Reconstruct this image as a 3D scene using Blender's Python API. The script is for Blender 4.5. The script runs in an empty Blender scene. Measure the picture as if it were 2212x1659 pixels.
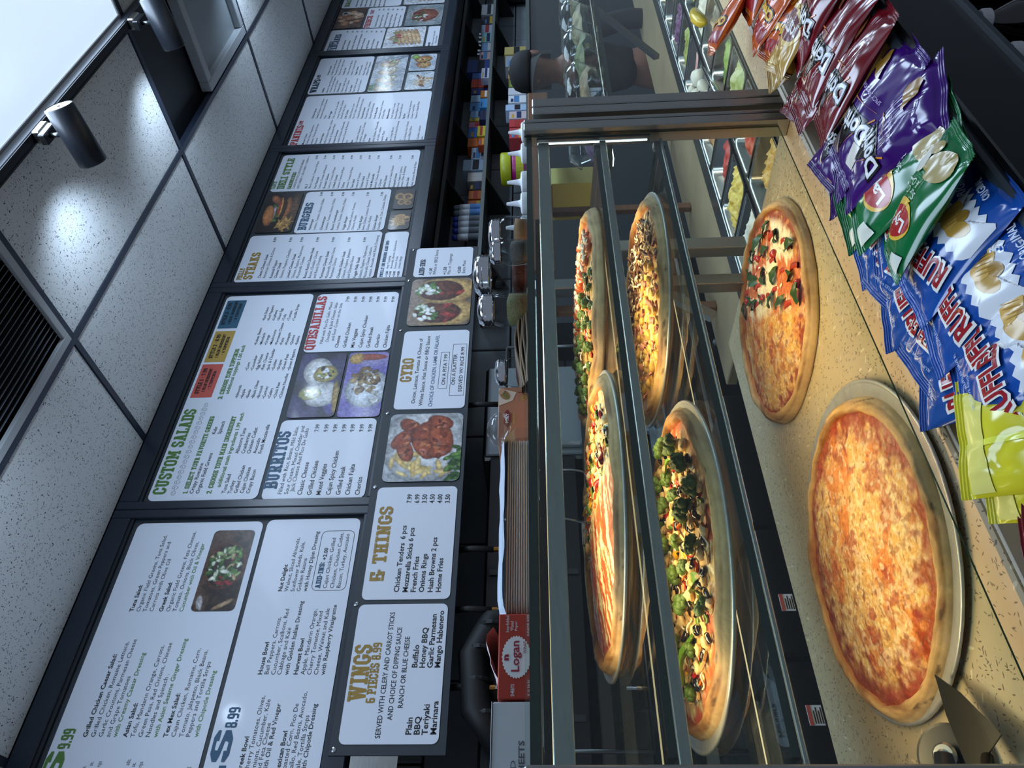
import bpy, bmesh, math, random
import numpy as np
from mathutils import Vector, Matrix, Euler

# ---------------------------------------------------------------- camera, world, exposure
SC = bpy.context.scene
COL = SC.collection
EZ = 1.45                      # eye height; tables below give heights relative to the eye
PI = math.pi

def setup_camera():
    # the photograph is a portrait shot turned on its side: world up points to the picture's left
    f = 1568.0
    X = Vector((1796, -24, -f)).normalized()
    Yr = Vector((-1370, -109, -f)).normalized()
    Z = X.cross(Yr).normalized()
    Y = Z.cross(X)
    right = Vector((X[0], Y[0], Z[0])); up = Vector((X[1], Y[1], Z[1])); back = Vector((X[2], Y[2], Z[2]))
    cx, cy, cz = -up, right, back
    m = Matrix(((cx[0], cy[0], cz[0], 0), (cx[1], cy[1], cz[1], 0), (cx[2], cy[2], cz[2], EZ), (0, 0, 0, 1)))
    cd = bpy.data.cameras.new('camera'); cd.sensor_fit = 'HORIZONTAL'; cd.sensor_width = 36.0
    cd.lens = 36.0 * f / 2212.0; cd.clip_start = 0.02; cd.clip_end = 60
    co = bpy.data.objects.new('camera', cd); co.matrix_world = m; COL.objects.link(co); SC.camera = co
setup_camera()

w = bpy.data.worlds.new('room_ambience'); SC.world = w; w.use_nodes = True
w.node_tree.nodes['Background'].inputs[0].default_value = (0.56, 0.66, 0.83, 1)
w.node_tree.nodes['Background'].inputs[1].default_value = 0.31
SC.view_settings.view_transform = 'Standard'; SC.view_settings.look = 'None'
SC.view_settings.exposure = 0.0; SC.view_settings.gamma = 1.0; SC.view_settings.use_curve_mapping = False
SC.cycles.transparent_max_bounces = 16; SC.cycles.max_bounces = 5; SC.cycles.diffuse_bounces = 3; SC.cycles.glossy_bounces = 3; SC.cycles.transmission_bounces = 2
SC.cycles.caustics_reflective = False; SC.cycles.caustics_refractive = False
SC.cycles.sample_clamp_indirect = 4.0; SC.cycles.adaptive_threshold = 0.03

def area_light(name, loc, size, power, color, rot=(0, 0, 0), parent=None, spread=PI):
    ld = bpy.data.lights.new(name, 'AREA'); ld.shape = 'RECTANGLE'; ld.size, ld.size_y = size
    ld.energy = power; ld.color = color; ld.spread = spread
    o = bpy.data.objects.new(name, ld); o.location = (loc[0], loc[1], loc[2] + EZ); o.rotation_euler = rot
    COL.objects.link(o)
    return o
COOL = (0.61, 0.78, 1.0); WARM = (1.0, 0.72, 0.38)
# ceiling LED panels: the one in view, its row, unseen ones added for light
area_light('ceiling_panel_light', (2.38, 0.83, 1.625), (1.15, 0.54), 32, COOL)
area_light('ceiling_panel_light', (-0.05, 0.83, 1.625), (1.15, 0.54), 24, COOL)
area_light('ceiling_panel_light', (4.80, 0.83, 1.625), (1.15, 0.54), 33, COOL)
area_light('ceiling_panel_light', (7.2, 0.83, 1.625), (1.15, 0.54), 33, COOL)
area_light('ceiling_panel_light', (1.165, -0.335, 1.625), (1.15, 0.54), 7, COOL)  # unseen panel added to light the bags and counter front
area_light('ceiling_panel_light', (3.59, -0.335, 1.625), (1.15, 0.54), 34, COOL)  # unseen panel added to brighten the packs on the back shelves
area_light('ceiling_panel_light', (6.015, -0.335, 1.625), (1.15, 0.54), 60, COOL)  # unseen panel added for the far end of the back shelves

# ---------------------------------------------------------------- materials
def lin(c):
    if isinstance(c, str):
        c = tuple(int(c[i:i + 2], 16) for i in (0, 2, 4))
    return tuple(((v / 255) / 12.92 if v / 255 <= 0.04045 else (((v / 255) + 0.055) / 1.055) ** 2.4) for v in c)
MATS = {}
def mat(name, color='808080', rough=0.5, metal=0.0, spec=0.5, var=0.0, vscale=20.0, bump=0.0, bscale=60.0, emit=None, estr=0.0,
        coat=0.0, vcol=False, stretch=None, alpha=1.0, trans=0.0):
    if name in MATS: return MATS[name]
    m = bpy.data.materials.new(name); m.use_nodes = True; MATS[name] = m
    nt = m.node_tree; N = nt.nodes; L = nt.links; b = N['Principled BSDF']
    c = lin(color)
    b.inputs['Base Color'].default_value = (*c, 1); b.inputs['Roughness'].default_value = rough
    b.inputs['Metallic'].default_value = metal; b.inputs['Specular IOR Level'].default_value = spec
    b.inputs['Coat Weight'].default_value = coat; b.inputs['Coat Roughness'].default_value = 0.08
    b.inputs['Alpha'].default_value = alpha
    b.inputs['Transmission Weight'].default_value = trans
    if emit:
        b.inputs['Emission Color'].default_value = (*lin(emit), 1); b.inputs['Emission Strength'].default_value = estr; m.cycles.emission_sampling = 'NONE'
    src = None
    if vcol:
        a = N.new('ShaderNodeVertexColor'); a.layer_name = 'Col'; src = a.outputs[0]
        L.new(src, b.inputs['Base Color'])
    if var or bump:
        tc = N.new('ShaderNodeTexCoord'); vec = tc.outputs['Object']
        if stretch:
            mp = N.new('ShaderNodeMapping'); mp.inputs['Scale'].default_value = stretch; L.new(vec, mp.inputs[0]); vec = mp.outputs[0]
        if var:
            n = N.new('ShaderNodeTexNoise'); n.inputs['Scale'].default_value = vscale; n.inputs['Detail'].default_value = 4; L.new(vec, n.inputs['Vector'])
            r = N.new('ShaderNodeMapRange'); r.inputs[1].default_value = .3; r.inputs[2].default_value = .7
            r.inputs[3].default_value = 1 - var; r.inputs[4].default_value = 1 + var; L.new(n.outputs[0], r.inputs[0])
            x = N.new('ShaderNodeMix'); x.data_type = 'RGBA'; x.blend_type = 'MULTIPLY'; x.inputs[0].default_value = 1
            if src: L.new(src, x.inputs[6])
            else: x.inputs[6].default_value = (*c, 1)
            L.new(r.outputs[0], x.inputs[7]); L.new(x.outputs[2], b.inputs['Base Color'])
        if bump:
            n2 = N.new('ShaderNodeTexNoise'); n2.inputs['Scale'].default_value = bscale; n2.inputs['Detail'].default_value = 3; L.new(vec, n2.inputs['Vector'])
            bp = N.new('ShaderNodeBump'); bp.inputs['Strength'].default_value = bump; bp.inputs['Distance'].default_value = 0.002
            L.new(n2.outputs[0], bp.inputs['Height']); L.new(bp.outputs[0], b.inputs['Normal'])
    return m

def glass_mat(name, tint='ffffff', refl=1.0, ior=1.45, rough=0.0):
    """thin clear sheet: transparent body plus a fresnel mirror coat"""
    m = bpy.data.materials.new(name); m.use_nodes = True; nt = m.node_tree; N = nt.nodes; L = nt.links
    N.remove(N['Principled BSDF']); out = N['Material Output']
    t = N.new('ShaderNodeBsdfTransparent'); t.inputs[0].default_value = (*lin(tint), 1)
    g = N.new('ShaderNodeBsdfGlossy'); g.inputs['Roughness'].default_value = rough; g.inputs[0].default_value = (refl, refl, refl, 1)
    lw = N.new('ShaderNodeLayerWeight'); lw.inputs[0].default_value = .5
    pw = N.new('ShaderNodeMath'); pw.operation = 'POWER'; pw.inputs[1].default_value = 4.5; L.new(lw.outputs['Facing'], pw.inputs[0])
    f = N.new('ShaderNodeMath'); f.operation = 'MULTIPLY_ADD'; f.inputs[1].default_value = .8; f.inputs[2].default_value = (ior - 1) * .06; L.new(pw.outputs[0], f.inputs[0])
    x = N.new('ShaderNodeMixShader'); L.new(f.outputs[0], x.inputs[0]); L.new(t.outputs[0], x.inputs[1]); L.new(g.outputs[0], x.inputs[2])
    L.new(x.outputs[0], out.inputs[0]); MATS[name] = m
    return m

def fleck_mat(name, base, fleck_dark, fleck_light, rough=0.3):
    """terrazzo-like counter: pale ground with short dark and light flecks lying every way"""
    m = bpy.data.materials.new(name); m.use_nodes = True; nt = m.node_tree; N = nt.nodes; L = nt.links; b = N['Principled BSDF']
    b.inputs['Roughness'].default_value = rough
    tc = N.new('ShaderNodeTexCoord'); cur = None
    col = N.new('ShaderNodeRGB'); col.outputs[0].default_value = (*lin(base), 1); cur = col.outputs[0]
    nz = N.new('ShaderNodeTexNoise'); nz.inputs['Scale'].default_value = 9; L.new(tc.outputs['Object'], nz.inputs['Vector'])
    mr = N.new('ShaderNodeMapRange'); mr.inputs[3].default_value = .86; mr.inputs[4].default_value = 1.12; L.new(nz.outputs[0], mr.inputs[0])
    x0 = N.new('ShaderNodeMix'); x0.data_type = 'RGBA'; x0.blend_type = 'MULTIPLY'; x0.inputs[0].default_value = 1
    L.new(cur, x0.inputs[6]); L.new(mr.outputs[0], x0.inputs[7]); cur = x0.outputs[2]
    for i, (ang, sc, colr, th) in enumerate([(0.3, 215, fleck_dark, .2), (1.2, 175, fleck_dark, .19), (2.2, 235, fleck_dark, .2), (1.7, 120, fleck_dark, .13), (2.8, 200, fleck_dark, .2),
                                             (0.9, 90, fleck_light, .16), (2.7, 75, fleck_light, .16)]):
        mp = N.new('ShaderNodeMapping'); mp.inputs['Rotation'].default_value = (0, 0, ang); mp.inputs['Location'].default_value = (i * 3.7, i * 1.3, 0)
        mp.vector_type = 'TEXTURE'; mp.inputs['Scale'].default_value = (1, 3.4, 1.5); L.new(tc.outputs['Object'], mp.inputs[0])
        v = N.new('ShaderNodeTexVoronoi'); v.inputs['Scale'].default_value = sc; L.new(mp.outputs[0], v.inputs['Vector'])
        lt = N.new('ShaderNodeMath'); lt.operation = 'LESS_THAN'; lt.inputs[1].default_value = th; L.new(v.outputs['Distance'], lt.inputs[0])
        # keep only some cells
        sp = N.new('ShaderNodeSeparateColor'); L.new(v.outputs['Color'], sp.inputs[0])
        g2 = N.new('ShaderNodeMath'); g2.operation = 'LESS_THAN'; g2.inputs[1].default_value = .40; L.new(sp.outputs[0], g2.inputs[0])
        mu = N.new('ShaderNodeMath'); mu.operation = 'MULTIPLY'; L.new(lt.outputs[0], mu.inputs[0]); L.new(g2.outputs[0], mu.inputs[1])
        mu2 = N.new('ShaderNodeMath'); mu2.operation = 'MULTIPLY'; mu2.inputs[1].default_value = .8; L.new(mu.outputs[0], mu2.inputs[0])
        x = N.new('ShaderNodeMix'); x.data_type = 'RGBA'; L.new(mu2.outputs[0], x.inputs[0]); L.new(cur, x.inputs[6]); x.inputs[7].default_value = (*lin(colr), 1); cur = x.outputs[2]
    L.new(cur, b.inputs['Base Color']); MATS[name] = m
    return m

# ---------------------------------------------------------------- mesh helpers
class MB:
    """collects geometry (eye-relative coordinates) for ONE mesh"""
    def __init__(s): s.v = []; s.f = []; s.mi = []; s.c = None
    def add(s, v, f, mi=0):
        o = len(s.v); s.v += [tuple(p) for p in v]
        for q in f: s.f.append(tuple(i + o for i in q)); s.mi.append(mi)
        return s
    def box(s, x0, x1, y0, y1, z0, z1, b=0.0, mi=0):
        if b <= 0:
            v = [(x, y, z) for x in (x0, x1) for y in (y0, y1) for z in (z0, z1)]
            return s.add(v, [(0, 1, 3, 2), (4, 6, 7, 5), (0, 4, 5, 1), (2, 3, 7, 6), (0, 2, 6, 4), (1, 5, 7, 3)], mi)
        return s.obox(((x0 + x1) / 2, (y0 + y1) / 2, (z0 + z1) / 2), ((x1 - x0) / 2, (y1 - y0) / 2, (z1 - z0) / 2), None, b, mi)
    def obox(s, c, h, R=None, b=0.0, mi=0):
        b = min(b, min(h) * .9); v = []; idx = {}
        for sx in (-1, 1):
            for sy in (-1, 1):
                for sz in (-1, 1):
                    for a in range(3):
                        p = [sx * (h[0] - b), sy * (h[1] - b), sz * (h[2] - b)]; p[a] += (sx, sy, sz)[a] * b
                        idx[(sx, sy, sz, a)] = len(v); v.append(p)
        f = []
        for a in range(3):
            o1, o2 = [(1, 2), (2, 0), (0, 1)][a]
            for sg in (-1, 1):
                q = []
                for (p1, p2) in ((-1, -1), (1, -1), (1, 1), (-1, 1)):
                    k = [0, 0, 0]; k[a] = sg; k[o1] = p1; k[o2] = p2; q.append(idx[(*k, a)])
                f.append(tuple(q) if sg > 0 else tuple(q[::-1]))
        if b > 0:
            for a in range(3):
                o1, o2 = [(1, 2), (2, 0), (0, 1)][a]
                for s1 in (-1, 1):
                    for s2 in (-1, 1):
                        q = []
                        for sa, ax in ((-1, o1), (1, o1), (1, o2), (-1, o2)):
                            k = [0, 0, 0]; k[a] = sa; k[o1] = s1; k[o2] = s2; q.append(idx[(*k, ax)])
                        f.append(tuple(q) if s1 * s2 < 0 else tuple(q[::-1]))
            for sx in (-1, 1):
                for sy in (-1, 1):
                    for sz in (-1, 1):
                        q = (idx[(sx, sy, sz, 0)], idx[(sx, sy, sz, 1)], idx[(sx, sy, sz, 2)])
                        f.append(q if sx * sy * sz > 0 else q[::-1])
        M = Matrix(R) if R is not None else Matrix.Identity(3)
        return s.add([tuple(M @ Vector(p) + Vector(c)) for p in v], f, mi)
    def tube(s, pts, r, n=8, mi=0, caps=True):
        pts = [Vector(p) for p in pts]; rs = r if isinstance(r, (list, tuple)) else [r] * len(pts); v = []; f = []
        up = Vector((0, 0, 1)); prev = None
        for i, p in enumerate(pts):
            t = (pts[min(i + 1, len(pts) - 1)] - pts[max(i - 1, 0)]).normalized()
            a = prev if prev is not None else (up if abs(t.z) < .9 else Vector((1, 0, 0)))
            a = (a - t * a.dot(t)).normalized(); prev = a; b = t.cross(a)
            for k in range(n):
                an = 2 * PI * k / n; v.append(p + a * math.cos(an) * rs[i] + b * math.sin(an) * rs[i])
        for i in range(len(pts) - 1):
            for k in range(n):
                f.append((i * n + k, i * n + (k + 1) % n, (i + 1) * n + (k + 1) % n, (i + 1) * n + k))
        if caps:
            f.append(tuple(range(n))[::-1]); f.append(tuple((len(pts) - 1) * n + k for k in range(n)))
        return s.add(v, f, mi)
    def lathe(s, prof, c=(0, 0, 0), n=24, mi=0, sx=1, sy=1, rot=None, flute=0, fl_n=12, caps=True):
        v = []; f = []; M = Euler(rot).to_matrix() if rot else None
        for (r, z) in prof:
            for k in range(n):
                a = 2 * PI * k / n; rr = r * (1 + flute * math.cos(a * fl_n)) if flute else r
                p = Vector((rr * math.cos(a) * sx, rr * math.sin(a) * sy, z))
                if M: p = M @ p
                v.append(p + Vector(c))
        for i in range(len(prof) - 1):
            for k in range(n):
                f.append((i * n + k, i * n + (k + 1) % n, (i + 1) * n + (k + 1) % n, (i + 1) * n + k))
        if caps and prof[0][0] > 1e-6: f.append(tuple(range(n))[::-1])
        if caps and prof[-1][0] > 1e-6: f.append(tuple((len(prof) - 1) * n + k for k in range(n)))
        return s.add(v, f, mi)
    def prism(s, poly, z0, z1, fn=lambda p, z: (p[0], p[1], z), mi=0):
        n = len(poly); v = [fn(p, z0) for p in poly] + [fn(p, z1) for p in poly]
        f = [tuple(range(n))[::-1], tuple(range(n, 2 * n))] + [(i, (i + 1) % n, n + (i + 1) % n, n + i) for i in range(n)]
        return s.add(v, f, mi)
    def grid(s, P, mi=0, flip=False, close_u=False):
        """P: (nu, nv, 3) array"""
        nu, nv = P.shape[:2]; o = len(s.v); s.v += [tuple(p) for p in P.reshape(-1, 3)]
        for i in range(nu if close_u else nu - 1):
            for j in range(nv - 1):
                a, b, c, d = i * nv + j, ((i + 1) % nu) * nv + j, ((i + 1) % nu) * nv + j + 1, i * nv + j + 1
                q = (a, d, c, b) if flip else (a, b, c, d)
                s.f.append(tuple(k + o for k in q)); s.mi.append(mi)
        return s
    def build(s, name, mats, parent=None, smooth=False, origin=None, cols=None):
        """origin: eye-relative point that becomes the object's origin (default: the parent's, else the base centre)"""
        me = bpy.data.meshes.new(name)
        V = np.array(s.v, float).reshape(-1, 3)
        if parent is not None: og = np.array(parent['_o'] if '_o' in parent else (0, 0, 0), float)
        if origin is None and parent is None:
            lo, hi = V.min(0), V.max(0); origin = ((lo[0] + hi[0]) / 2, (lo[1] + hi[1]) / 2, lo[2])
        if parent is None: og = np.array(origin, float)
        me.from_pydata((V - og).tolist(), [], s.f)
        for m in (mats if isinstance(mats, (list, tuple)) else [mats]): me.materials.append(MATS[m] if isinstance(m, str) else m)
        if len(set(s.mi)) > 1: me.polygons.foreach_set('material_index', s.mi)
        if smooth: me.polygons.foreach_set('use_smooth', [True] * len(me.polygons))
        if cols is not None:
            ca = me.color_attributes.new('Col', 'FLOAT_COLOR', 'POINT'); C4 = np.ones((len(V), 4), np.float32); C4[:, :3] = cols
            ca.data.foreach_set('color', C4.ravel())
        me.update()
        o = bpy.data.objects.new(name, me); COL.objects.link(o)
        o['_o'] = [float(a) for a in og]
        if parent is not None: o.parent = parent
        else: o.location = (og[0], og[1], og[2] + EZ)
        return o

def thing(name, label, cat, loc, group=None):
    o = bpy.data.objects.new(name, None); COL.objects.link(o); o.empty_display_size = .05
    o.location = (loc[0], loc[1], loc[2] + EZ); o['_o'] = [float(a) for a in loc]
    return tag(o, label, cat, group)
def tag(o, label=None, cat=None, group=None, kind=None):
    if label: o['label'] = label
    if cat: o['category'] = cat
    if group: o['group'] = group
    if kind: o['kind'] = kind
    return o
def structure(o): o['kind'] = 'structure'; return o
def inst(name, me, parent, loc, rot=(0, 0, 0), sc=(1, 1, 1)):
    """a part that shares a mesh; loc is relative to the parent's origin"""
    o = bpy.data.objects.new(name, me); COL.objects.link(o); o.parent = parent; o.location = loc; o.rotation_euler = rot; o.scale = sc
    return o
def mesh_of(mb, name, mats, smooth=False, cols=None):
    """a mesh datablock only, with its own local origin at 0"""
    o = mb.build(name, mats, None, smooth, origin=(0, 0, 0), cols=cols); me = o.data; bpy.data.objects.remove(o); return me

def rrect(x0, x1, z0, z1, r, n=5):
    p = []
    for cx, cz, a0 in ((x1 - r, z0 + r, -PI / 2), (x1 - r, z1 - r, 0), (x0 + r, z1 - r, PI / 2), (x0 + r, z0 + r, PI)):
        for k in range(n + 1):
            a = a0 + PI / 2 * k / n; p.append((cx + r * math.cos(a), cz + r * math.sin(a)))
    return p

# numpy value noise
_rs = np.random.RandomState(7); _T = _rs.rand(64, 64)
def vn(x, y, seed=0):
    x = np.asarray(x, float) + seed * 13.37; y = np.asarray(y, float) + seed * 7.91
    xi = np.floor(x).astype(int); yi = np.floor(y).astype(int); fx = x - xi; fy = y - yi
    fx = fx * fx * (3 - 2 * fx); fy = fy * fy * (3 - 2 * fy); a = _T[xi % 64, yi % 64]; b = _T[(xi + 1) % 64, yi % 64]; c = _T[xi % 64, (yi + 1) % 64]; d = _T[(xi + 1) % 64, (yi + 1) % 64]
    return (a * (1 - fx) + b * fx) * (1 - fy) + (c * (1 - fx) + d * fx) * fy
def fbm(x, y, seed=0, o=4):
    t = 0; a = .5; 
    for k in range(o): t = t + a * vn(x * 2 ** k, y * 2 ** k, seed + k * 3); a *= .5
    return t / (1 - .5 ** o)
def sstep(a, b, x): t = np.clip((x - a) / (b - a), 0, 1); return t * t * (3 - 2 * t)
def mixc(A, B, t): return A * (1 - t[..., None]) + B * t[..., None]
def L3(c): return np.array(lin(c))

# lettering: mesh from the built-in font, all lines evaluated at once
class Letters:
    def __init__(s): s.todo = []
    def add(s, text, bold=0.0, res=2, spacing=1.0):
        c = bpy.data.curves.new('lettering', 'FONT'); c.body = text; c.resolution_u = res; c.offset = bold; c.space_character = spacing
        o = bpy.data.objects.new('lettering', c); COL.objects.link(o); s.todo.append(o); return len(s.todo) - 1
    def run(s):
        dg = bpy.context.evaluated_depsgraph_get(); out = []
        for o in s.todo:
            me = o.evaluated_get(dg).to_mesh(); n = len(me.vertices); V = np.empty(n * 3); me.vertices.foreach_get('co', V); V = V.reshape(-1, 3)[:, :2]
            F = [tuple(p.vertices) for p in me.polygons]; o.evaluated_get(dg).to_mesh_clear(); out.append((V, F))
        for o in s.todo:
            c = o.data; bpy.data.objects.remove(o); bpy.data.curves.remove(c)
        return out

# slab-serif capitals drawn as bars on a 10-unit-high cell: (x0,z0,x1,z1) boxes or 4-point quads
def _slab():
    G = {}; t = 2.6; s = 1.7
    def I(x0, x1, z0=0, z1=10): return (x0, z0, x1, z1)
    G['I'] = (5, [I(1.2, 3.8), I(0, 5, 0, s), I(0, 5, 10 - s, 10)])
    G['L'] = (7, [I(1, 1 + t), I(0, 7, 0, s), I(0, 4.6, 10 - s, 10), I(5.4, 7, 0, 3.6)])
    G['T'] = (7.4, [I(2.4, 5), I(1.4, 6, 0, s), I(0, 7.4, 10 - s, 10), I(0, 1.5, 6.9, 10), I(5.9, 7.4, 6.9, 10)])
    G['E'] = (7, [I(1, 1 + t), I(0, 7, 0, s), I(0, 7, 10 - s, 10), I(1, 5.4, 4.2, 5.8), I(5.5, 7, 0, 3.3), I(5.5, 7, 6.9, 10), I(4.6, 5.8, 3.4, 6.6)])
    G['F'] = (7, [I(1, 1 + t), I(0, 4.8, 0, s), I(0, 7, 10 - s, 10), I(1, 5.4, 4.2, 5.8), I(5.5, 7, 6.9, 10), I(4.6, 5.8, 3.4, 6.6)])
    G['H'] = (8.4, [I(1, 1 + t), I(4.8, 4.8 + t), I(1, 7, 4.2, 5.9), I(0, 4, 0, s), I(0, 4, 10 - s, 10), I(4.4, 8.4, 0, s), I(4.4, 8.4, 10 - s, 10)])
    G['N'] = (8.6, [I(1, 1 + 2.2), I(5.4, 7.6), [(.6, 10), (3.4, 10), (7.6, 0), (5.0, 0)], I(0, 3.8, 0, s), I(0, 3, 10 - s, 10), I(4.9, 8.6, 10 - s, 10)])
    G['M'] = (10.4, [I(1, 3.2), I(7.2, 9.6), [(.8, 10), (3.8, 10), (6, 2.6), (4.4, 2.6)], [(6.6, 10), (9.4, 10), (6, 2.6), (4.4, 2.6)], I(0, 4, 0, s), I(6.4, 10.4, 0, s), I(0, 3, 10 - s, 10), I(7.4, 10.4, 10 - s, 10)])
    G['A'] = (8.6, [[(0.7, 0), (3.2, 0), (5.4, 10), (3.2, 10)], [(5.4, 0), (8, 0), (5.6, 10), (3.4, 10)], I(2.2, 6.4, 2.6, 4.1), I(0, 3.8, 0, s), I(4.8, 8.6, 0, s), I(2.2, 5.2, 10 - s, 10)])
    G['V'] = (8.6, [[(0.7, 10), (3.3, 10), (5.4, 0), (3.2, 0)], [(5.4, 10), (8, 10), (5.6, 0), (3.4, 0)], I(0, 4, 10 - s, 10), I(4.8, 8.6, 10 - s, 10)])
    G['W'] = (12, [[(.6, 10), (3.2, 10), (5, 0), (2.8, 0)], [(4.8, 10), (6.8, 10), (5, 0), (2.8, 0)], [(5, 10), (7, 10), (9, 0), (6.8, 0)], [(9, 10), (11.4, 10), (9.2, 0), (7, 0)], I(0, 3.9, 10 - s, 10), I(8.4, 12, 10 - s, 10), I(4.2, 7.6, 10 - s, 10)])
    G['Y'] = (8.4, [I(2.9, 5.5, 0, 5), [(0.6, 10), (3.4, 10), (5.5, 4), (2.9, 4)], [(5.2, 10), (7.8, 10), (5.5, 4), (2.9, 4)], I(1.7, 6.7, 0, s), I(0, 3.8, 10 - s, 10), I(4.8, 8.4, 10 - s, 10)])
    G['K'] = (8.6, [I(1, 1 + t), I(0, 4.4, 0, s), I(0, 4.4, 10 - s, 10), [(3, 4), (3, 6.2), (5.6, 10), (8, 10)], [(3.6, 5.6), (5.4, 6.6), (8.4, 0), (5.6, 0)], I(5.2, 8.6, 0, s), I(5.2, 8.2, 10 - s, 10)])
    def ring(w, o=1.6, cut=None):
        return [[(0, 2), (0, 8), (2.6, 7.6), (2.6, 2.4)], [(w, 2), (w, 8), (w - 2.6, 7.6), (w - 2.6, 2.4)], [(0, 8), (2, 10), (3, 8.3), (2.6, 7.6)], [(w, 8), (w - 2, 10), (w - 3, 8.3), (w - 2.6, 7.6)],
                [(0, 2), (2, 0), (3, 1.7), (2.6, 2.4)], [(w, 2), (w - 2, 0), (w - 3, 1.7), (w - 2.6, 2.4)], [(2, 10), (w - 2, 10), (w - 3, 8.3), (3, 8.3)], [(2, 0), (w - 2, 0), (w - 3, 1.7), (3, 1.7)]]
    O = ring(7.6); G['O'] = (7.6, O); G['Q'] = (7.6, O + [[(4, 2.6), (5.4, 3), (8.2, -1), (6, -1)]])
    G['C'] = (7.6, [q for i, q in enumerate(O) if i != 1] + [[(7.6, 6.4), (7.6, 8), (5, 7.6), (5, 6.4)], [(7.6, 3.6), (7.6, 2), (5, 2.4), (5, 3.6)]])
    G['G'] = (7.8, [q for i, q in enumerate(O) if i != 1] + [[(7.6, 6.6), (7.6, 8), (5, 7.6), (5, 6.6)], [(7.6, 4.8), (7.6, 2), (5, 2.4), (5, 4.8)], I(4.2, 7.8, 3.6, 5)])
    G['U'] = (8.4, [[(.9, 2), (.9, 10), (3.5, 10), (3.5, 2.4)], [(7.3, 2), (7.3, 10), (4.9, 10), (4.9, 2.4)], [(.9, 2), (2.6, 0), (3.6, 1.7), (3.5, 2.4)], [(7.3, 2), (5.6, 0), (4.7, 1.7), (4.9, 2.4)], [(2.6, 0), (5.6, 0), (4.7, 1.7), (3.6, 1.7)], I(0, 4, 10 - s, 10), I(4.4, 8.4, 10 - s, 10)])
    G['S'] = (7, [[(0, 6), (0, 8.2), (2.5, 7.6), (2.5, 6.6)], [(0, 8.2), (1.8, 10), (2.8, 8.3), (2.5, 7.6)], [(1.8, 10), (5.4, 10), (4.6, 8.3), (2.8, 8.3)], [(5.4, 10), (7, 8.4), (7, 7), (4.6, 7), (4.6, 8.3)], [(0, 6), (2.5, 6.6), (7, 4.6), (4.6, 3.8), (1.4, 4.9)], [(7, 4.6), (7, 1.8), (4.5, 2.4), (4.6, 3.8)],
                 [(7, 1.8), (5.2, 0), (4.2, 1.7), (4.5, 2.4)], [(5.2, 0), (1.6, 0), (2.4, 1.7), (4.2, 1.7)], [(1.6, 0), (0, 1.6), (0, 3.2), (2.4, 3.2), (2.4, 1.7)]])
    def bowl(z0, z1, w=7.4): return [I(1, w - 1.6, z1 - 1.6, z1), I(1, w - 1.6, z0, z0 + 1.6), [(w - 1.6, z0), (w, z0 + 1.4), (w, z1 - 1.4), (w - 1.6, z1), (w - 2.5, z1 - 1.6), (w - 2.5, z0 + 1.6)]]
    G['D'] = (8, [I(1, 1 + t), I(0, 5, 0, s), I(0, 5, 10 - s, 10)] + bowl(0, 10, 8)); G['P'] = (7.4, [I(1, 1 + t), I(0, 4.6, 0, s), I(0, 2, 10 - s, 10)] + bowl(4, 10))
    G['B'] = (7.6, [I(1, 1 + t), I(0, 2, 0, s), I(0, 2, 10 - s, 10)] + bowl(4.3, 10, 7.2) + bowl(0, 5.7, 7.7)); G['R'] = (8.4, [I(1, 1 + t), I(0, 4.4, 0, s), I(0, 2, 10 - s, 10)] + bowl(4.2, 10) + [[(3.6, 4.8), (6, 4.8), (8, 0), (5.4, 0)], I(5.2, 8.4, 0, s)])
    G['&'] = (8.6, ring(7.2)[0:1] + [I(0, 6.4, 8.3, 10), I(0, 6.4, 0, 1.7), I(0, 5.4, 4.3, 5.9), [(0, 5), (0, 8.6), (2.5, 8.4), (2.5, 5)], I(4.4, 6.8, 6.8, 10), I(4.6, 7.2, 0, 5), I(4.4, 8.6, 3.2, 4.8)])
    G['.'] = (2.6, [I(0, 2.2, 0, 2.2)]); G[':'] = (2.6, [I(0, 2.2, .6, 2.8), I(0, 2.2, 5.6, 7.8)]); G['-'] = (4, [I(0, 3.6, 4, 5.6)]); G['+'] = (4.6, [I(0, 4.4, 4.2, 5.6), I(1.5, 2.9, 2.7, 7.1)])
    G['1'] = (5, [I(1.4, 4), I(.2, 5, 0, s), I(.2, 2, 7.6, 9)]); G['2'] = (7, [I(0, 7, 0, 1.8), [(0, 1.6), (3, 1.6), (7, 5.2), (4.4, 6)], [(7, 5.2), (7, 8.2), (4.4, 7.8), (4.4, 6)], I(1.6, 5.6, 8.3, 10), [(5.6, 10), (7, 8.2), (4.4, 7.8), (4.4, 8.3)], I(0, 2.4, 6.6, 9)])
    G['3'] = (7, [I(0, 5.6, 8.3, 10), I(0, 5.6, 0, 1.7), I(2, 6, 4.3, 5.8), I(4.6, 7, 5.4, 9.4), I(4.6, 7, .6, 4.8), I(0, 2.2, 6.8, 10), I(0, 2.2, 0, 3.2)]); G['4'] = (7.2, [I(4, 6.4), I(0, 7.2, 2.4, 4), [(0, 3), (2.4, 3.6), (5.2, 10), (4, 10)], I(3, 7.2, 0, s)])
    G['6'] = (7, [I(0, 2.6, 1.4, 8.6), I(1, 6.4, 8.3, 10), I(1, 6, 0, 1.7), I(1, 6, 4.6, 6.2), I(4.4, 7, 1, 5.4)]); G['7'] = (6.6, [I(0, 6.6, 8, 10), [(6.6, 8.4), (4, 8.4), (1.2, 0), (3.8, 0)], I(0, 1.6, 6.6, 10)])
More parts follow.
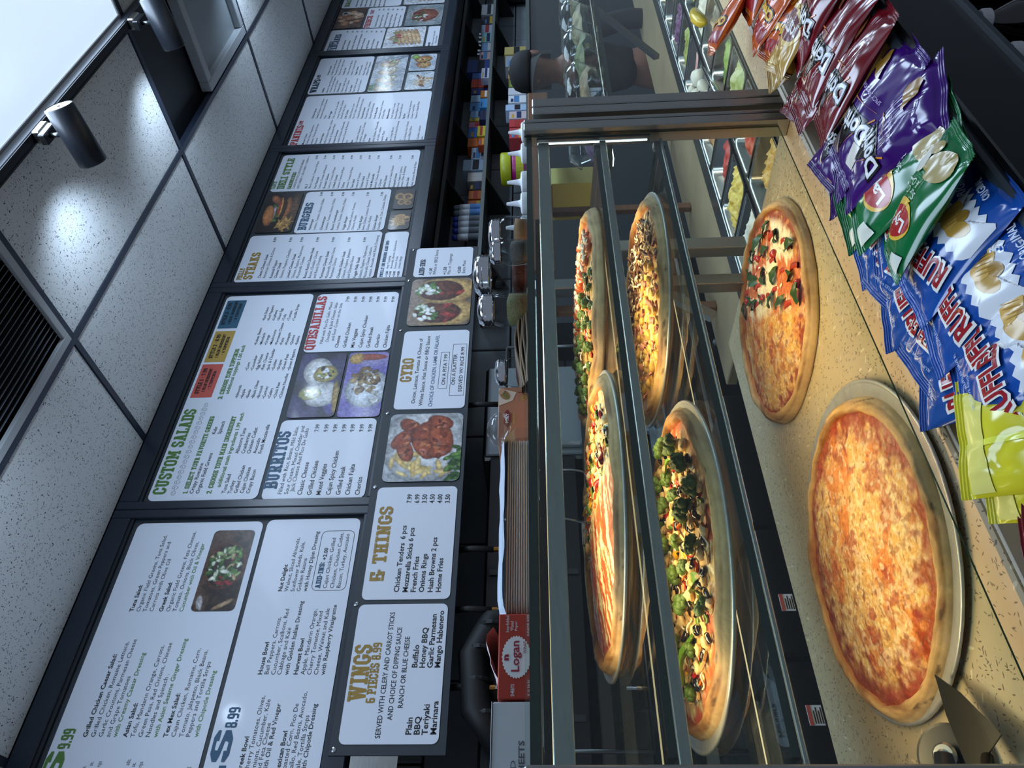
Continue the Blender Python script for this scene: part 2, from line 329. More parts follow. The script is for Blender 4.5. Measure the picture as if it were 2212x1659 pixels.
    G['8'] = (7, [I(0, 2.5, .8, 4.6), I(4.5, 7, .8, 4.6), I(.3, 2.5, 5.4, 9.4), I(4.5, 6.7, 5.4, 9.4), I(1, 6, 8.4, 10), I(1, 6, 0, 1.6), I(1, 6, 4.2, 5.8)]); G['9'] = (7, [I(4.4, 7, 1.4, 8.6), I(.6, 6, 0, 1.7), I(1, 6, 8.3, 10), I(1, 6, 3.8, 5.4), I(0, 2.6, 4.6, 9)])
    G['0'] = (7, ring(7)); G['/'] = (5, [[(0, 0), (2, 0), (5, 10), (3, 10)]]); G[' '] = (3.4, []); G['J'] = (6, [I(2.6, 5.2, 1.4, 10), I(.6, 4.4, 0, 1.7), I(0, 2.2, .6, 3.2), I(1.2, 6, 10 - s, 10)]); G['X'] = G['K']; G['Z'] = G['2']; G[','] = (2.6, [I(0, 2.2, -1.6, 2.2)])
    return G
SLAB = _slab()
def slab_text(text):
    """-> V (n,2) with cap height 1, F"""
    V = []; F = []; D = []; x = 0
    for ch in text.upper():
        w, parts = SLAB.get(ch, SLAB[' '])
        for p in parts:
            q = [(p[0], p[1]), (p[2], p[1]), (p[2], p[3]), (p[0], p[3])] if isinstance(p, tuple) else p
            o = len(V); V += [(x + a, b) for a, b in q]; D += [parts.index(p)] * len(q)
            # keep counter-clockwise
            ar = sum(q[i][0] * q[(i + 1) % len(q)][1] - q[(i + 1) % len(q)][0] * q[i][1] for i in range(len(q)))
            ids = tuple(range(o, o + len(q))); F.append(ids if ar > 0 else ids[::-1])
        x += w + .75
    slab_text.depth = D          # layer of each vertex, so that overlapping bars never share a plane
    return np.array(V) / 10, F
# ---------------------------------------------------------------- shared materials
mat('black_satin', '1b1f26', .38); mat('frame_navy', '1c2430', .32, var=.12, vscale=6); mat('board_slate', '2a3138', .55)
mat('panel_white', 'd9dfea', .45, coat=.08); mat('grid_black', '2a3242', .4, spec=.5)
mat('steel', 'a9aaa6', .27, 1.0, var=.08, vscale=30, stretch=(1, 8, 8)); mat('steel_dark', '5a5c5c', .3, 1.0); mat('aluminium', 'b0afaa', .4, .55, var=.1, vscale=60)
mat('chrome', 'd5d8dc', .12, 1.0); mat('black_plastic', '101113', .35); mat('white_plastic', 'd9dde2', .4); mat('rubber', '0b0c0e', .6)
mat('ink_k', '15171c', .5); mat('ink_g', '4f7a33', .5); mat('ink_b', '1f4f6e', .5); mat('ink_y', '9a7a2c', .5); mat('ink_r', 'b03a3a', .5); mat('ink_n', '16323f', .5)
mat('print', vcol=True, rough=.35, coat=.3); mat('wall_grey', '7b8389', .7, var=.18, vscale=5, bump=.15, bscale=8); mat('grout', '23272b', .8)
mat('floor_tile', '3a3b3d', .45, var=.15, vscale=4); mat('soffit_dark', '171c22', .5)
glass_mat('glass_clear', 'f4faf8', .85); glass_mat('plastic_clear', 'f2f5f6', .95, 1.4, .06)
mat('glass_edge', '0d2b23', .15, spec=.6); mat('wood_brown', '6b452a', .5, var=.2, vscale=12, stretch=(1, 1, 6))

def ceiling_tile_mat():
    m = bpy.data.materials.new('ceiling_tile_fissured'); m.use_nodes = True; nt = m.node_tree; N = nt.nodes; L = nt.links; b = N['Principled BSDF']
    b.inputs['Roughness'].default_value = .9; b.inputs['Specular IOR Level'].default_value = .15
    tc = N.new('ShaderNodeTexCoord'); cur = None; tot = None
    for i, (ang, sc, th, keep) in enumerate([(0, 190, .23, .36), (.8, 150, .2, .32), (1.6, 170, .21, .34), (2.3, 110, .15, .3)]):
        mp = N.new('ShaderNodeMapping'); mp.inputs['Rotation'].default_value = (0, 0, ang); mp.inputs['Location'].default_value = (i * 2.1, i, 0); mp.vector_type = 'TEXTURE'; mp.inputs['Scale'].default_value = (1, 2.4, 1)
        L.new(tc.outputs['Object'], mp.inputs[0])
        nz = N.new('ShaderNodeTexNoise'); nz.inputs['Scale'].default_value = 60; L.new(mp.outputs[0], nz.inputs['Vector'])
        ad = N.new('ShaderNodeMixRGB'); ad.blend_type = 'LINEAR_LIGHT'; ad.inputs[0].default_value = .012; L.new(mp.outputs[0], ad.inputs[1]); L.new(nz.outputs['Color'], ad.inputs[2])
        v = N.new('ShaderNodeTexVoronoi'); v.inputs['Scale'].default_value = sc; L.new(ad.outputs[0], v.inputs['Vector'])
        lt = N.new('ShaderNodeMath'); lt.operation = 'LESS_THAN'; lt.inputs[1].default_value = th; L.new(v.outputs['Distance'], lt.inputs[0])
        sp = N.new('ShaderNodeSeparateColor'); L.new(v.outputs['Color'], sp.inputs[0])
        k = N.new('ShaderNodeMath'); k.operation = 'LESS_THAN'; k.inputs[1].default_value = keep; L.new(sp.outputs[0], k.inputs[0])
        mu = N.new('ShaderNodeMath'); mu.operation = 'MULTIPLY'; L.new(lt.outputs[0], mu.inputs[0]); L.new(k.outputs[0], mu.inputs[1])
        if tot is None: tot = mu.outputs[0]
        else:
            mx = N.new('ShaderNodeMath'); mx.operation = 'MAXIMUM'; L.new(tot, mx.inputs[0]); L.new(mu.outputs[0], mx.inputs[1]); tot = mx.outputs[0]
    x = N.new('ShaderNodeMix'); x.data_type = 'RGBA'; x.inputs[6].default_value = (*lin('e4e7e6'), 1); x.inputs[7].default_value = (*lin('3a3d41'), 1); L.new(tot, x.inputs[0]); L.new(x.outputs[2], b.inputs['Base Color'])
    inv = N.new('ShaderNodeMath'); inv.operation = 'SUBTRACT'; inv.inputs[0].default_value = 1; L.new(tot, inv.inputs[1])
    bp = N.new('ShaderNodeBump'); bp.inputs['Strength'].default_value = .6; bp.inputs['Distance'].default_value = .002; L.new(inv.outputs[0], bp.inputs['Height']); L.new(bp.outputs[0], b.inputs['Normal'])
    MATS['ceiling_tile_fissured'] = m
ceiling_tile_mat()

# ---------------------------------------------------------------- room shell
H = 1.64; WY = 2.312
structure(MB().box(-1.5, 9.6, -1.4, 3.2, -1.53, -1.45).build('floor', 'floor_tile'))
wb = structure(MB().box(-1.5, 9.6, 2.93, 3.05, -1.45, 1.8).build('wall_back', 'grout'))
tile = mesh_of(MB().box(-.295, .295, -.012, .012, -.145, .145, .004), 'wall_tile', 'wall_grey')
wo = wb['_o']
for i in range(17):
    for j in range(8):
        inst('wall_tile', tile, wb, (-1.1 + i * .6 + (.3 if j % 2 else 0) - wo[0], 2.922 - wo[1], -.86 + j * .3 - wo[2]))
structure(MB().box(9.5, 9.62, -1.4, 3.05, -1.45, 1.8).build('wall_right', 'wall_grey'))
structure(MB().box(-1.5, 9.5, 2.345, 2.93, .63, 1.70).build('wall_soffit', 'soffit_dark'))
XL = [-.65, .558, 1.773, 2.990, 4.195, 5.41, 6.62, 7.83, 9.04]; YL = [-1.22, -.63, -.04, .545, 1.140, 1.725, 2.312]
ceil = structure(MB().box(-1.5, 9.5, -1.3, 2.93, 1.70, 1.76).build('ceiling', 'soffit_dark'))
co_ = ceil['_o']
SPECIAL = {(2, 3): 'led', (0, 3): 'led', (4, 3): 'led', (6, 3): 'led', (1, 4): 'vent', (3, 4): 'fixture', (1, 2): 'led', (3, 2): 'led', (5, 2): 'led'}
tm = mesh_of(MB().box(-.595, .595, -.288, .288, 0, .02, .003), 'ceiling_tile', 'ceiling_tile_fissured')
for i in range(len(XL) - 1):
    for j in range(len(YL) - 1):
        if (i, j) in SPECIAL: continue
        cx, cy = (XL[i] + XL[i + 1]) / 2, (YL[j] + YL[j + 1]) / 2
        inst('ceiling_tile', tm, ceil, (cx - co_[0], cy - co_[1], H + .006 - co_[2]))
for x in XL[1:-1]:
    MB().box(x - .012, x + .012, -1.25, 2.312, H, H + .03).build('grid_bar', 'grid_black', ceil)
for k, y in enumerate(YL[1:-1]):
    MB().box(-1.2, 9.3, y - .012, y + .012, H - .001, H + .029).build('grid_bar', 'grid_black', ceil)
mat('led_glow', 'ffffff', .5, emit='cbe2fb', estr=.95); mat('fixture_white', 'c9ccd0', .45)
n_led = 0
LEDL = {(2, 3): 'bright square-edged LED panel glowing in the ceiling beside the black track', (0, 3): 'LED ceiling panel over the near end of the counter', (4, 3): 'LED ceiling panel past the second track lamp', (6, 3): 'LED ceiling panel farthest down the shop', (1, 2): 'LED ceiling panel over the customer side near the camera', (3, 2): 'LED ceiling panel over the customer side, midway', (5, 2): 'LED ceiling panel over the customer side, far end'}
for (i, j), k in SPECIAL.items():
    if k != 'led': continue
    x0, x1, y0, y1 = XL[i] + .013, XL[i + 1] - .013, YL[j] + .013, YL[j + 1] - .013
    t = thing('ceiling_light_panel', LEDL[(i, j)], 'ceiling light', ((x0 + x1) / 2, (y0 + y1) / 2, H + .002), 'LED panels in the ceiling grid')
    fr = MB()
    for a in ((x0, x1, y0, y0 + .012), (x0, x1, y1 - .012, y1), (x0, x0 + .012, y0 + .012, y1 - .012), (x1 - .012, x1, y0 + .012, y1 - .012)): fr.box(*a, H + .002, H + .03)
    fr.build('frame', 'fixture_white', t); MB().box(x0 + .012, x1 - .012, y0 + .012, y1 - .012, H + .008, H + .02).build('diffuser', 'led_glow', t)
# return-air grille
x0, x1, y0, y1 = XL[1] + .013, XL[2] - .013, YL[4] + .013, YL[5] - .013
t = thing('air_vent', 'pale framed ceiling air grille with long dark louvre slats', 'vent', ((x0 + x1) / 2, (y0 + y1) / 2, H))
mat('vent_white', 'b4b8ba', .5); mat('vent_dark', '0c0f14', .8)
MB().box(x0, x1, y0, y1, H + .045, H + .05).build('duct_back', 'vent_dark', t)
for a in ((x0, x1, y0, y0 + .03), (x0, x1, y1 - .03, y1), (x0, x0 + .03, y0 + .03, y1 - .03), (x1 - .03, x1, y0 + .03, y1 - .03)): MB().box(*a, H - .004, H + .012, .002).build('frame_side', 'vent_white', t)
sm = MB(); sm.obox((0, 0, 0), ((x1 - x0) / 2 - .03, .011, .0009), Euler((.95, 0, 0)).to_matrix()); sl = mesh_of(sm, 'slat', mat('slat_grey', '7d868f', .45))
for k in range(24): inst('slat', sl, t, (0, y0 + .042 + k * .0205 - (y0 + y1) / 2, .016))
# dropped square fixture beside it
t = thing('recessed_light_box', 'switched-off square ceiling fixture hanging open beside a dark gap', 'ceiling light', (3.89, 1.43, H))
MB().box(3.003, 4.182, 1.153, 1.712, H + .16, H + .17).build('plenum', 'vent_dark', t)
mat('fixture_grey', 'aeb4b8', .4); mat('fixture_pan', '8f989d', .35)
for a in ((3.50, 4.18, 1.655, 1.705), (3.50, 3.55, 1.16, 1.655), (4.13, 4.18, 1.16, 1.655), (3.55, 4.13, 1.16, 1.2)): MB().box(*a, H - .004, H + .05, .004).build('rim', 'fixture_grey', t)
MB().box(3.55, 4.13, 1.2, 1.655, H + .03, H + .045).build('pan', 'fixture_pan', t)
MB().lathe([(.012, 0), (.012, .01), (0, .012)], (3.7, 1.33, H + .02), 10).build('screw', 'chrome', t)
# ---------------------------------------------------------------- track and lamps
t = thing('track_rail', 'black lighting track running along the ceiling beside the glowing panel', 'track', (2.4, 1.14, H - .04))
MB().box(.2, 6.0, 1.120, 1.160, H - .04, H - .002, .003).build('rail', 'black_satin', t); MB().box(.2, 6.0, 1.123, 1.129, H - .0415, H - .0395).build('lip', 'steel_dark', t); MB().box(.2, 6.0, 1.152, 1.158, H - .0415, H - .0395).build('lip', 'steel_dark', t)
def track_lamp(x, label):
    t = thing('track_lamp', label, 'spotlight', (x, 1.14, H - .16), 'cylinder lamps on the ceiling track')
    MB().box(x - .035, x + .035, 1.118, 1.162, H - .068, H - .041, .004).build('adapter', 'steel', t); MB().box(x - .05, x + .03, 1.122, 1.158, H - .09, H - .066, .003).build('block', 'black_plastic', t)
    MB().tube([(x - .02, 1.14, H - .085), (x - .02, 1.14, H - .13)], .008, 10).build('stem', 'steel_dark', t, True)
    d = Vector((-.13, .97, -.16)).normalized(); c = Vector((x - .015, 1.135, H - .168)); a = c - d * .085; b = c + d * .105
    r = .045
    MB().tube([a, a + d * .004, b - d * .004, b], [r - .003, r, r, r - .003], 28, caps=False).build('barrel', 'black_satin', t, True)
    MB().tube([a + d * .002, a + d * .004], r - .004, 24).build('rear_cap', 'white_plastic', t); MB().tube([b - d * .03, b - d * .026], r - .004, 24).build('lens', 'led_glow', t)
    MB().tube([a - d * .001, a + d * .003], .005, 8).build('screw', 'black_plastic', t)
    ld = bpy.data.lights.new('track_spot', 'SPOT'); ld.energy = 10.5; ld.color = COOL; ld.spot_size = math.radians(118); ld.spot_blend = .9; ld.shadow_soft_size = .04
    lo = bpy.data.objects.new('track_spot', ld); p = b + d * .02; lo.location = (p.x, p.y, p.z + EZ); lo.rotation_euler = Vector((-.05, .93, .12)).to_track_quat('-Z', 'Y').to_euler(); COL.objects.link(lo)
track_lamp(2.12, 'black cylinder track lamp with its pale end cap showing, over the long board of salads')
track_lamp(2.96, 'black cylinder track lamp at the corner of the glowing ceiling panel')
track_lamp(4.25, 'black cylinder track lamp farther along the ceiling track')
track_lamp(1.05, 'black cylinder track lamp at the near end of the ceiling track')
# ---------------------------------------------------------------- menu boards
def paint(kind, w, h, seed):
    """a printed food picture as a colour field on an n x m grid (flat print)"""
    nx, ny = max(30, int(w / .0029)), max(24, int(h / .0029))
    u, v = np.meshgrid(np.linspace(0, 1, nx), np.linspace(0, 1, ny), indexing='ij'); asp = w / h; X = u * asp; Y = v
    rng = np.random.RandomState(seed); C = np.zeros((nx, ny, 3))
    def bg(a, b, s=3): C[:] = mixc(L3(a)[None, None] * np.ones_like(C), L3(b), sstep(.3, .7, fbm(X * s, Y * s, seed)))
    def blob(cx, cy, rx, ry, ang, c, c2=None, e=.12, wob=.15, tex=14):
        c2 = c2 or c; ca, sa = math.cos(ang), math.sin(ang); dx = X - cx * asp; dy = Y - cy
        p = (dx * ca + dy * sa) / rx; q = (-dx * sa + dy * ca) / ry; r = np.sqrt(p * p + q * q) + (fbm(X * 9, Y * 9, int(cx * 97 + cy * 31) % 50) - .5) * wob
        m = 1 - sstep(1 - e, 1, r); k = np.clip(fbm(X * tex, Y * tex, seed + 3) * 1.5 - .25, 0, 1)
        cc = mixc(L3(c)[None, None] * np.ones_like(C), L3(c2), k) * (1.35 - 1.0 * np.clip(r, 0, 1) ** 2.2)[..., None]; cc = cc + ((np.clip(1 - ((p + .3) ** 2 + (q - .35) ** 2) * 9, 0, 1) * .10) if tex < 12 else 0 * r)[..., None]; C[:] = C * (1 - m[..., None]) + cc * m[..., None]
    def many(n, area, size, cols, asp_=.6):
        for _ in range(n):
            a = rng.rand() * 2 * PI; rr = math.sqrt(rng.rand()); c = cols[rng.randint(len(cols))]; s = size * (.6 + .8 * rng.rand())
            blob(area[0] + area[2] * rr * math.cos(a) / asp, area[1] + area[3] * rr * math.sin(a), s, s * asp_, rng.rand() * PI, c[0], c[1], .25, .3)
    G = [('3c6b22', '16320c'), ('6f9a3a', '35591c'), ('1f3d12', '4a7a2a'), ('a9c07a', '6c8a48')]
    if kind == 'salad':
        bg('5b4334', '2e2119', 5); blob(.55, .5, .62, .50, 0, '8b4f33', '5d3020', .05, .02); blob(.55, .5, .57, .45, 0, '24160f', '382418'); many(90, (.55, .5, .5, .38), .10, G + [('d8dcc0', 'aebd92'), ('a01f28', '5c1016'), ('e7ead8', 'c2cfa8'), ('c9b58a', '8a6b40')], .45); blob(.08, .3, .06, .28, .5, 'b9976f', '8a6a48'); blob(.1, .85, .2, .08, .2, 'c9c5c4', '8d8a8a')
    elif kind == 'wings':
        bg('b8bcc0', '9aa0a6', 2); blob(.55, .5, .66, .58, 0, 'd8dadb', 'c2c6c9', .04, .02)
        many(12, (.25, .72, .16, .2), .13, [('e2c87e', 'c9a24e'), ('ead48f', 'd6b45f')], .3); many(6, (.12, .4, .1, .3), .12, [('e2c87e', 'c9a24e')], .3)
        for (a, b, r, g) in ((.45, .75, .2, .4), (.62, .78, .22, 2.4), (.8, .7, .2, .9), (.5, .5, .25, .6), (.74, .48, .26, 2.2), (.62, .28, .3, .3), (.86, .3, .2, 1.2), (.42, .3, .18, 1.8)): blob(a, b, r, r * .58, g, '7e2c10', 'b8541e', .12, .2, 9); many(7, (a, b, r * .5, r * .3), .05, [('c8743a', '9c4418'), ('5a1c0a', '8a3614')], .5)
        many(26, (.25, .08, .3, .1), .07, G[:3], .5)
    elif kind == 'gyro':
        bg('5a4a3c', '8d7a66', 4)
        for cx in (.27, .74): blob(cx, .42, .34, .52, 0, 'd9b56c', 'b98d45', .08, .05); blob(cx, .52, .26, .40, 0, '4a2416', '6e3620', .1); many(16, (cx, .42, .2, .26), .09, [('7a3a20', '46190e'), ('5d2a18', '381008'), ('b0392a', '7a1c14')], .5); many(30, (cx, .72, .17, .2), .06, [('eef0ea', 'cfd6cc'), ('5f8f3a', '33591e'), ('d9e2d2', 'aebfa0')], .6)
    elif kind == 'burrito':
        bg('3a3260', '1d1930', 3); blob(.3, .15, .5, .2, .1, '6a5cae', '453a86')
        blob(.7, .55, .42, .33, .2, 'd9d8d6', 'b9bcc0', .06, .04); blob(.34, .35, .34, .4, .4, 'cfd0cf', 'a9acae', .06, .04); blob(.36, .62, .2, .25, 0, 'b9a24f', '7c8a3c', .1); blob(.66, .38, .26, .28, 0, 'c7a355', '7e8b40', .1); many(22, (.66, .38, .16, .18), .07, [('1a1614', '3a2c22'), ('e9ecec', 'c9ccd0'), ('6d8a3a', 'b9902e')]); many(14, (.36, .62, .12, .15), .06, [('1a1614', '3a2c22'), ('e9ecec', 'c9ccd0'), ('6d8a3a', 'b9902e')]); blob(.3, .06, .5, .08, .1, 'a8893a', '6e5a22')
    elif kind == 'quesadilla':
        bg('6a5cae', '8d86b8', 3); blob(.42, .4, .6, .55, 0, 'cfd6de', 'aeb8c2', .04, .02); many(60, (.55, .5, .42, .34), .10, [('e6e3dc', 'b7a78c'), ('4a3a22', '7a5a30'), ('d8d4cc', '8a6a3c'), ('9a7a3a', '5c4420'), ('46331c', 'c9a86a')]); blob(.92, .5, .12, .5, 0, 'b02f2a', '7a4a22'); blob(.9, .8, .2, .2, 0, 'c9a24e', '9a7230'); many(8, (.3, .2, .2, .1), .09, [('dfe3e6', '6a5230')])
    elif kind == 'burger':
        bg('14110f', '211a16', 3); blob(.52, .14, .9, .14, 0, '6d4a2c', '3d2817'); blob(.55, .34, .62, .13, 0, 'b06a30', '8a4a1e'); blob(.55, .44, .55, .11, 0, '2c1710', '4a2a1c', .15, .3); blob(.62, .52, .5, .06, .05, 'e0a832', 'c7862a'); blob(.6, .57, .5, .07, .05, 'b8322a', '8e241c'); many(26, (.5, .64, .5, .05), .1, G[:2], .6); blob(.45, .66, .4, .06, 0, 'c9b4c4', '8a5f80', .2, .4); blob(.42, .78, .5, .16, .1, 'a8602c', 'c8823e', .12, .04); many(26, (.2, .25, .24, .18), .16, [('d6a953', 'b07f30'), ('c3913c', '8e6424')], .18); blob(.82, .72, .24, .12, .5, '8a4a26', 'a86434')
    elif kind == 'fries':
        bg('191411', '251d18', 3); many(70, (.5, .5, .42, .34), .26, [('c79a4c', '9a6d2c'), ('b2843a', '7e5722'), ('d8b066', 'a8823e')], .13)
    elif kind == 'rings':
        bg('191411', '251d18', 3)
        for (a, b, r) in ((.62, .72, .3), (.35, .6, .26), (.6, .34, .32), (.3, .28, .2)): blob(a, b, r, r * .9, 0, 'c99a44', '9a6a24', .08); blob(a, b, r * .62, r * .5, 0, '6a431a', '3a2410', .1)
    elif kind == 'wraps':
        bg('8d95a0', 'b8c0ca', 4); blob(.88, .5, .12, .6, .4, '9aa8b8', '5f6b7c')
        for k, cx in enumerate((.16, .38, .6, .82)): blob(cx - .06, .55, .24, .3, .3, 'cdb88e', 'a88a58', .06); blob(cx, .46, .15, .26, .2, 'd9d2c0', '7f9a4a', .1); many(14, (cx, .46, .1, .17), .06, [('a8323a', 'd87a72'), ('e6e6dc', 'c8c8b4'), ('5f8a34', '3c5e1e')])
        many(10, (.1, .9, .2, .1), .1, G)
    elif kind == 'panini':
        bg('8f9fae', 'c2ccd4', 3); blob(.35, .45, .3, .3, .5, 'c9a262', '9a6a34', .1); blob(.68, .5, .3, .36, .3, 'c08a4a', '8a5526', .1); many(20, (.5, .5, .34, .3), .08, [('d8c48a', 'a87e42'), ('6a8a3a', 'c9a24e'), ('8a3a22', 'c06a3a'), ('3d2a1a', '6a4526')]); blob(.85, .82, .2, .16, 0, '9fbf4a', '5f8a2a')
    elif kind == 'toastie':
        bg('a9b6c0', 'd2d9de', 3); many(26, (.5, .45, .38, .3), .15, [('c79a62', '8a552a'), ('e2cda0', 'b88a50'), ('5c3520', '8a5530'), ('ded6c6', 'b0a088')], .35)
    elif kind == 'pancake':
        bg('c2c8d0', 'e2e5ea', 3)
        for k in range(6): blob(.52, .18 + k * .1, .5, .07, .2, 'b5793a', 'e0c79a', .15, .1)
        many(26, (.5, .76, .3, .14), .07, [('8e1f28', 'c23a44'), ('5c6a34', '8a9a52'), ('d9b9a0', 'a86a4a')])
    elif kind == 'pastry':
        bg('3a2318', '6a4028', 4); many(26, (.5, .5, .5, .45), .2, [('a8653a', 'd9a878'), ('8a4a26', 'c08a5a'), ('e0c8ae', 'b8835a'), ('4a2616', '7a4426')], .75); blob(.75, .75, .16, .14, 0, 'd9dde0', 'b8bec4'); blob(.75, .75, .1, .09, 0, '241410', '38201a')
    else:
        bg('9aa6ac', '7c8a90', 3); blob(.5, .48, .5, .44, 0, 'd8d6d0', 'b8b4ae', .05, .02); blob(.5, .48, .43, .38, 0, '7a4034', '9a5a48'); many(24, (.45, .6, .3, .22), .08, [('2c3a22', '56703c'), ('5a1f28', '8a343c'), ('e2e2da', 'b8b4a8')])
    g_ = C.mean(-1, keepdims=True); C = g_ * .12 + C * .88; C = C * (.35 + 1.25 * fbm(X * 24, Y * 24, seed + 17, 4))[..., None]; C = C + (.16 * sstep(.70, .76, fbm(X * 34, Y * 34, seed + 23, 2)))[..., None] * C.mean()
    return np.clip(C, 0, 1)
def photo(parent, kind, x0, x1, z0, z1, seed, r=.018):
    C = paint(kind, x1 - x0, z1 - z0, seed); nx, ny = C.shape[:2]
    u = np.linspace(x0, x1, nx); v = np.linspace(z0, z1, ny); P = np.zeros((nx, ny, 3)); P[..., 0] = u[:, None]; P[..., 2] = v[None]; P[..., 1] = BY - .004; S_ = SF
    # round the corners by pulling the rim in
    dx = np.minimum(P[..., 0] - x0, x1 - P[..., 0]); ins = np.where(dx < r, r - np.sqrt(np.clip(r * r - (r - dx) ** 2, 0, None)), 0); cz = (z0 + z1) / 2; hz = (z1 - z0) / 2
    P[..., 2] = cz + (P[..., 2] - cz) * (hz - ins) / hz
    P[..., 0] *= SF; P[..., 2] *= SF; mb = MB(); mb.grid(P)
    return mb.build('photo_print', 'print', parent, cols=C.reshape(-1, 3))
SF = 1.0
BY = WY + .006          # face of the recessed backing
def panel(parent, x0, x1, z0, z1, r=.02):
    mb = MB(); mb.prism(rrect(x0, x1, z0, z1, r), BY, BY - .003, lambda p, z: (p[0] * SF, z, p[1] * SF)); return mb.build('panel', 'panel_white', parent)
BX = [.168, 1.432, 2.693, 3.957, 5.23, 6.50]
LAB = ['menu board of salads and bowls with a round salad picture', 'menu board headed CUSTOM SALADS with burritos and quesadillas', 'menu board of steaks, burgers and deli sandwiches', 'menu board of paninis and wraps', 'menu board of pancakes and french toast, farthest one']
boards = []
for k in range(5):
    x0, x1 = BX[k], BX[k + 1]
    t = thing('menu_board', LAB[k], 'menu board', ((x0 + x1) / 2, WY, .615), 'black framed menu boards in a row')
    boards.append(t)
    MB().box(x0 + .02, x1 - .02, BY, BY + .012, .65, 1.6).build('backing', 'board_slate', t)
    fy0, fy1 = WY - .014, WY + .03
    for a in ((x0 + .001, x0 + .036, .616, H - .001), (x1 - .036, x1 - .001, .616, H - .001)): MB().box(a[0], a[1], fy0, fy1, a[2], a[3], .003).build('frame_bar', 'frame_navy', t)
    for a in ((1.565, H - .001), (.616, .681)): MB().box(x0 + .036, x1 - .036, fy0, fy1, a[0], a[1], .003).build('frame_bar', 'frame_navy', t)
    MB().box(x0 + .036, x1 - .036, WY - .005, WY + .006, 1.553, 1.566).build('bead', 'black_satin', t)
PAN = {}
for key, b, x0, x1, z0, z1 in [('A', 0, .21, 1.38, 1.057, 1.535), ('B', 0, .21, 1.386, .693, 1.042), ('D', 1, 1.478, 2.642, 1.11, 1.54), ('E', 1, 1.473, 1.858, .696, 1.094), ('F', 1, 2.247, 2.636, .692, 1.088),
    ('H', 2, 2.745, 3.12, .835, 1.542), ('P', 2, 2.735, 3.11, .693, .818), ('J', 2, 3.13, 3.508, .834, 1.318), ('K', 2, 3.525, 3.906, .707, 1.538), ('N', 3, 4.002, 4.627, .698, 1.54), ('Q', 3, 4.654, 5.178, 1.155, 1.547),
    ('R', 4, 5.283, 5.645, 1.132, 1.552), ('T', 4, 5.66, 6.035, 1.02, 1.318), ('U', 4, 5.278, 5.634, .717, .806), ('V', 4, 6.055, 6.455, 1.07, 1.549)]:
    PAN[key] = panel(boards[b], x0, x1, z0, z1, min(.024, (z1 - z0) * .16))
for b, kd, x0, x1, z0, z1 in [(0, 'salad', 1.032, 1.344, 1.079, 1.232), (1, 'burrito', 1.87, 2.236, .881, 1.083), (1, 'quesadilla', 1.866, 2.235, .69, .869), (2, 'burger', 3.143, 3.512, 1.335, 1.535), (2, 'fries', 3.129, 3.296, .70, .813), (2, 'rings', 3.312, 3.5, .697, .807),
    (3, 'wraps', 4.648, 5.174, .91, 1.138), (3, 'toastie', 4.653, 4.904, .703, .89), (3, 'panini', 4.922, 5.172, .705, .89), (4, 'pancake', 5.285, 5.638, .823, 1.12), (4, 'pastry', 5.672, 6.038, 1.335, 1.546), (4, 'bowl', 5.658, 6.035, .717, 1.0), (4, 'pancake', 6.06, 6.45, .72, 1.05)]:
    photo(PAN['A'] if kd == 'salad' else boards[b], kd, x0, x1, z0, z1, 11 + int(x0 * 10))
# lower strip hung under the boards
SY = WY - .019; SF = SY / WY        # the strip hangs just proud of the frames
t = thing('menu_strip', 'long black menu strip of wings, gyro and add-ins screwed below the boards', 'menu board', (1.77 * SF, SY, .322 * SF))
MB().box(.579 * SF, 2.961 * SF, SY, SY + .0045, .322 * SF, .674 * SF, .001).build('backing', 'board_slate', t)
BY = SY
for key, x0, x1, z0, z1 in [('W', .609, 1.047, .346, .648), ('X', 1.064, 1.514, .342, .645), ('Y', 1.896, 2.355, .337, .634), ('Z', 2.733, 2.955, .347, .636)]: PAN[key] = panel(t, x0, x1, z0, z1)
photo(t, 'wings', 1.538, 1.869, .338, .637, 5, .025); photo(t, 'gyro', 2.389, 2.714, .341, .633, 9, .025)
sc = mesh_of(MB().lathe([(.0075, 0), (.0075, .002), (.003, .0035), (0, .0035)], n=12), 'screw', 'chrome')
for x, z in ((.595, .659), (1.05, .66), (1.519, .659), (1.88, .655), (2.366, .654), (2.712, .654), (2.95, .654)): inst('screw', sc, t, ((x - 1.77) * SF, -.0005, (z - .322) * SF), (PI / 2, 0, 0))
MB().box(.49, .573, SY + .001, SY + .004, .46, .60).build('bracket_plate', 'steel', t)
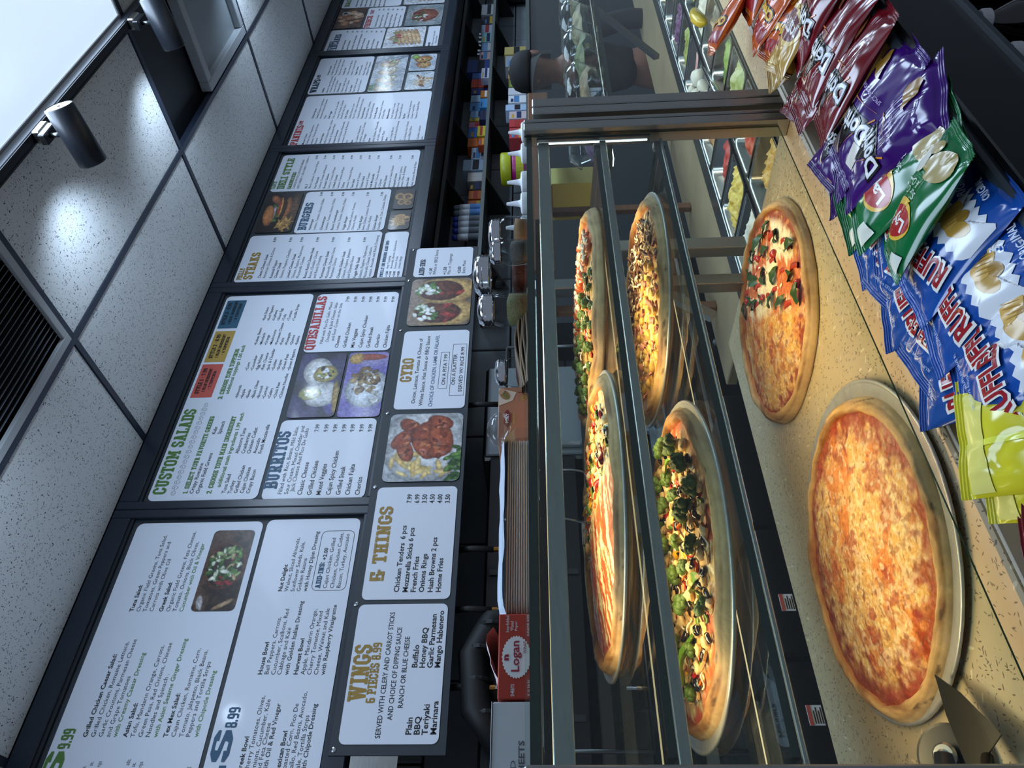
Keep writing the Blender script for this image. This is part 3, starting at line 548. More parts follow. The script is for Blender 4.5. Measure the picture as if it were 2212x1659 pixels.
# lettering table: panel|style|ink|x|z|cap height|width (0 = as the line before)|words
MENU = """A|h|g|-0.026|1.475|.058|.62|SALADS
A|h|g|0.601|1.474|0.038|0.058|9.99
A|t|k|0.548|1.401|0.0135|0.000|s,
A|t|k|0.554|1.382|0.0135|0.000|se,
A|t|k|0.551|1.357|0.0135|0.000|rips
A|t|k|0.555|1.270|0.0135|0.000|ado,
A|t|k|0.551|1.251|0.0135|0.000|se,
A|t|k|0.549|1.230|0.0135|0.000|rips
A|t|k|0.546|1.082|0.0135|0.000|g
A|t|k|0.634|1.407|0.0145|0.296|Grilled Chicken, Romaine Lettuce,
A|b|k|0.634|1.432|0.0145|0.000|Grilled Chicken Caesar Salad:
A|t|k|0.634|1.383|0.0145|0.000|Garlic Croutons, Parmesan Cheese
A|t|k|0.634|1.360|0.0145|0.000|and Grape Tomatoes
A|m|g|0.634|1.338|0.0145|0.000|with Creamy Caesar Dressing
A|b|k|0.634|1.306|0.0145|0.000|Asian Salad:
A|t|k|0.633|1.282|0.0145|0.000|Tofu, Mandarin Orange, Carrots,
A|t|k|0.633|1.258|0.0145|0.000|Green Peas, Red Onions, Chinese
A|t|k|0.633|1.235|0.0145|0.000|Noodles and Spinach .
A|m|g|0.633|1.211|0.0145|0.000|with Asian Sesame Ginger Dressing
A|b|k|0.633|1.179|0.0145|0.000|Tex Mex Salad:
A|t|k|0.633|1.155|0.0145|0.000|Cajun Chicken, Romaine, Corn,
A|t|k|0.633|1.130|0.0145|0.000|Tomato, Jalapeno, Black Beans,
A|t|k|0.633|1.109|0.0145|0.000|Peppers and Tortilla Strips
A|m|g|0.633|1.084|0.0145|0.000|with Chipotle Dressing
A|t|k|1.034|1.408|0.0145|0.294|Organic Field Greens, Tuna Salad,
A|b|k|1.035|1.432|0.0145|0.000|Tuna Salad:
A|t|k|1.034|1.385|0.0145|0.000|Tomatoes, Green Peppers and
A|t|k|1.034|1.362|0.0145|0.000|Carrots with Olive Oil
A|b|k|1.033|1.328|0.0145|0.000|Greek Salad:
A|t|k|1.033|1.303|0.0145|0.000|Organic Field Greens, Feta Cheese,
A|t|k|1.033|1.280|0.0145|0.000|Tomato, Onions, Black Olives,
A|m|g|1.032|1.257|0.0145|0.000|Cucumber with Oil & Vinegar
B|h|b|0.092|0.974|.058|.56|BOWLS
B|h|b|0.659|0.972|0.036|0.060|8.99
B|t|k|0.532|0.904|0.0145|0.221|Cherry Tomatoes, Olives,
B|b|k|0.532|0.925|0.0145|0.000|Greek Bowl
B|t|k|0.532|0.884|0.0145|0.000|Onions, Cucumber, Kale
B|t|k|0.532|0.867|0.0145|0.000|and Feta Cheese
B|m|k|0.532|0.849|0.0145|0.000|with Oil & Red Vinegar
B|b|k|0.531|0.810|0.0145|0.000|Mexican Bowl
B|t|k|0.531|0.792|0.0145|0.000|Roasted Corn, Pico De
B|t|k|0.531|0.772|0.0145|0.000|Gallo, Red Beans, Avocado,
B|t|k|0.531|0.752|0.0145|0.000|Kale, Tortilla Strips
B|m|k|0.531|0.734|0.0145|0.000|with Chipotle Dressing
B|t|k|0.818|0.910|0.0145|0.191|Bell Peppers, Carrots,
B|b|k|0.818|0.931|0.0145|0.000|House Bowl
B|t|k|0.817|0.888|0.0145|0.000|Cucumber, Scallions, Red
B|t|k|0.817|0.868|0.0145|0.000|Cabbage and Kale
B|m|k|0.817|0.845|0.0145|0.000|with Golden Italian Dressing
B|b|k|0.817|0.815|0.0145|0.000|Harvest Bowl
B|t|k|0.817|0.792|0.0145|0.000|Apple, Mandarin Orange,
B|t|k|0.816|0.771|0.0145|0.000|Cherry Tomatoe, Mixed
B|t|k|0.816|0.749|0.0145|0.000|Cheese, Walnut and Kale
B|m|k|0.816|0.727|0.0145|0.000|with Raspberry Vinaigrette
B|t|k|1.101|0.907|0.0145|0.208|Walnut, Sliced Almonds,
B|b|k|1.101|0.929|0.0145|0.000|Nut Delight
B|t|k|1.100|0.885|0.0145|0.000|Sunflower Seeds, Kale,
B|t|k|1.100|0.864|0.0145|0.000|Golden Raisins
B|m|k|1.100|0.841|0.0145|0.000|with Honey Dijon Dressing
B|h|b|1.111|0.797|0.018|0.098|ADD-INS:
B|b|k|1.217|0.795|0.0145|0.049|+2.00
B|t|k|1.110|0.774|0.0145|0.195|Cajun Chicken, Grilled
B|t|k|1.110|0.749|0.0145|0.000|Chicken, Chicken Cutlet,
B|t|k|1.110|0.726|0.0145|0.000|Bacon, Turkey, Avocado
D|h|g|1.507|1.477|0.052|0.423|CUSTOM SALADS
D|h|g|1.508|1.389|0.0195|0.381|1. SELECT YOUR FAVORITE GREENS
D|m|k|1.507|1.343|0.0155|0.191|Organic Field Greens
D|m|k|1.507|1.367|0.0155|0.000|Crispy Romaine
D|m|k|1.793|1.361|0.0155|0.000|Kale
D|m|k|1.794|1.337|0.0155|0.000|Spinach
D|h|g|1.506|1.295|0.0195|0.380|2. CHOOSE YOUR MAIN INGREDIENT
D|b|g|1.534|1.267|0.0165|0.370|additional main ingredients 1.99 each
D|m|k|1.505|1.193|0.0155|0.130|Grilled Chicken
D|m|k|1.506|1.240|0.0155|0.000|Tuna Salad
D|m|k|1.505|1.216|0.0155|0.000|Turkey
D|m|k|1.504|1.168|0.0155|0.000|Cajun Chicken
D|m|k|1.503|1.144|0.0155|0.000|Crispy Bacon
D|m|k|1.690|1.142|0.0155|0.147|Fresh Mozzarella
D|m|k|1.693|1.237|0.0155|0.000|Albacore Tuna
D|m|k|1.692|1.212|0.0155|0.000|Cranberries
D|m|k|1.691|1.189|0.0155|0.000|Chicken Cutlet
D|m|k|1.691|1.164|0.0155|0.000|Avocado
D|h|g|1.984|1.385|0.0195|0.296|3. CHOOSE YOUR TOPPINGS
D|b|g|2.011|1.364|0.0165|0.293|additional toppings 1.00 each
D|m|k|1.978|1.125|0.0135|0.142|•Chinese Noodles
D|m|k|1.984|1.318|0.0135|0.000|•Almonds
D|m|k|1.984|1.295|0.0135|0.000|•Apple
D|m|k|1.983|1.270|0.0135|0.000|•Beets
D|m|k|1.982|1.246|0.0135|0.000|•Black Olives
D|m|k|1.981|1.222|0.0135|0.000|•Broccoli
D|m|k|1.980|1.198|0.0135|0.000|•Carrots
D|m|k|1.979|1.174|0.0135|0.000|•Celery
D|m|k|1.979|1.150|0.0135|0.000|•Chick Peas
D|m|k|2.142|1.219|0.0135|0.134|•Jack & Cheddar
D|m|k|2.145|1.314|0.0135|0.000|•Corn
D|m|k|2.144|1.291|0.0135|0.000|•Cucumber
D|m|k|2.144|1.267|0.0135|0.000|•Egg Whites
D|m|k|2.143|1.243|0.0135|0.000|•Feta Cheese
D|m|k|2.141|1.195|0.0135|0.000|•Golden
D|m|k|2.140|1.172|0.0135|0.000|•Grapes
D|m|k|2.139|1.149|0.0135|0.000|•Green Peas
D|m|k|2.138|1.123|0.0135|0.000|•Green Peppers
D|m|k|2.298|1.216|0.0135|0.146|•Parmesan Cheese
D|m|k|2.302|1.313|0.0135|0.000|•Kidney Beans
D|m|k|2.301|1.288|0.0135|0.000|•Mandarin
D|m|k|2.300|1.265|0.0135|0.000|•Orange
D|m|k|2.299|1.241|0.0135|0.000|•Mushrooms
D|m|k|2.297|1.193|0.0135|0.000|•Pasta
D|m|k|2.296|1.169|0.0135|0.000|•Pineapple
D|m|k|2.295|1.146|0.0135|0.000|•Quinoa
D|m|k|2.294|1.122|0.0135|0.000|•Raisins
D|m|k|2.461|1.290|0.0135|0.106|•Red Peppers
D|m|k|2.462|1.313|0.0135|0.000|•Red Onion
D|m|k|2.460|1.266|0.0135|0.000|•Scallions
D|m|k|2.459|1.242|0.0135|0.000|•Sliced Egg
D|m|k|2.458|1.217|0.0135|0.000|•Tofu
D|m|k|2.457|1.193|0.0135|0.000|•Tomato
D|m|k|2.455|1.168|0.0135|0.000|•Tortilla Strips
S|h|k|2.016|1.498|0.0185|0.148|STYLE 1 - 7.99
S|h|k|2.027|1.475|0.0135|0.135|1 MAIN INGREDIENT
S|h|k|2.040|1.453|0.0135|0.106|+ 2 TOPPINGS
S|h|k|2.226|1.497|0.0185|0.151|STYLE 2 - 8.99
S|h|k|2.229|1.473|0.0135|0.147|1 MAIN INGREDIENT
S|h|k|2.244|1.450|0.0135|0.115|+ 4 TOPPINGS
S|h|k|2.442|1.501|0.0185|0.150|STYLE 3 - 8.99
S|h|k|2.445|1.475|0.0135|0.160|1 MAIN INGREDIENT
S|h|k|2.461|1.451|0.0135|0.126|+ 6 TOPPINGS
E|h|b|1.522|1.043|0.054|0.277|BURRITOS
E|t|k|1.496|1.018|0.0165|0.328|Filled with Rice, Beans, Mild Salsa,
E|t|k|1.496|0.993|0.0165|0.330|Sour Cream, Mixed Cheddar and
E|t|k|1.508|0.973|0.0165|0.306|Jack Cheese And Pico De Gallo
E|m|k|1.489|0.828|0.019|0.206|Cajun Spicy Chicken
E|m|k|1.491|0.939|0.019|0.000|Classic Cheese
E|m|k|1.490|0.902|0.019|0.000|Grilled Chicken
E|m|k|1.489|0.866|0.019|0.000|Mixed Veggies
E|m|k|1.488|0.790|0.019|0.000|Grilled Steak
E|m|k|1.487|0.754|0.019|0.000|Chicken Fajita
E|m|k|1.486|0.716|0.019|0.000|Chorizo
E|m|k|1.794|0.931|0.018|0.038|7.99
E|m|k|1.793|0.893|0.018|0.000|9.99
E|m|k|1.792|0.856|0.018|0.000|9.99
E|m|k|1.791|0.819|0.018|0.000|9.99
E|m|k|1.790|0.784|0.018|0.000|9.99
E|m|k|1.789|0.746|0.018|0.000|9.99
E|m|k|1.788|0.710|0.018|0.000|9.99
F|h|r|2.260|1.041|0.045|0.359|QUESADILLAS
F|t|k|2.298|1.007|0.0145|0.278|Filled with Pico De Gallo, Mixed
F|t|k|2.306|0.982|0.0145|0.266|Cheddar & Jack Cheese, Salsa
F|t|k|2.314|0.958|0.0145|0.253|and Sour Cream on the Side
F|m|k|2.266|0.822|0.0165|0.209|Cajun Spicy Chicken
F|m|k|2.270|0.931|0.0165|0.000|Cheese
F|m|k|2.269|0.895|0.0165|0.000|Grilled Chicken
F|m|k|2.267|0.858|0.0165|0.000|Mix Veggies
F|m|k|2.264|0.786|0.0165|0.000|Grilled Steak
F|m|k|2.263|0.748|0.0165|0.000|Chorizo
F|m|k|2.261|0.710|0.0165|0.000|Chicken Fajita
F|m|k|2.575|0.930|0.016|0.038|7.99
F|m|k|2.573|0.892|0.016|0.000|9.99
F|m|k|2.571|0.854|0.016|0.000|9.99
F|m|k|2.569|0.818|0.016|0.000|9.99
F|m|k|2.568|0.782|0.016|0.000|9.99
F|m|k|2.566|0.746|0.016|0.000|9.99
F|m|k|2.564|0.709|0.016|0.000|9.99
H|h|y|2.764|1.505|0.026|0.090|PHILLY
H|h|y|2.766|1.452|0.047|0.210|STEAKS
H|t|k|2.742|0.850|0.015|0.343|Tomato, Avocado and Ranch Dressing
H|m|k|2.771|1.410|0.015|0.000|Classic Cheese Steak
H|t|k|2.770|1.385|0.015|0.000|American Cheese & Onion
H|m|k|2.768|1.350|0.015|0.000|Roasted Pepper
H|m|k|2.767|1.326|0.015|0.000|Cheese Steak
H|t|k|2.765|1.298|0.015|0.000|Onions, Peppers, Cheddar
H|m|k|2.763|1.264|0.015|0.000|Loaded Cheese Steak
H|t|k|2.762|1.237|0.015|0.000|Onions, Peppers, Mushroom,
H|t|k|2.761|1.213|0.015|0.000|Mozzarella Cheese
H|m|k|2.759|1.177|0.015|0.000|Bacon Ranch Cheese Steak
H|t|k|2.758|1.152|0.015|0.000|Bacon, Cheddar Cheese
H|t|k|2.756|1.127|0.015|0.000|and Ranch Dressing
H|m|k|2.755|1.093|0.015|0.000|Parmesan Cheese Steak
H|t|k|2.753|1.066|0.015|0.000|Mozzarella, Marinara Sauce,
H|t|k|2.752|1.043|0.015|0.000|Parmesan Cheese
H|m|k|2.750|1.007|0.015|0.000|Chipotle Chicken Steak
H|t|k|2.749|0.982|0.015|0.000|Onions, Peppers, Jalapeno
H|t|k|2.748|0.956|0.015|0.000|and Chipotle Sauce
H|m|k|2.746|0.924|0.015|0.000|Veggie Philly Steak
H|t|k|2.745|0.897|0.015|0.000|Onions, Peppers, Mushroom,
H|t|k|2.743|0.873|0.015|0.000|Mazzarella Cheese, Lettuce,
H|m|k|3.061|1.398|0.015|0.039|8.99
H|m|k|3.056|1.312|0.015|0.000|9.99
H|m|k|3.053|1.252|0.015|0.000|9.99
H|m|k|3.048|1.167|0.015|0.000|9.99
H|m|k|3.043|1.083|0.015|0.000|9.99
H|m|k|3.038|0.998|0.015|0.000|9.99
H|m|k|3.033|0.915|0.015|0.000|9.99
P|h|b|2.750|0.790|0.0155|0.288|PHILLY OR BURGER ADD-INS:
P|t|k|2.810|0.749|0.012|0.225|Avocado, Bacon, Guacamole
P|t|k|2.811|0.768|0.012|0.000|Any Topping
P|t|k|2.809|0.729|0.012|0.000|French Fries
P|t|k|2.808|0.709|0.012|0.000|Onion Rings
P|b|k|2.749|0.766|0.012|0.043|+1.00
P|b|k|2.748|0.749|0.012|0.000|+1.50
P|b|k|2.747|0.729|0.012|0.000|+3.00
P|b|k|2.746|0.708|0.012|0.000|+4.00
J|h|b|3.155|1.256|0.046|0.247|BURGERS
J|t|k|3.152|1.204|0.014|0.285|Lettuce, Tomato, Onions, Pickles
J|m|k|3.154|1.230|0.014|0.000|Hamburger
J|m|k|3.150|1.167|0.014|0.000|Cheeseburger
J|t|k|3.149|1.141|0.014|0.000|Lettuce, Tomato, Onions, Pickles
J|m|k|3.146|1.107|0.014|0.000|Bacon Cheeseburger
J|t|k|3.145|1.079|0.014|0.000|Lettuce, Tomato, Onions, Pickles
J|m|k|3.143|1.045|0.014|0.000|Veggie Burger
J|t|k|3.141|1.019|0.014|0.000|Mozzarella, Lettuce, Tomato,
J|t|k|3.140|0.996|0.014|0.000|Onions, Pickles
J|m|k|3.138|0.962|0.014|0.000|Turkey Burger
J|t|k|3.136|0.939|0.014|0.000|Swiss Cheese, Lettuce, Tomato,
J|t|k|3.135|0.913|0.014|0.000|Onion, Pickles
J|m|k|3.133|0.880|0.014|0.000|Chicken Burger
J|t|k|3.132|0.856|0.014|0.000|Cheddar, Let, Tom, Coleslaw, Pickles
J|m|k|3.464|1.224|0.0145|0.038|5.99
J|m|k|3.460|1.163|0.0145|0.000|6.99
J|m|k|3.456|1.099|0.0145|0.000|8.99
J|m|k|3.452|1.040|0.0145|0.000|7.99
J|m|k|3.446|0.957|0.0145|0.000|7.99
J|m|k|3.441|0.876|0.0145|0.000|7.99
K|h|g|3.548|1.515|0.024|0.080|TASTY
K|h|g|3.549|1.460|0.044|0.317|DELI STYLE
K|h|g|3.546|1.420|0.022|0.168|SANDWICHES
K|t|k|3.548|1.399|0.013|0.300|CHOICE OF ROLL OR SLICED BREAD
K|t|k|3.546|1.374|0.013|0.337|ADD CHEESE +1 ON A HERO +1 WRAP +1
K|t|k|3.544|1.307|0.0135|0.279|Bacon, Lettuce, Tomato & Mayo
K|m|k|3.545|1.328|0.0135|0.000|B.L.T
K|m|k|3.542|1.275|0.0135|0.000|Hot Pastrami
K|t|k|3.540|1.250|0.0135|0.000|Lettuce, Tomato & Mustard
K|m|k|3.538|1.221|0.0135|0.000|Breaded Chicken
K|t|k|3.536|1.195|0.0135|0.000|Lettuce, Tomato & Mayo
K|m|k|3.535|1.168|0.0135|0.000|Grilled Chicken
K|t|k|3.533|1.142|0.0135|0.000|Lettuce, Tomato & Mayo
K|m|k|3.531|1.115|0.0135|0.000|Turkey
K|t|k|3.529|1.090|0.0135|0.000|Lettuce, Tomato & Mayo
K|m|k|3.527|1.061|0.0135|0.000|Tuna Salad
K|t|k|3.525|1.035|0.0135|0.000|Lettuce & Tomato
K|m|k|3.524|1.007|0.0135|0.000|Chicken Salad
K|t|k|3.522|0.980|0.0135|0.000|Lettuce & Tomato
K|m|k|3.520|0.953|0.0135|0.000|Fresh Mozzarella
K|t|k|3.518|0.928|0.0135|0.000|Spinach, Tomato, Avocado
K|t|k|3.516|0.903|0.0135|0.000|& Chipotle
K|m|k|3.515|0.876|0.0135|0.000|Grilled Cheese
K|t|k|3.513|0.849|0.0135|0.000|American or Swiss Cheese
K|m|k|3.511|0.821|0.0135|0.000|Chopped Cheese
K|t|k|3.509|0.797|0.0135|0.000|Onions, Peppers, Lettuce,
K|t|k|3.508|0.776|0.0135|0.000|Tomato, Mayo & Ketchup
K|m|k|3.506|0.746|0.0135|0.000|Turkey Club
K|t|k|3.504|0.718|0.0135|0.000|Turkey, Lettuce, Bacon & Mayo
K|m|k|3.848|1.325|0.014|0.041|6.50
K|m|k|3.844|1.272|0.014|0.000|7.99
K|m|k|3.840|1.218|0.014|0.000|6.99
K|m|k|3.836|1.163|0.014|0.000|6.99
K|m|k|3.832|1.110|0.014|0.000|6.99
K|m|k|3.828|1.054|0.014|0.000|6.99
K|m|k|3.824|1.001|0.014|0.000|6.99
K|m|k|3.820|0.946|0.014|0.000|7.99
K|m|k|3.814|0.870|0.014|0.000|3.99
K|m|k|3.810|0.816|0.014|0.000|7.99
K|m|k|3.805|0.741|0.014|0.000|7.99
N|h|r|4.020|1.484|0.045|0.229|PANINIS
N|h|r|4.262|1.498|0.025|0.045|8.99
N|t|k|4.008|1.307|0.0135|0.293|Grilled Chicken, Pepper, Onion
N|m|k|4.019|1.441|0.0135|0.000|Monte Cristo
N|t|k|4.017|1.417|0.0135|0.000|Turkey, Ham, Pepperoni,
N|t|k|4.015|1.390|0.0135|0.000|Lettuce, Tomato & Honey
N|t|k|4.013|1.364|0.0135|0.000|Mustard
N|m|k|4.011|1.335|0.0135|0.000|Chicken Fajita
N|t|k|4.006|1.280|0.0135|0.000|Cheddar & Chipotle Mayo
N|m|k|4.004|1.250|0.0135|0.000|Chicken Parmesan
N|t|k|4.002|1.224|0.0135|0.000|Breaded Chicken, Mozzarella,
N|t|k|4.000|1.197|0.0135|0.000|Parmesan Cheese & Marinara
N|t|k|3.998|1.171|0.0135|0.000|Sauce
N|m|k|3.995|1.138|0.0135|0.000|Italian
N|t|k|3.993|1.111|0.0135|0.000|Ham, Salami, Pepperoni,
N|t|k|3.991|1.088|0.0135|0.000|Provolone, Lettuce, Tomato,
N|t|k|3.990|1.065|0.0135|0.000|Oil & Vinegar
N|m|k|3.987|1.032|0.0135|0.000|Mexican
N|t|k|3.985|1.006|0.0135|0.000|Breaded Chicken, Mozzarella,
N|t|k|3.983|0.980|0.0135|0.000|Pico de Gallo, Lettuce
N|t|k|3.981|0.953|0.0135|0.000|& Chipotle Mayo
N|m|k|3.979|0.925|0.0135|0.000|Tex Mex
N|t|k|3.977|0.900|0.0135|0.000|Turkey, Crispy Bacon,
N|t|k|3.975|0.875|0.0135|0.000|Guacamole & Ranch Dressing
N|m|k|3.972|0.839|0.0135|0.000|Greek
N|t|k|3.970|0.813|0.0135|0.000|Grilled Chicken, Feta Cheese,
N|t|k|3.968|0.787|0.0135|0.000|Tomato & Black Olives
N|m|k|3.966|0.761|0.0135|0.000|Tuna
N|t|k|3.963|0.732|0.0135|0.000|Tuna, Cheddar, Lettuce
N|t|k|3.961|0.706|0.0135|0.000|& Tomato
N|t|k|4.327|1.413|0.0135|0.262|Grilled Chicken, Crispy Bacon,
N|m|k|4.330|1.441|0.0135|0.000|Chicken Bacon
N|t|k|4.325|1.389|0.0135|0.000|American Cheese & Chipotle
N|t|k|4.323|1.361|0.0135|0.000|Mayo
N|m|k|4.320|1.333|0.0135|0.000|Deli Veggie
N|t|k|4.318|1.305|0.0135|0.000|Tofu, Corn, Pico de Gallo,
N|t|k|4.316|1.277|0.0135|0.000|Lettuce, Avocado, Chipotle
N|t|k|4.314|1.253|0.0135|0.000|Ranch & Pesto Sauce
N|m|k|4.311|1.225|0.0135|0.000|Deli Chicken
N|t|k|4.309|1.197|0.0135|0.000|Grilled Chicken, Corn,
N|t|k|4.307|1.173|0.0135|0.000|Pico De Gallo, Lettuce, Avocado,
N|t|k|4.304|1.145|0.0135|0.000|Chipotle Ranch & Pesto Sauce
N|m|k|4.302|1.118|0.0135|0.000|Pastrami Reuben
N|t|k|4.300|1.092|0.0135|0.000|Pastrami, Swiss, Coleslaw,
N|t|k|4.298|1.065|0.0135|0.000|Russian Salad Dressing
N|m|k|4.295|1.035|0.0135|0.000|Fresh Mozzarella
N|t|k|4.293|1.007|0.0135|0.000|Romaine, Lettuce, Tomato
N|t|k|4.291|0.983|0.0135|0.000|& Pesto Mayo
N|m|k|4.288|0.952|0.0135|0.000|Mediterranean
N|t|k|4.286|0.925|0.0135|0.000|Fresh Spinach, Tomato,
N|t|k|4.283|0.900|0.0135|0.000|Roasted Peppers, Fresh
N|t|k|4.281|0.874|0.0135|0.000|Mozzarella & Balsamic
N|m|k|4.279|0.846|0.0135|0.000|Big Boy
N|t|k|4.277|0.819|0.0135|0.000|Grilled Chicken, American
N|t|k|4.275|0.795|0.0135|0.000|Cheese, French Fries
N|t|k|4.272|0.768|0.0135|0.000|Tomato & Chipotle Mayo
Q|h|n|4.672|1.489|0.045|0.190|WRAPS
Q|h|n|4.873|1.500|0.025|0.053|8.99
Q|t|k|4.670|1.409|0.0135|0.231|Bacon, Ham, Mozzarella,
Q|m|k|4.673|1.439|0.0135|0.000|Buffalo
Q|t|k|4.668|1.387|0.0135|0.000|Cheese, Roast Peppers,
Q|t|k|4.666|1.362|0.0135|0.000|Lettuce & Tomato
Q|m|k|4.663|1.336|0.0135|0.000|Chicken Salad
Q|t|k|4.661|1.308|0.0135|0.000|Chicken Salad, Bacon,
Q|t|k|4.658|1.283|0.0135|0.000|Lettuce & Tomato
Q|m|k|4.656|1.252|0.0135|0.000|Tuna Salad
Q|t|k|4.653|1.227|0.0135|0.000|Tuna Salad, Avocado,
Q|t|k|4.650|1.198|0.0135|0.000|Lettuce & Tomato
Q|t|k|4.916|1.420|0.0135|0.230|Grilled Chicken, Romaine,
Q|m|k|4.919|1.447|0.0135|0.000|Chicken Caesar
Q|t|k|4.914|1.394|0.0135|0.000|Parmesan Cheese, Roasted
Q|t|k|4.911|1.367|0.0135|0.000|Peppers & Creamy Caesar
Q|m|k|4.908|1.337|0.0135|0.000|Turkey Club
Q|t|k|4.905|1.307|0.0135|0.000|Turkey, Avocado, Bacon,
Q|t|k|4.903|1.280|0.0135|0.000|Lettuce, Tomato & Mayo
Q|m|k|4.900|1.250|0.0135|0.000|Veggie Cheese
Q|t|k|4.897|1.224|0.0135|0.000|Fresh Mozzarella,
Q|t|k|4.894|1.194|0.0135|0.000|Mixed Veggies, Lettuce
Q|t|k|4.892|1.171|0.0135|0.000|& Balsamic Vinaigrette
R|h|b|5.279|1.505|0.024|0.175|BUTTERMILK
R|h|b|5.284|1.461|0.044|0.287|PANCAKES
R|m|k|5.278|1.339|0.0145|0.261|Chocolate Chip Pancakes
R|m|k|5.286|1.411|0.0145|0.000|Original Pancakes
R|m|k|5.282|1.375|0.0145|0.000|Banana Pancakes
R|m|k|5.274|1.302|0.0145|0.000|Banana Chocolate Pancakes
R|m|k|5.270|1.268|0.0145|0.000|Strawberry Pancakes
R|m|k|5.266|1.231|0.0145|0.000|Sausage Pancakes
R|m|k|5.263|1.195|0.0145|0.000|Blueberry Pancakes
R|m|k|5.259|1.160|0.0145|0.000|Bacon Pancakes
R|m|k|5.597|1.418|0.0145|0.028|6.99
R|m|k|5.592|1.376|0.0145|0.000|7.99
R|m|k|5.588|1.341|0.0145|0.000|7.99
R|m|k|5.584|1.305|0.0145|0.000|7.99
R|m|k|5.580|1.267|0.0145|0.000|7.99
R|m|k|5.576|1.230|0.0145|0.000|7.99
R|m|k|5.571|1.192|0.0145|0.000|7.99
R|m|k|5.567|1.153|0.0145|0.000|7.99
T|h|r|5.663|1.265|0.045|0.218|FRENCH
T|h|r|5.915|1.269|0.026|0.076|TOAST
T|m|k|5.661|1.147|0.0145|0.266|Strawberry French Toast
T|m|k|5.669|1.217|0.0145|0.000|Classic French Toast
T|m|k|5.665|1.182|0.0145|0.000|Banana French Toast
T|m|k|5.657|1.111|0.0145|0.000|Sausage French Toast
T|m|k|5.653|1.077|0.0145|0.000|Blueberry French Toast
T|m|k|5.649|1.041|0.0145|0.000|Bacon French Toast
T|m|k|5.975|1.224|0.0145|0.031|6.99
T|m|k|5.971|1.188|0.0145|0.000|7.99
T|m|k|5.966|1.150|0.0145|0.000|7.99
T|m|k|5.962|1.113|0.0145|0.000|7.99
T|m|k|5.957|1.076|0.0145|0.000|7.99
T|m|k|5.953|1.039|0.0145|0.000|7.99
U|h|n|5.279|0.771|0.016|0.082|ADD-INS:
U|t|k|5.280|0.750|0.012|0.265|+1.25 Bacon, Sausage, Turkey, Ham
U|t|k|5.338|0.728|0.012|0.124|Whipped Cream
V|h|g|6.079|1.486|0.04|0.279|BAGELS
V|m|k|6.076|1.426|0.0145|0.252|Bagel with Butter & Jelly
V|m|k|6.071|1.389|0.0145|0.000|Bagel with Butter & Jelly
V|m|k|6.066|1.352|0.0145|0.000|Bagel with Butter & Jelly
V|m|k|6.062|1.314|0.0145|0.000|Bagel with Butter & Jelly
V|m|k|6.057|1.278|0.0145|0.000|Bagel with Butter & Jelly
V|m|k|6.053|1.239|0.0145|0.000|Bagel with Butter & Jelly
V|m|k|6.048|1.200|0.0145|0.000|Bagel with Butter & Jelly
W|h|y|0.732|0.584|0.056|0.177|WINGS
W|h|y|0.727|0.553|0.029|0.189|6 PIECES 8.99
W|m|k|0.625|0.523|0.0165|0.394|SERVED WITH CELERY AND CARROT STICKS
W|m|k|0.677|0.493|0.0165|0.290|AND CHOICE OF DIPPING SAUCE
W|m|k|0.711|0.464|0.0165|0.224|RANCH OR BLUE CHEESE
W|b|k|0.634|0.355|0.0185|0.098|Marinara
W|b|k|0.634|0.430|0.0185|0.000|Plain
W|b|k|0.634|0.405|0.0185|0.000|BBQ
W|b|k|0.634|0.381|0.0185|0.000|Teriyaki
W|b|k|0.832|0.382|0.0185|0.178|Garlic Parmesan
W|b|k|0.833|0.431|0.0185|0.000|Buffalo
W|b|k|0.832|0.407|0.0185|0.000|Honey BBQ
W|b|k|0.832|0.358|0.0185|0.000|Mango Habenero
X|h|y|1.132|0.577|0.05|0.297|& THINGS
X|b|k|1.089|0.519|0.0185|0.259|Chicken Tenders  6 pcs
X|b|k|1.088|0.489|0.0185|0.000|Mozzarella Sticks 6 pcs
X|b|k|1.088|0.461|0.0185|0.000|French Fries
X|b|k|1.088|0.433|0.0185|0.000|Onions Rings
X|b|k|1.087|0.403|0.0185|0.000|Hash Browns 2 pcs
X|b|k|1.087|0.375|0.0185|0.000|Home Fries
X|b|k|1.443|0.512|0.0185|0.038|7.99
X|b|k|1.442|0.483|0.0185|0.000|6.99
X|b|k|1.441|0.455|0.0185|0.000|3.50
X|b|k|1.441|0.426|0.0185|0.000|4.50
X|b|k|1.440|0.397|0.0185|0.000|4.00
X|b|k|1.439|0.368|0.0185|0.000|3.50
Y|h|y|2.047|0.575|0.05|0.138|GYRO
Y|m|k|1.925|0.547|0.0165|0.382|Onion, Lettuce, Tomato & Choice of
Y|m|k|1.913|0.514|0.0165|0.408|White Sauce, Hot Sauce or BBQ Sauce
Y|m|b|1.906|0.473|0.0165|0.418|CHOICE OF CHICKEN, LAMB OR FALAFEL
Y|m|k|2.024|0.427|0.0165|0.180|ON A PITA 7.99
Y|m|k|2.023|0.385|0.0165|0.180|ON A PLATTER
Y|m|k|1.983|0.354|0.0165|0.263|SERVED W/ RICE 8.99
Z|h|n|2.743|0.583|0.026|0.124|ADD-INS:
Z|b|k|2.747|0.544|0.0165|0.051|+1.00
Z|t|k|2.746|0.524|0.0165|0.192|White or BBQ Sauce
Z|b|k|2.743|0.473|0.0165|0.059|+1.50
Z|t|k|2.745|0.452|0.0165|0.159|Pita or Toppings
Z|b|k|2.749|0.402|0.0165|0.052|+2.00
Z|t|k|2.750|0.380|0.0165|0.099|Extra Meat"""
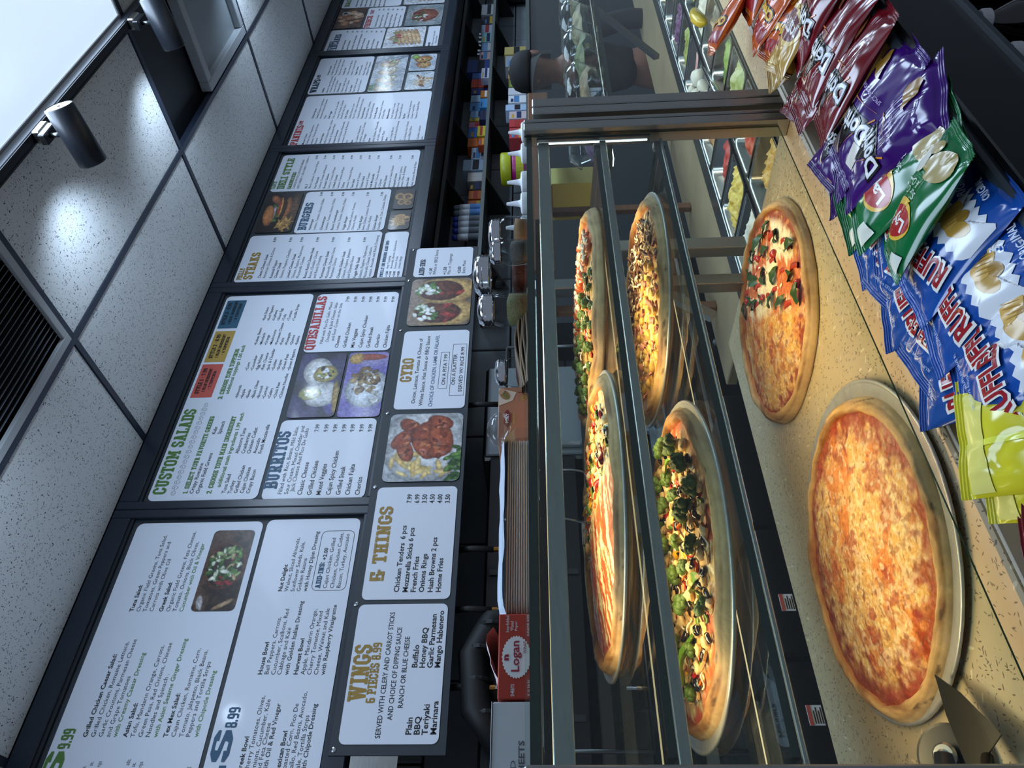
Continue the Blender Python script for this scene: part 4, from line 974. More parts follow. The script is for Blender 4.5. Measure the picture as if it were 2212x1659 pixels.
def do_menu():
    rows = [l.split('|', 7) for l in MENU.strip().split('\n')]; LT = Letters(); ids = []
    for P, st, c, x, z, cap, w_, tx in rows:
        ids.append(None if st == 'h' else LT.add(tx, {'t': -.004, 'm': .008, 'b': .02}[st], 2))
    geo = LT.run(); acc = {}; last = 1.0
    for r, i in zip(rows, ids):
        P, st, c, x, z, cap, w_, tx = r; x, z, cap, w_ = float(x), float(z), float(cap), float(w_)
        if st == 'h': V, F = slab_text(tx); V = V.copy(); dep = [.0002 * q for q in slab_text.depth]
        else:
            V, F = geo[i]; V = V.copy() / .73; dep = [0] * len(V)
        if len(V) == 0: continue
        n = V[:, 0].max() - min(0, V[:, 0].min())
        if w_ > 0: last = w_ / (n * cap)
        hs = last if (w_ > 0 or st != 'h') else 1.0
        y = SY - .0036; k_ = SF if P in 'WXYZ' else 1.0
        if P == 'S': P = 'D'; y -= .0006
        if P not in 'WXYZ': y = WY + .0022
        if r[0] == 'S': y -= .001
        mb = acc.setdefault((P, 'heading' if st == 'h' else 'lettering', c), MB())
        mb.add([((x + p[0] * cap * hs) * k_, y - dq, (z + p[1] * cap) * k_) for p, dq in zip(V, dep)], F)
    for (P, nm, c), mb in acc.items():
        o = mb.build(nm, 'ink_' + c, PAN[P]); o['kind'] = 'stuff'
do_menu()
# coloured tags, outline boxes and vegetable doodles printed on the panels
mat('tag_red', 'c25448', .45); mat('tag_gold', 'b0913f', .45); mat('tag_blue', '27566f', .45)
for m, x0, x1 in (('tag_red', 1.995, 2.189), ('tag_gold', 2.203, 2.399), ('tag_blue', 2.418, 2.61)): MB().box(x0, x1, WY + .0018, WY + .003, 1.435, 1.529).build('price_tag', m, PAN['D'])
def outline(P, x0, x1, z0, z1, r, y, wd=.0016):
    a = rrect(x0, x1, z0, z1, r); b = rrect(x0 + wd, x1 - wd, z0 + wd, z1 - wd, max(r - wd, .0005)); n = len(a)
    k_ = SF if P == 'Y' else 1.0; MB().add([(p[0] * k_, y, p[1] * k_) for p in a + b], [(i, (i + 1) % n, n + (i + 1) % n, n + i) for i in range(n)]).build('outline', 'ink_k', PAN[P])
outline('B', 1.102, 1.335, .707, .828, .02, WY + .0022); outline('Y', 2.005, 2.217, .418, .457, .001, SY - .0036); outline('Y', 1.963, 2.265, .344, .406, .001, SY - .0036)
mat('doodle', '8a9096', .5); dm = MB()
for k in range(19):
    cx = 1.512 + k * .0245; cz = 1.446
    for s in range(9):
        a0, a1 = s * 2 * PI / 9, (s + 1) * 2 * PI / 9; rx, rz = (.009, .012) if k % 3 else (.011, .009)
        dm.add([(cx + rx * f * math.cos(a) + (.003 * math.sin(3 * a) if k % 2 else 0), WY + .0022, cz + rz * f * math.sin(a)) for a, f in ((a0, 1), (a1, 1), (a1, .82), (a0, .82))], [(0, 1, 2, 3)])
    dm.add([(cx - .004, WY + .0022, cz), (cx + .004, WY + .0022, cz + .002), (cx + .004, WY + .0022, cz + .004), (cx - .004, WY + .0022, cz + .002)], [(0, 1, 2, 3)])
o = dm.build('vegetable_drawing', 'doodle', PAN['D']); o['kind'] = 'stuff'
# ---------------------------------------------------------------- counter
fleck_mat('granite_cream', 'b5a381', '4a3f33', 'd9cba8', .32)
CZ = -.48; GY = .745; XR = 1.334
t = thing('stone_counter', 'long cream flecked stone counter under the pizza case', 'counter', (.6, 1.06, -1.45))
MB().box(-.9, XR, .728, 1.387, CZ - .04, CZ, .004).build('worktop', 'granite_cream', t)
MB().box(XR, 4.6, .728, .80, CZ - .04, CZ, .004).build('front_ledge', 'granite_cream', t)
MB().box(-.9, 4.6, .493, .726, CZ - .095, CZ - .055, .003).build('lower_ledge', 'granite_cream', t)
MB().box(-.9, 4.6, .722, .7275, CZ - .056, CZ - .006, .001).build('edge_strip', mat('pale_edge', 'b9b3a4', .4), t)
mat('cabinet_black', '0a0c10', .42)
MB().box(-.9, XR, .80, 1.36, -1.45, CZ - .04).build('cabinet', 'cabinet_black', t)
MB().box(XR, 4.6, .80, .83, -1.45, CZ - .04).build('cabinet_front', 'cabinet_black', t)
# snack rail, black fascia and drink shelf below it
t = thing('snack_rack', 'black front rail and fascia holding the snack bags against the counter', 'rack', (1.8, .46, -1.45))
mat('rail_slate', '2b333a', .35); mat('fascia_black', '07090d', .3)
MB().box(-.9, 4.6, .474, .492, CZ - .075, CZ - .02, .004).build('rail', 'rail_slate', t)
MB().box(-.9, 4.6, .462, .474, CZ - .135, CZ - .028, .002).build('fascia', 'fascia_black', t)
MB().box(-.9, 4.6, .455, .464, CZ - .142, CZ - .130, .002).build('lower_lip', 'rail_slate', t)
MB().box(-.9, 4.6, .40, .80, CZ - .42, CZ - .40).build('drink_shelf', 'fascia_black', t)
MB().box(-.9, 4.6, .79, .80, CZ - .40, CZ - .10).build('back_sheet', 'fascia_black', t)
for s in (-.85, 1.9, 4.55): MB().box(s - .02, s + .02, .44, .80, -1.45, CZ - .42).build('leg_panel', 'cabinet_black', t)
cap = [(.017, 0), (.019, .002), (.019, .012), (.016, .016), (0, .0165)]
bot = [(.012, 0), (.033, .002), (.034, .02), (.034, .12), (.028, .15), (.015, .175), (.0145, .185)]
mat('cola_dark', '0b0708', .1, coat=.6)
for k, (x, y) in enumerate([(1.17, .515), (1.285, .52), (1.06, .517), (1.40, .525), (1.23, .59), (1.12, .585), (1.34, .595)]):
    z = CZ - .40
    t = thing('drink_bottle', 'white-capped dark drink bottle below the black snack rail', 'bottle', (x, y, z), 'white-capped drink bottles under the snack rail')
    MB().lathe(bot, (x, y, z), 20).build('body', 'cola_dark', t, True); MB().lathe(cap, (x, y, z + .18), 20).build('cap', 'white_plastic', t)

# ---------------------------------------------------------------- pizza case
S1, S2 = -.107, -.222
case = thing('display_case', 'glass and steel pizza display case with two glass shelves on the stone counter', 'display case', (.75, .95, CZ))
XA, XB = .177, 1.29
def pane(name, x0, x1, y0, y1, z0, z1, edge='glass_edge', parent=None):
    """glass sheet: the two broad faces clear, the rim showing the green of the sheet's edge"""
    mb = MB(); mb.box(x0, x1, y0, y1, z0, z1); d = (x1 - x0, y1 - y0, z1 - z0); a = d.index(min(d))
    mb.mi = [0 if (i // 2) == a else 1 for i in range(6)]
    o = mb.build(name, ['glass_clear', edge], parent if parent is not None else case)
    return o
# face order in box(): 0,1 x faces; 2,3 y faces; 4,5 z faces
pane('front_glass', XA, XB, GY, GY + .0035, CZ + .022, .0285)
pane('top_glass', XA, XB, GY + .006, 1.22, .014, .024)
TILT = math.radians(2.5); YF = GY + .012          # the shelves slope gently to the customer
def on_shelf(y, z): return z + (y - YF) * math.tan(TILT)
for S in (S1, S2):
    mb = MB(); hy_ = .205; mb.obox(((XA + XB) / 2 - .01, YF + hy_ * math.cos(TILT), S - .0045 + hy_ * math.sin(TILT)), ((XB - XA) / 2 - .02, hy_, .0045), Euler((TILT, 0, 0)).to_matrix()); mb.mi = [1, 1, 1, 1, 0, 0]; mb.build('shelf_glass', ['glass_clear', 'glass_edge'], case)
for z0, z1 in ((-.019, .002), (S1 - .022, S1 - .0095), (S2 - .0145, S2 - .0095)):
    MB().box(XA, XB - .01, GY + .010, GY + .016, z0, z1, .001).build('front_bar', 'steel', case)
MB().box(XA, XB - .01, 1.15, 1.17, -.019, .012, .002).build('rear_bar', 'steel', case)
for z in (on_shelf(1.15, S1), on_shelf(1.15, S2)): MB().box(XA, XB - .01, 1.15, 1.165, z - .030, z - .0105, .001).build('rear_bar', 'steel', case)
# posts
mat('post_steel', '9a9c98', .34, .9)
for x0, x1 in ((1.293, 1.318), (1.322, 1.332)): MB().box(x0, x1, GY - .012, GY + .026, CZ, .029, .002).build('post', 'post_steel', case)
MB().box(1.285, 1.32, 1.135, 1.165, CZ, .012, .002).build('post', 'post_steel', case); MB().box(XA - .055, XA - .002, GY - .015, GY + .03, CZ, .029, .002).build('post', 'post_steel', case); MB().box(XA - .03, XA, 1.135, 1.165, CZ, .012, .002).build('post', 'post_steel', case)
mb = MB(); a, b = Vector((1.30, 1.15, S2 - .03)), Vector((1.19, 1.15, CZ + .10)); mb.obox((a + b) / 2, ((a - b).length / 2, .008, .012), Euler((0, -math.atan2(a.z - b.z, a.x - b.x), 0)).to_matrix()); mb.build('brace', 'post_steel', case)
for z in (S1, S2):
    MB().lathe([(.009, 0), (.011, .002), (.011, .014), (.009, .016)], (XB - .022, GY + .022, z - .014), 14).build('shelf_stud', 'black_plastic', case, True)
    mb = MB(); mb.obox((XB - .023, YF + .2, z - .0165 + .2 * math.sin(TILT)), (.005, .19, .005), Euler((TILT, 0, 0)).to_matrix()); mb.build('shelf_arm', 'black_satin', case)
# warm LED strips under top and shelves, and the cool strip of diodes up the end post
mat('warm_led', 'ffffff', .5, emit='ffd9a0', estr=1.6); mat('cool_led', 'ffffff', .5, emit='e8f4ff', estr=4.0)
for z, P in ((.013, 1.5), (on_shelf(.905, S1) - .0095, 1.4), (on_shelf(.905, S2) - .0095, 2.25)):
    MB().box(XA + .02, XB - .05, .905, .935, z - .010, z - .001).build('light_housing', 'black_plastic', case)
    MB().box(XA + .03, XB - .06, .908, .932, z - .0125, z - .0102).build('light_strip', 'warm_led', case)
    area_light('case_strip_light', (.74, .920, z - .0135), (1.05, .02), P, WARM, rot=(math.radians(4), 0, 0), spread=2.5)
dl = mesh_of(MB().box(-.0018, .0018, -.0012, .0012, -.0016, .0016), 'diode', 'cool_led')
MB().box(1.287, 1.2925, GY + .008, GY + .024, -.215, .004).build('diode_strip', 'steel_dark', case)
for k in range(52): inst('diode', dl, case, (1.2862 - .75, GY + .016 - .95, .001 - k * .0041 - CZ))

# ---------------------------------------------------------------- neighbouring salad guard
g = thing('sneeze_guard', 'steel-posted glass sneeze guard over the food pans beyond the pizza case', 'sneeze guard', (2.4, .78, CZ))
for x0, x1 in ((1.352, 1.378), (1.382, 1.412)): MB().box(x0, x1, GY - .012, GY + .026, CZ, .012, .002).build('post', 'post_steel', g)
MB().box(3.6, 3.64, GY - .012, GY + .026, CZ, .012, .002).build('post', 'post_steel', g)
pane('front_glass', 1.413, 3.6, GY, GY + .006, CZ + .03, .012, parent=g)
pane('shelf_glass', 1.413, 3.6, GY + .02, 1.12, -.158, -.148, parent=g)
MB().box(1.5, 3.5, .93, .955, -.170, -.159).build('light_housing', 'steel_dark', g); MB().box(1.5, 3.5, .932, .953, -.1725, -.1702).build('light_strip', 'cool_led', g); area_light('guard_strip_light', (2.5, .9425, -.174), (1.9, .018), 3.2, (.95, .93, .85)); MB().box(1.36, 1.40, 1.09, 1.12, CZ, -.158, .002).build('post', 'post_steel', g); MB().box(3.6, 3.64, 1.09, 1.12, CZ, -.158, .002).build('post', 'post_steel', g)  # strip lamp and its housing are added to brighten the food pans
mb = MB(); a, b = Vector((3.0, 1.13, -.15)), Vector((2.42, 1.13, CZ + .08)); mb.obox((a + b) / 2, ((a - b).length / 2, .008, .010), Euler((0, -math.atan2(a.z - b.z, a.x - b.x), 0)).to_matrix()); mb.build('brace', 'steel_dark', g)

# ---------------------------------------------------------------- prep table with food pans
t = thing('prep_table', 'stainless steel refrigerated prep table holding the food pans', 'prep table', (2.6, 1.15, -1.45))
PZ = -.505
MB().box(XR + .004, 4.5, .832, .85, PZ - .1, PZ, .002).build('front_rail', 'steel', t); MB().box(XR + .004, 4.5, 1.235, 1.29, PZ - .1, PZ + .003, .002).build('rear_rail', 'steel', t); MB().box(XR + .004, 4.5, 1.032, 1.048, PZ - .1, PZ - .001, .002).build('middle_rail', 'steel', t)
MB().box(XR + .004, 4.5, .85, 1.235, PZ - .2, PZ - .19).build('well_floor', 'steel_dark', t); MB().box(XR + .004, 4.5, 1.292, 1.56, PZ - .03, PZ, .003).build('cutting_ledge', mat('board_tan', '8b7a5c', .5, var=.12, vscale=8), t)
MB().box(XR + .004, 4.5, .84, 1.55, -1.45, PZ - .2).build('cabinet', 'steel_dark', t)
def pan_mesh(w, d, h=.12):
    mb = MB(); r = .02; lv = [(0, 0.0), (.004, .001), (.010, -.004), (.014, -h), (.02, -h - .002)]
    ring = [[(p[0], p[1], z) for p in rrect(-w / 2 + i, w / 2 - i, -d / 2 + i, d / 2 - i, r, 4)] for i, z in lv]; n = len(ring[0])
    v = [p for q in ring for p in q]; f = [(k * n + i, k * n + (i + 1) % n, (k + 1) * n + (i + 1) % n, (k + 1) * n + i) for k in range(len(lv) - 1) for i in range(n)] + [tuple((len(lv) - 1) * n + i for i in range(n))]
    mb.add(v, f); return mesh_of(mb, 'pan', 'steel', True)
PM = pan_mesh(.168, .18)
mat('food', vcol=True, rough=.55, bump=.3, bscale=120)
FOODS = [('shredded yellow cheese', 'd9a94a', 'f0cf86', 40), ('red tomato chunks', 'b03a28', 'd97a62', 16), ('sliced cucumber', '9fae62', 'd3d8a8', 18), ('pickle chips', '7c8a34', 'b5b560', 20), ('dark olives', '241f24', '4a4348', 26), ('red peppers', '9c2420', 'c2483a', 18), ('chopped lettuce', '5f8a34', 'a3bf66', 16), ('purple cabbage', '4a2348', '7c4a78', 24),
         ('pink ham slices', 'c58a86', 'e2b8b0', 8), ('sliced mushrooms', 'b8a68a', 'ddd0b8', 16), ('corn kernels', 'd8b440', 'efd878', 40), ('roast beef slices', '6b3a30', '94605a', 9), ('white onion', 'd6d2c2', 'efece0', 18), ('brown chicken strips', 'a06c3c', 'cf9a62', 14)]
def food_heap(parent, w, d, zc, c1, c2, fs, seed, org, bumpy=.02):
    n = 26; u, v = np.meshgrid(np.linspace(-1, 1, n), np.linspace(-1, 1, n), indexing='ij'); P = np.zeros((n, n, 3)); P[..., 0] = org[0] + u * w / 2; P[..., 1] = org[1] + v * d / 2
    N_ = fbm(u * fs * .18, v * fs * .18, seed); P[..., 2] = zc + bumpy * N_ * 1.4 - .014 * (np.maximum(abs(u), abs(v)) ** 4)
    C = mixc(L3(c1)[None, None] * np.ones((n, n, 3)), L3(c2), sstep(.3, .7, fbm(u * fs * .25, v * fs * .25, seed + 9, 3)))
    mb = MB(); mb.grid(P); return mb.build('food', 'food', parent, True, cols=C.reshape(-1, 3))
seq = [0, 1, 2, 6, 9, 12, 10, 5, 13, 4, 8, 3, 7, 11]; q = 0
for row, y in enumerate((.942, 1.141)):
    for k in range(10):
        x = 1.445 + k * .176; z = PZ + .003; fd = FOODS[seq[(k + row * 5) % 14]]
        t = thing('food_pan', f'steel pan of {fd[0]}, ' + ('front' if row == 0 else 'rear') + f' row, number {k + 1} from the pizza case', 'food pan', (x, y, z - .12), 'food pans in the prep table')
        inst('pan', PM, t, (0, 0, .12)); food_heap(t, .138, .15, z - .034 + .008 * (q % 3), fd[1], fd[2], fd[3], q, (x, y)); q += 1
# eggs in the second pans, tongs, a yellow pepper, a folded foil bag
eg = mesh_of(MB().lathe([(0, -.029), (.010, -.0275), (.018, -.021), (.022, -.008), (.021, .006), (.016, .019), (.009, .027), (0, .030)], n=16), 'egg', mat('egg_shell', 'd3cdbf', .45), True)
for k, (x, y) in enumerate([(2.02, 1.085), (2.065, 1.10), (2.03, 1.14), (2.08, 1.15), (2.20, 1.10), (2.24, 1.12), (2.21, 1.16), (2.26, 1.175), (2.12, 1.09)]):
    o = bpy.data.objects.new('egg', eg); COL.objects.link(o); o.location = (x, y, PZ - .001 + EZ); o.rotation_euler = (1.3 + .2 * k, .3 * k, k); tag(o, 'cream egg lying among the rear food pans', 'egg', 'eggs in the rear pans')
t = thing('tongs', 'open steel tongs lying across the food pans', 'tongs', (1.93, 1.0, PZ + .01))
for s in (-1, 1): MB().tube([(1.78, .96, PZ + .03), (1.9, .99 + s * .018, PZ + .032), (2.05, 1.03 + s * .035, PZ + .03)], [.006, .008, .004], 8).build('arm', 'chrome', t, True)
t = thing('yellow_pepper', 'long yellow pepper lying on the pans by the orange snack bag', 'pepper', (2.16, .90, PZ + .01))
MB().tube([(2.08, .88, PZ + .035), (2.11, .89, PZ + .04), (2.17, .905, PZ + .042), (2.23, .915, PZ + .038), (2.25, .92, PZ + .035)], [.006, .017, .019, .015, .004], 14).build('flesh', mat('pepper_yellow', 'd9b62a', .3), t, True); MB().tube([(2.25, .92, PZ + .035), (2.275, .925, PZ + .04)], [.005, .003], 8).build('stem', mat('stem_green', '5a6b2a', .5), t, True)
# clear salad tubs on the guard shelf
tub_f = [('3b2440', '6a4a70', 'purple cabbage'), ('6b5434', 'a88a58', 'brown noodles'), ('4c5630', '8a8a50', 'dark greens'), ('7a6a4a', 'b8a67a', 'pale pasta'), ('5a4a2c', '94804a', 'grain salad')]
for k in range(5):
    x = 1.56 + k * .19; y = .90; z = -.147
    t = thing('salad_tub', f'clear lidded plastic tub of {tub_f[k][2]} on the glass shelf past the case', 'food tub', (x, y, z), 'clear tubs on the guard shelf')
    MB().lathe([(.055, 0), (.058, .002), (.076, .045), (.079, .047)], (x, y, z), 28, caps=False).build('bowl', 'plastic_clear', t, True)
    MB().lathe([(.081, .046), (.082, .05), (.078, .056), (.064, .075), (.06, .0755), (.055, .073), (0, .073)], (x, y, z), 28, flute=.012, fl_n=14, caps=False).build('lid', 'plastic_clear', t, True)
    n = 20; u, v = np.meshgrid(np.linspace(0, 1, 9), np.linspace(0, 2 * PI, 25), indexing='ij'); P = np.zeros(u.shape + (3,)); P[..., 0] = x + u * .064 * np.cos(v); P[..., 1] = y + u * .064 * np.sin(v); P[..., 2] = z + .03 + .022 * fbm(P[..., 0] * 50, P[..., 1] * 50, k) - .02 * u ** 3
    C = mixc(L3(tub_f[k][0])[None, None] * np.ones(u.shape + (3,)), L3(tub_f[k][1]), sstep(.35, .65, fbm(P[..., 0] * 160, P[..., 1] * 160, k + 4)))
    mb = MB(); mb.grid(P); mb.build('salad', 'food', t, True, cols=C.reshape(-1, 3))
# ---------------------------------------------------------------- pizzas
mat('pizza', vcol=True, rough=.45, var=.22, vscale=240, bump=.9, bscale=170); mat('crust', vcol=True, rough=.65, var=.12, vscale=60, bump=.5, bscale=110)
def tray(cx, cy, z, r, label):
    t = thing('pizza_tray', label, 'tray', (cx, cy, z), 'round aluminium pizza trays')
    MB().lathe([(r - .006, .0105), (r - .022, .0095), (r - .032, .002), (r - .04, .0005), (.0, .0005)], (cx, cy, z), 72, caps=False).build('plate', 'aluminium', t, True)
    MB().lathe([(r - .006, .0105), (r - .002, .0125), (r, .011), (r, .0085), (r - .004, .0085), (r - .006, .0095), (r - .024, .0085), (r - .034, .001), (r - .04, -.0)], (cx, cy, z), 72, caps=False).build('rim', 'aluminium', t, True)
    if cy and z > CZ + .1: t.rotation_euler.x = TILT; t.location.z += (cy - YF) * math.tan(TILT)
    return t
def pizza(cx, cy, z, R, label, seed, colour, th=.014, rimh=.019, nr=74, na=330, wob=.045):
    """colour(x, y, r, noise...) -> rgb over the unit disc; returns (thing, height function in thing coordinates)"""
    t = thing('pizza', label, 'pizza', (cx, cy, z), 'whole pizzas on display')
    Ri = .905
    def outl(a): return 1 + wob * (fbm(np.cos(a) * 1.6 + 5, np.sin(a) * 1.6 + 5, seed) - .5) * 2
    def inner(a): return Ri + .035 * (fbm(np.cos(a) * 3 + 9, np.sin(a) * 3 + 9, seed + 2) - .5) * 2
    def hgt(x, y):
        n = fbm(x * 9, y * 9, seed + 1); return th + .011 * np.clip(1 - (x * x + y * y) / .75, 0, 1) + .0065 * (n - .5) + .0022 * (fbm(x * 34, y * 34, seed + 5, 3) - .5)
    # topping layer
    u, a = np.meshgrid(np.linspace(0, 1.0, nr), np.linspace(0, 2 * PI, na + 1), indexing='ij'); rr = u * (inner(a) + .03); x, y = rr * np.cos(a), rr * np.sin(a)
    P = np.stack([cx + x * R, cy + y * R, z + hgt(x, y) - .004 * sstep(.93, 1, u)], -1); C = colour(x, y, rr / inner(a))
    mb = MB(); mb.grid(P); mb.build('topping_layer', 'pizza', t, True, cols=np.clip(C, 0, 1).reshape(-1, 3))
    # crust: rim tube profile and underside
    prof0 = [(0.0, .45), (.06, .72), (.2, .96), (.42, 1.0), (.66, .86), (.88, .5), (1.0, .15), (.96, .0), (.6, -.02), (0, -.02)]
    prof = []
    for q in range(len(prof0) - 1):
        for k in range(3): prof.append(tuple(prof0[q][i] + (prof0[q + 1][i] - prof0[q][i]) * k / 3 for i in (0, 1)))
    prof.append(prof0[-1])
    A = np.linspace(0, 2 * PI, na + 1); P = np.zeros((na + 1, len(prof), 3)); C = np.zeros((na + 1, len(prof), 3))
    puff = .75 + .5 * fbm(np.cos(A) * 4 + 3, np.sin(A) * 4 + 3, seed + 6)
    for j, (s, hh) in enumerate(prof):
        rad = inner(A) + (outl(A) - inner(A)) * s; P[:, j, 0] = cx + R * rad * np.cos(A); P[:, j, 1] = cy + R * rad * np.sin(A); h0 = th * .6 if s < .3 and hh > 0 else 0
        P[:, j, 2] = z + .0012 + np.maximum(hh * rimh * puff, h0 if hh > .2 else 0) + .0018 * (fbm(np.cos(A) * 14 + s * 3, np.sin(A) * 14, seed + 8) - .5) * (hh > .1)
        toast = fbm(np.cos(A) * 4 + s * 1.2 + 9, np.sin(A) * 4 + s * 1.6 + 9, seed + 11, 5); ch = sstep(.72, .84, fbm(np.cos(A) * 8 + s * 3 + 9, np.sin(A) * 8 + s * 3 + 9, seed + 13, 4)) * (.25 < s) * (hh > .3)
        c = mixc(L3('c09a64')[None] * np.ones((na + 1, 3)), L3('87592a'), sstep(.35, .7, toast)); c = mixc(c, L3('d9b884')[None] * np.ones((na + 1, 3)), np.full(na + 1, .5 if s > .8 else 0.0)); c = mixc(c, L3('3a2412')[None] * np.ones((na + 1, 3)), ch * .8)
        if s < .1: c = mixc(c, L3('b5622a')[None] * np.ones((na + 1, 3)), np.full(na + 1, .5))
        C[:, j] = c
    mb = MB(); mb.grid(P, flip=True); mb.build('crust', 'crust', t, True, cols=C.reshape(-1, 3))
    MB().lathe([(0, .001), (R * .9, .001), (R * .9, .004), (0, .004)], (cx, cy, z), 48).build('base', mat('dough', 'c9a56c', .7), t)
    t['_R'] = R
    if z > CZ + .1: t.rotation_euler.x = TILT; t.location.z += (cy - YF) * math.tan(TILT)
    return t, lambda px, py: float(hgt(px / R, py / R))
def cheese_colour(seed, base='d3a25c', lite='e6cd9c', brown='9a5420', red='a03a20', sauce_w=.13):
    def f(x, y, r):
        n1 = fbm(x * 5, y * 5, seed); n2 = fbm(x * 14, y * 14, seed + 1); n3 = fbm(x * 45, y * 45, seed + 2, 3); o = np.ones(x.shape + (3,))
        c = mixc(L3(base) * o, L3(lite), sstep(.4, .7, n3 * .6 + n2 * .4)); c = mixc(c, L3('cf742a') * o, sstep(.48, .7, n1) * .8); c = mixc(c, L3('a8481e') * o, sstep(.60, .72, fbm(x * 7 + 11, y * 7, seed + 41, 3)) * .65); c = mixc(c, L3(brown) * o, sstep(.60, .70, n2) * .6); c = mixc(c, L3(red) * o, sstep(.66, .74, fbm(x * 9 + 4, y * 9, seed + 5)) * .7)
        k = sstep(1 - sauce_w * 2.0, 1 - sauce_w * .3, r + (n2 - .5) * .4); c = mixc(c, mixc(L3('741a0e') * o, L3('a8401a'), n3), k * .92); c = mixc(c, L3('e2c8a4') * o, sstep(.58, .68, fbm(x * 20 + 3, y * 20, seed + 31, 3)) * (1 - k) * .6); c = mixc(c, L3('7c3a18') * o, sstep(.70, .76, fbm(x * 26, y * 26 + 5, seed + 37, 2)) * .6)
        return c
    return f
rng = random.Random(5)
def scatter(n, inside, mind, tries=60):
    pts = []
    for _ in range(n * tries):
        a = rng.random() * 2 * PI; r = math.sqrt(rng.random()); p = (r * math.cos(a), r * math.sin(a))
        if inside(*p) and all((p[0] - q[0]) ** 2 + (p[1] - q[1]) ** 2 > mind * mind for q in pts):
            pts.append(p)
            if len(pts) >= n: break
    return pts
# topping pieces (shared meshes, local origin at the base)
def lumpy(r, bumps, seed, flat=.6, n=14, m=9, amp=.35):
    u, v = np.meshgrid(np.linspace(0, 2 * PI, n + 1), np.linspace(0, PI, m), indexing='ij'); d = np.stack([np.sin(v) * np.cos(u), np.sin(v) * np.sin(u), np.cos(v)], -1); k = 1 + amp * (fbm(d[..., 0] * bumps + d[..., 2] * 2 + 7, d[..., 1] * bumps + 7, seed, 2) - .5) * 2
    P = d * (r * k)[..., None]; P[..., 2] *= flat; P[..., 2] += r * flat * .6; P[-1] = P[0]; mb = MB(); mb.grid(P, flip=True); return mb
def broccoli(seed):
    mb = MB(); r = random.Random(seed); C = []
    for k in range(9):
        a = k * 2.4; d = .0075 * math.sqrt(k / 9) * 1.5; q = lumpy(.0066 * (.8 + .5 * r.random()), 5, seed + k, .9, 10, 7, .4); z = .011 + .004 * (1 - k / 9)
        mb.add([(p[0] + d * math.cos(a), p[1] + d * math.sin(a), p[2] + z) for p in q.v], q.f); C += [L3('4a6420') * (.7 + .6 * r.random()) for _ in q.v]
    s = MB(); s.tube([(0, 0, .015), (.004, .001, .006), (.010, .002, .001)], [.006, .005, .0055], 8); mb.add(s.v, s.f); C += [L3('b5bd6a')] * len(s.v)
    return mesh_of(mb, 'broccoli_floret', 'food', True, cols=np.array(C))
BROC = [broccoli(k) for k in (1, 5, 9)]
def torus(R, r, n=14, m=6):
    mb = MB(); u, v = np.meshgrid(np.linspace(0, 2 * PI, n + 1), np.linspace(0, 2 * PI, m + 1), indexing='ij'); P = np.stack([(R + r * np.cos(v)) * np.cos(u), (R + r * np.cos(v)) * np.sin(u), r * 1.25 * np.sin(v) + r], -1); mb.grid(P); return mb
mat('olive_black', '17141c', .18, coat=.4); OLIVE = mesh_of(torus(.0052, .0026), 'olive_ring', 'olive_black', True)
def mushroom():
    o = [(-.011, .002), (-.010, .008), (-.005, .0125), (0, .0135), (.005, .0125), (.010, .008), (.011, .002), (.008, .0005), (.0035, .001), (.003, -.009), (0, -.0105), (-.003, -.009), (-.0035, .001), (-.008, .0005)]
    mb = MB(); mb.prism(o, 0, .0028); return mesh_of(mb, 'mushroom_slice', mat('mushroom_tan', 'c9a56e', .6))
MUSH = mushroom()
def strip(w, l, th, bend, m, nm):
    n = 7; P = np.zeros((n, 2, 3)); mb = MB()
    for s, zz in ((0, 0), (1, th)):
        for i in range(n):
            q = (i / (n - 1) - .5); P[i, :, 0] = q * l; P[i, 0, 1] = -w / 2 + bend * (q * q * 4); P[i, 1, 1] = w / 2 + bend * (q * q * 4); P[i, :, 2] = zz + .002 * math.sin(q * 6)
        mb.grid(P.copy(), flip=not s)
    k = 2 * n
    for i in range(n - 1):
        for e in (0, 1):
            a, b, c, d = i * 2 + e, (i + 1) * 2 + e, k + (i + 1) * 2 + e, k + i * 2 + e; mb.f.append((a, b, c, d) if e == 0 else (d, c, b, a)); mb.mi.append(0)
    return mesh_of(mb, nm, m, True)
PEP = {c: strip(.0085, .019, .003, .004, mat('pepper_' + c, h, .3, coat=.3), 'pepper_piece') for c, h in (('red', 'b32217'), ('green', '5c7a24'), ('orange', 'd06a1a'), ('gold', 'd9a21e'))}
def leaf(l, w, m, nm, curl=.006, n=9):
    P = np.zeros((n, 7, 3))
    for i in range(n):
        q = i / (n - 1); ww = w * math.sin(PI * min(.99, q * .93 + .04)) ** .75
        for j in range(7): s = j / 3 - 1; P[i, j] = (q * l - l / 2, s * ww / 2, .0035 + curl * (abs(s) ** 1.5) * .5 + curl * math.sin(q * PI * 1.3) * .8 - (.0012 if j == 3 else 0) + .0012 * math.sin(q * 17 + j))
    mb = MB(); mb.grid(P); return mesh_of(mb, nm, m, True)
mat('basil', '2c4a1c', .4, var=.25, vscale=120); mat('spinach', '5f8a2c', .4, var=.25, vscale=90)
BASIL = leaf(.046, .026, 'basil', 'basil_leaf'); SPIN = leaf(.075, .034, 'spinach', 'spinach_leaf', .010)
def chunk(nm, m, r, seed, flat=.7, amp=.45): return mesh_of(lumpy(r, 3, seed, flat, 10, 7, amp), nm, m, True)
mat('chicken_orange', 'b5541c', .4, var=.3, vscale=150, coat=.2); mat('cheese_white', 'e6dcc0', .5); mat('pineapple', 'cdab58', .35, var=.15, vscale=150); mat('ham_pink', 'c98a78', .5, var=.15, vscale=120); mat('steak_brown', '5c3a22', .5, var=.35, vscale=160); mat('tomato_red', 'a82418', .25, coat=.4); mat('chicken_pale', 'd9bb84', .5, var=.15, vscale=120)
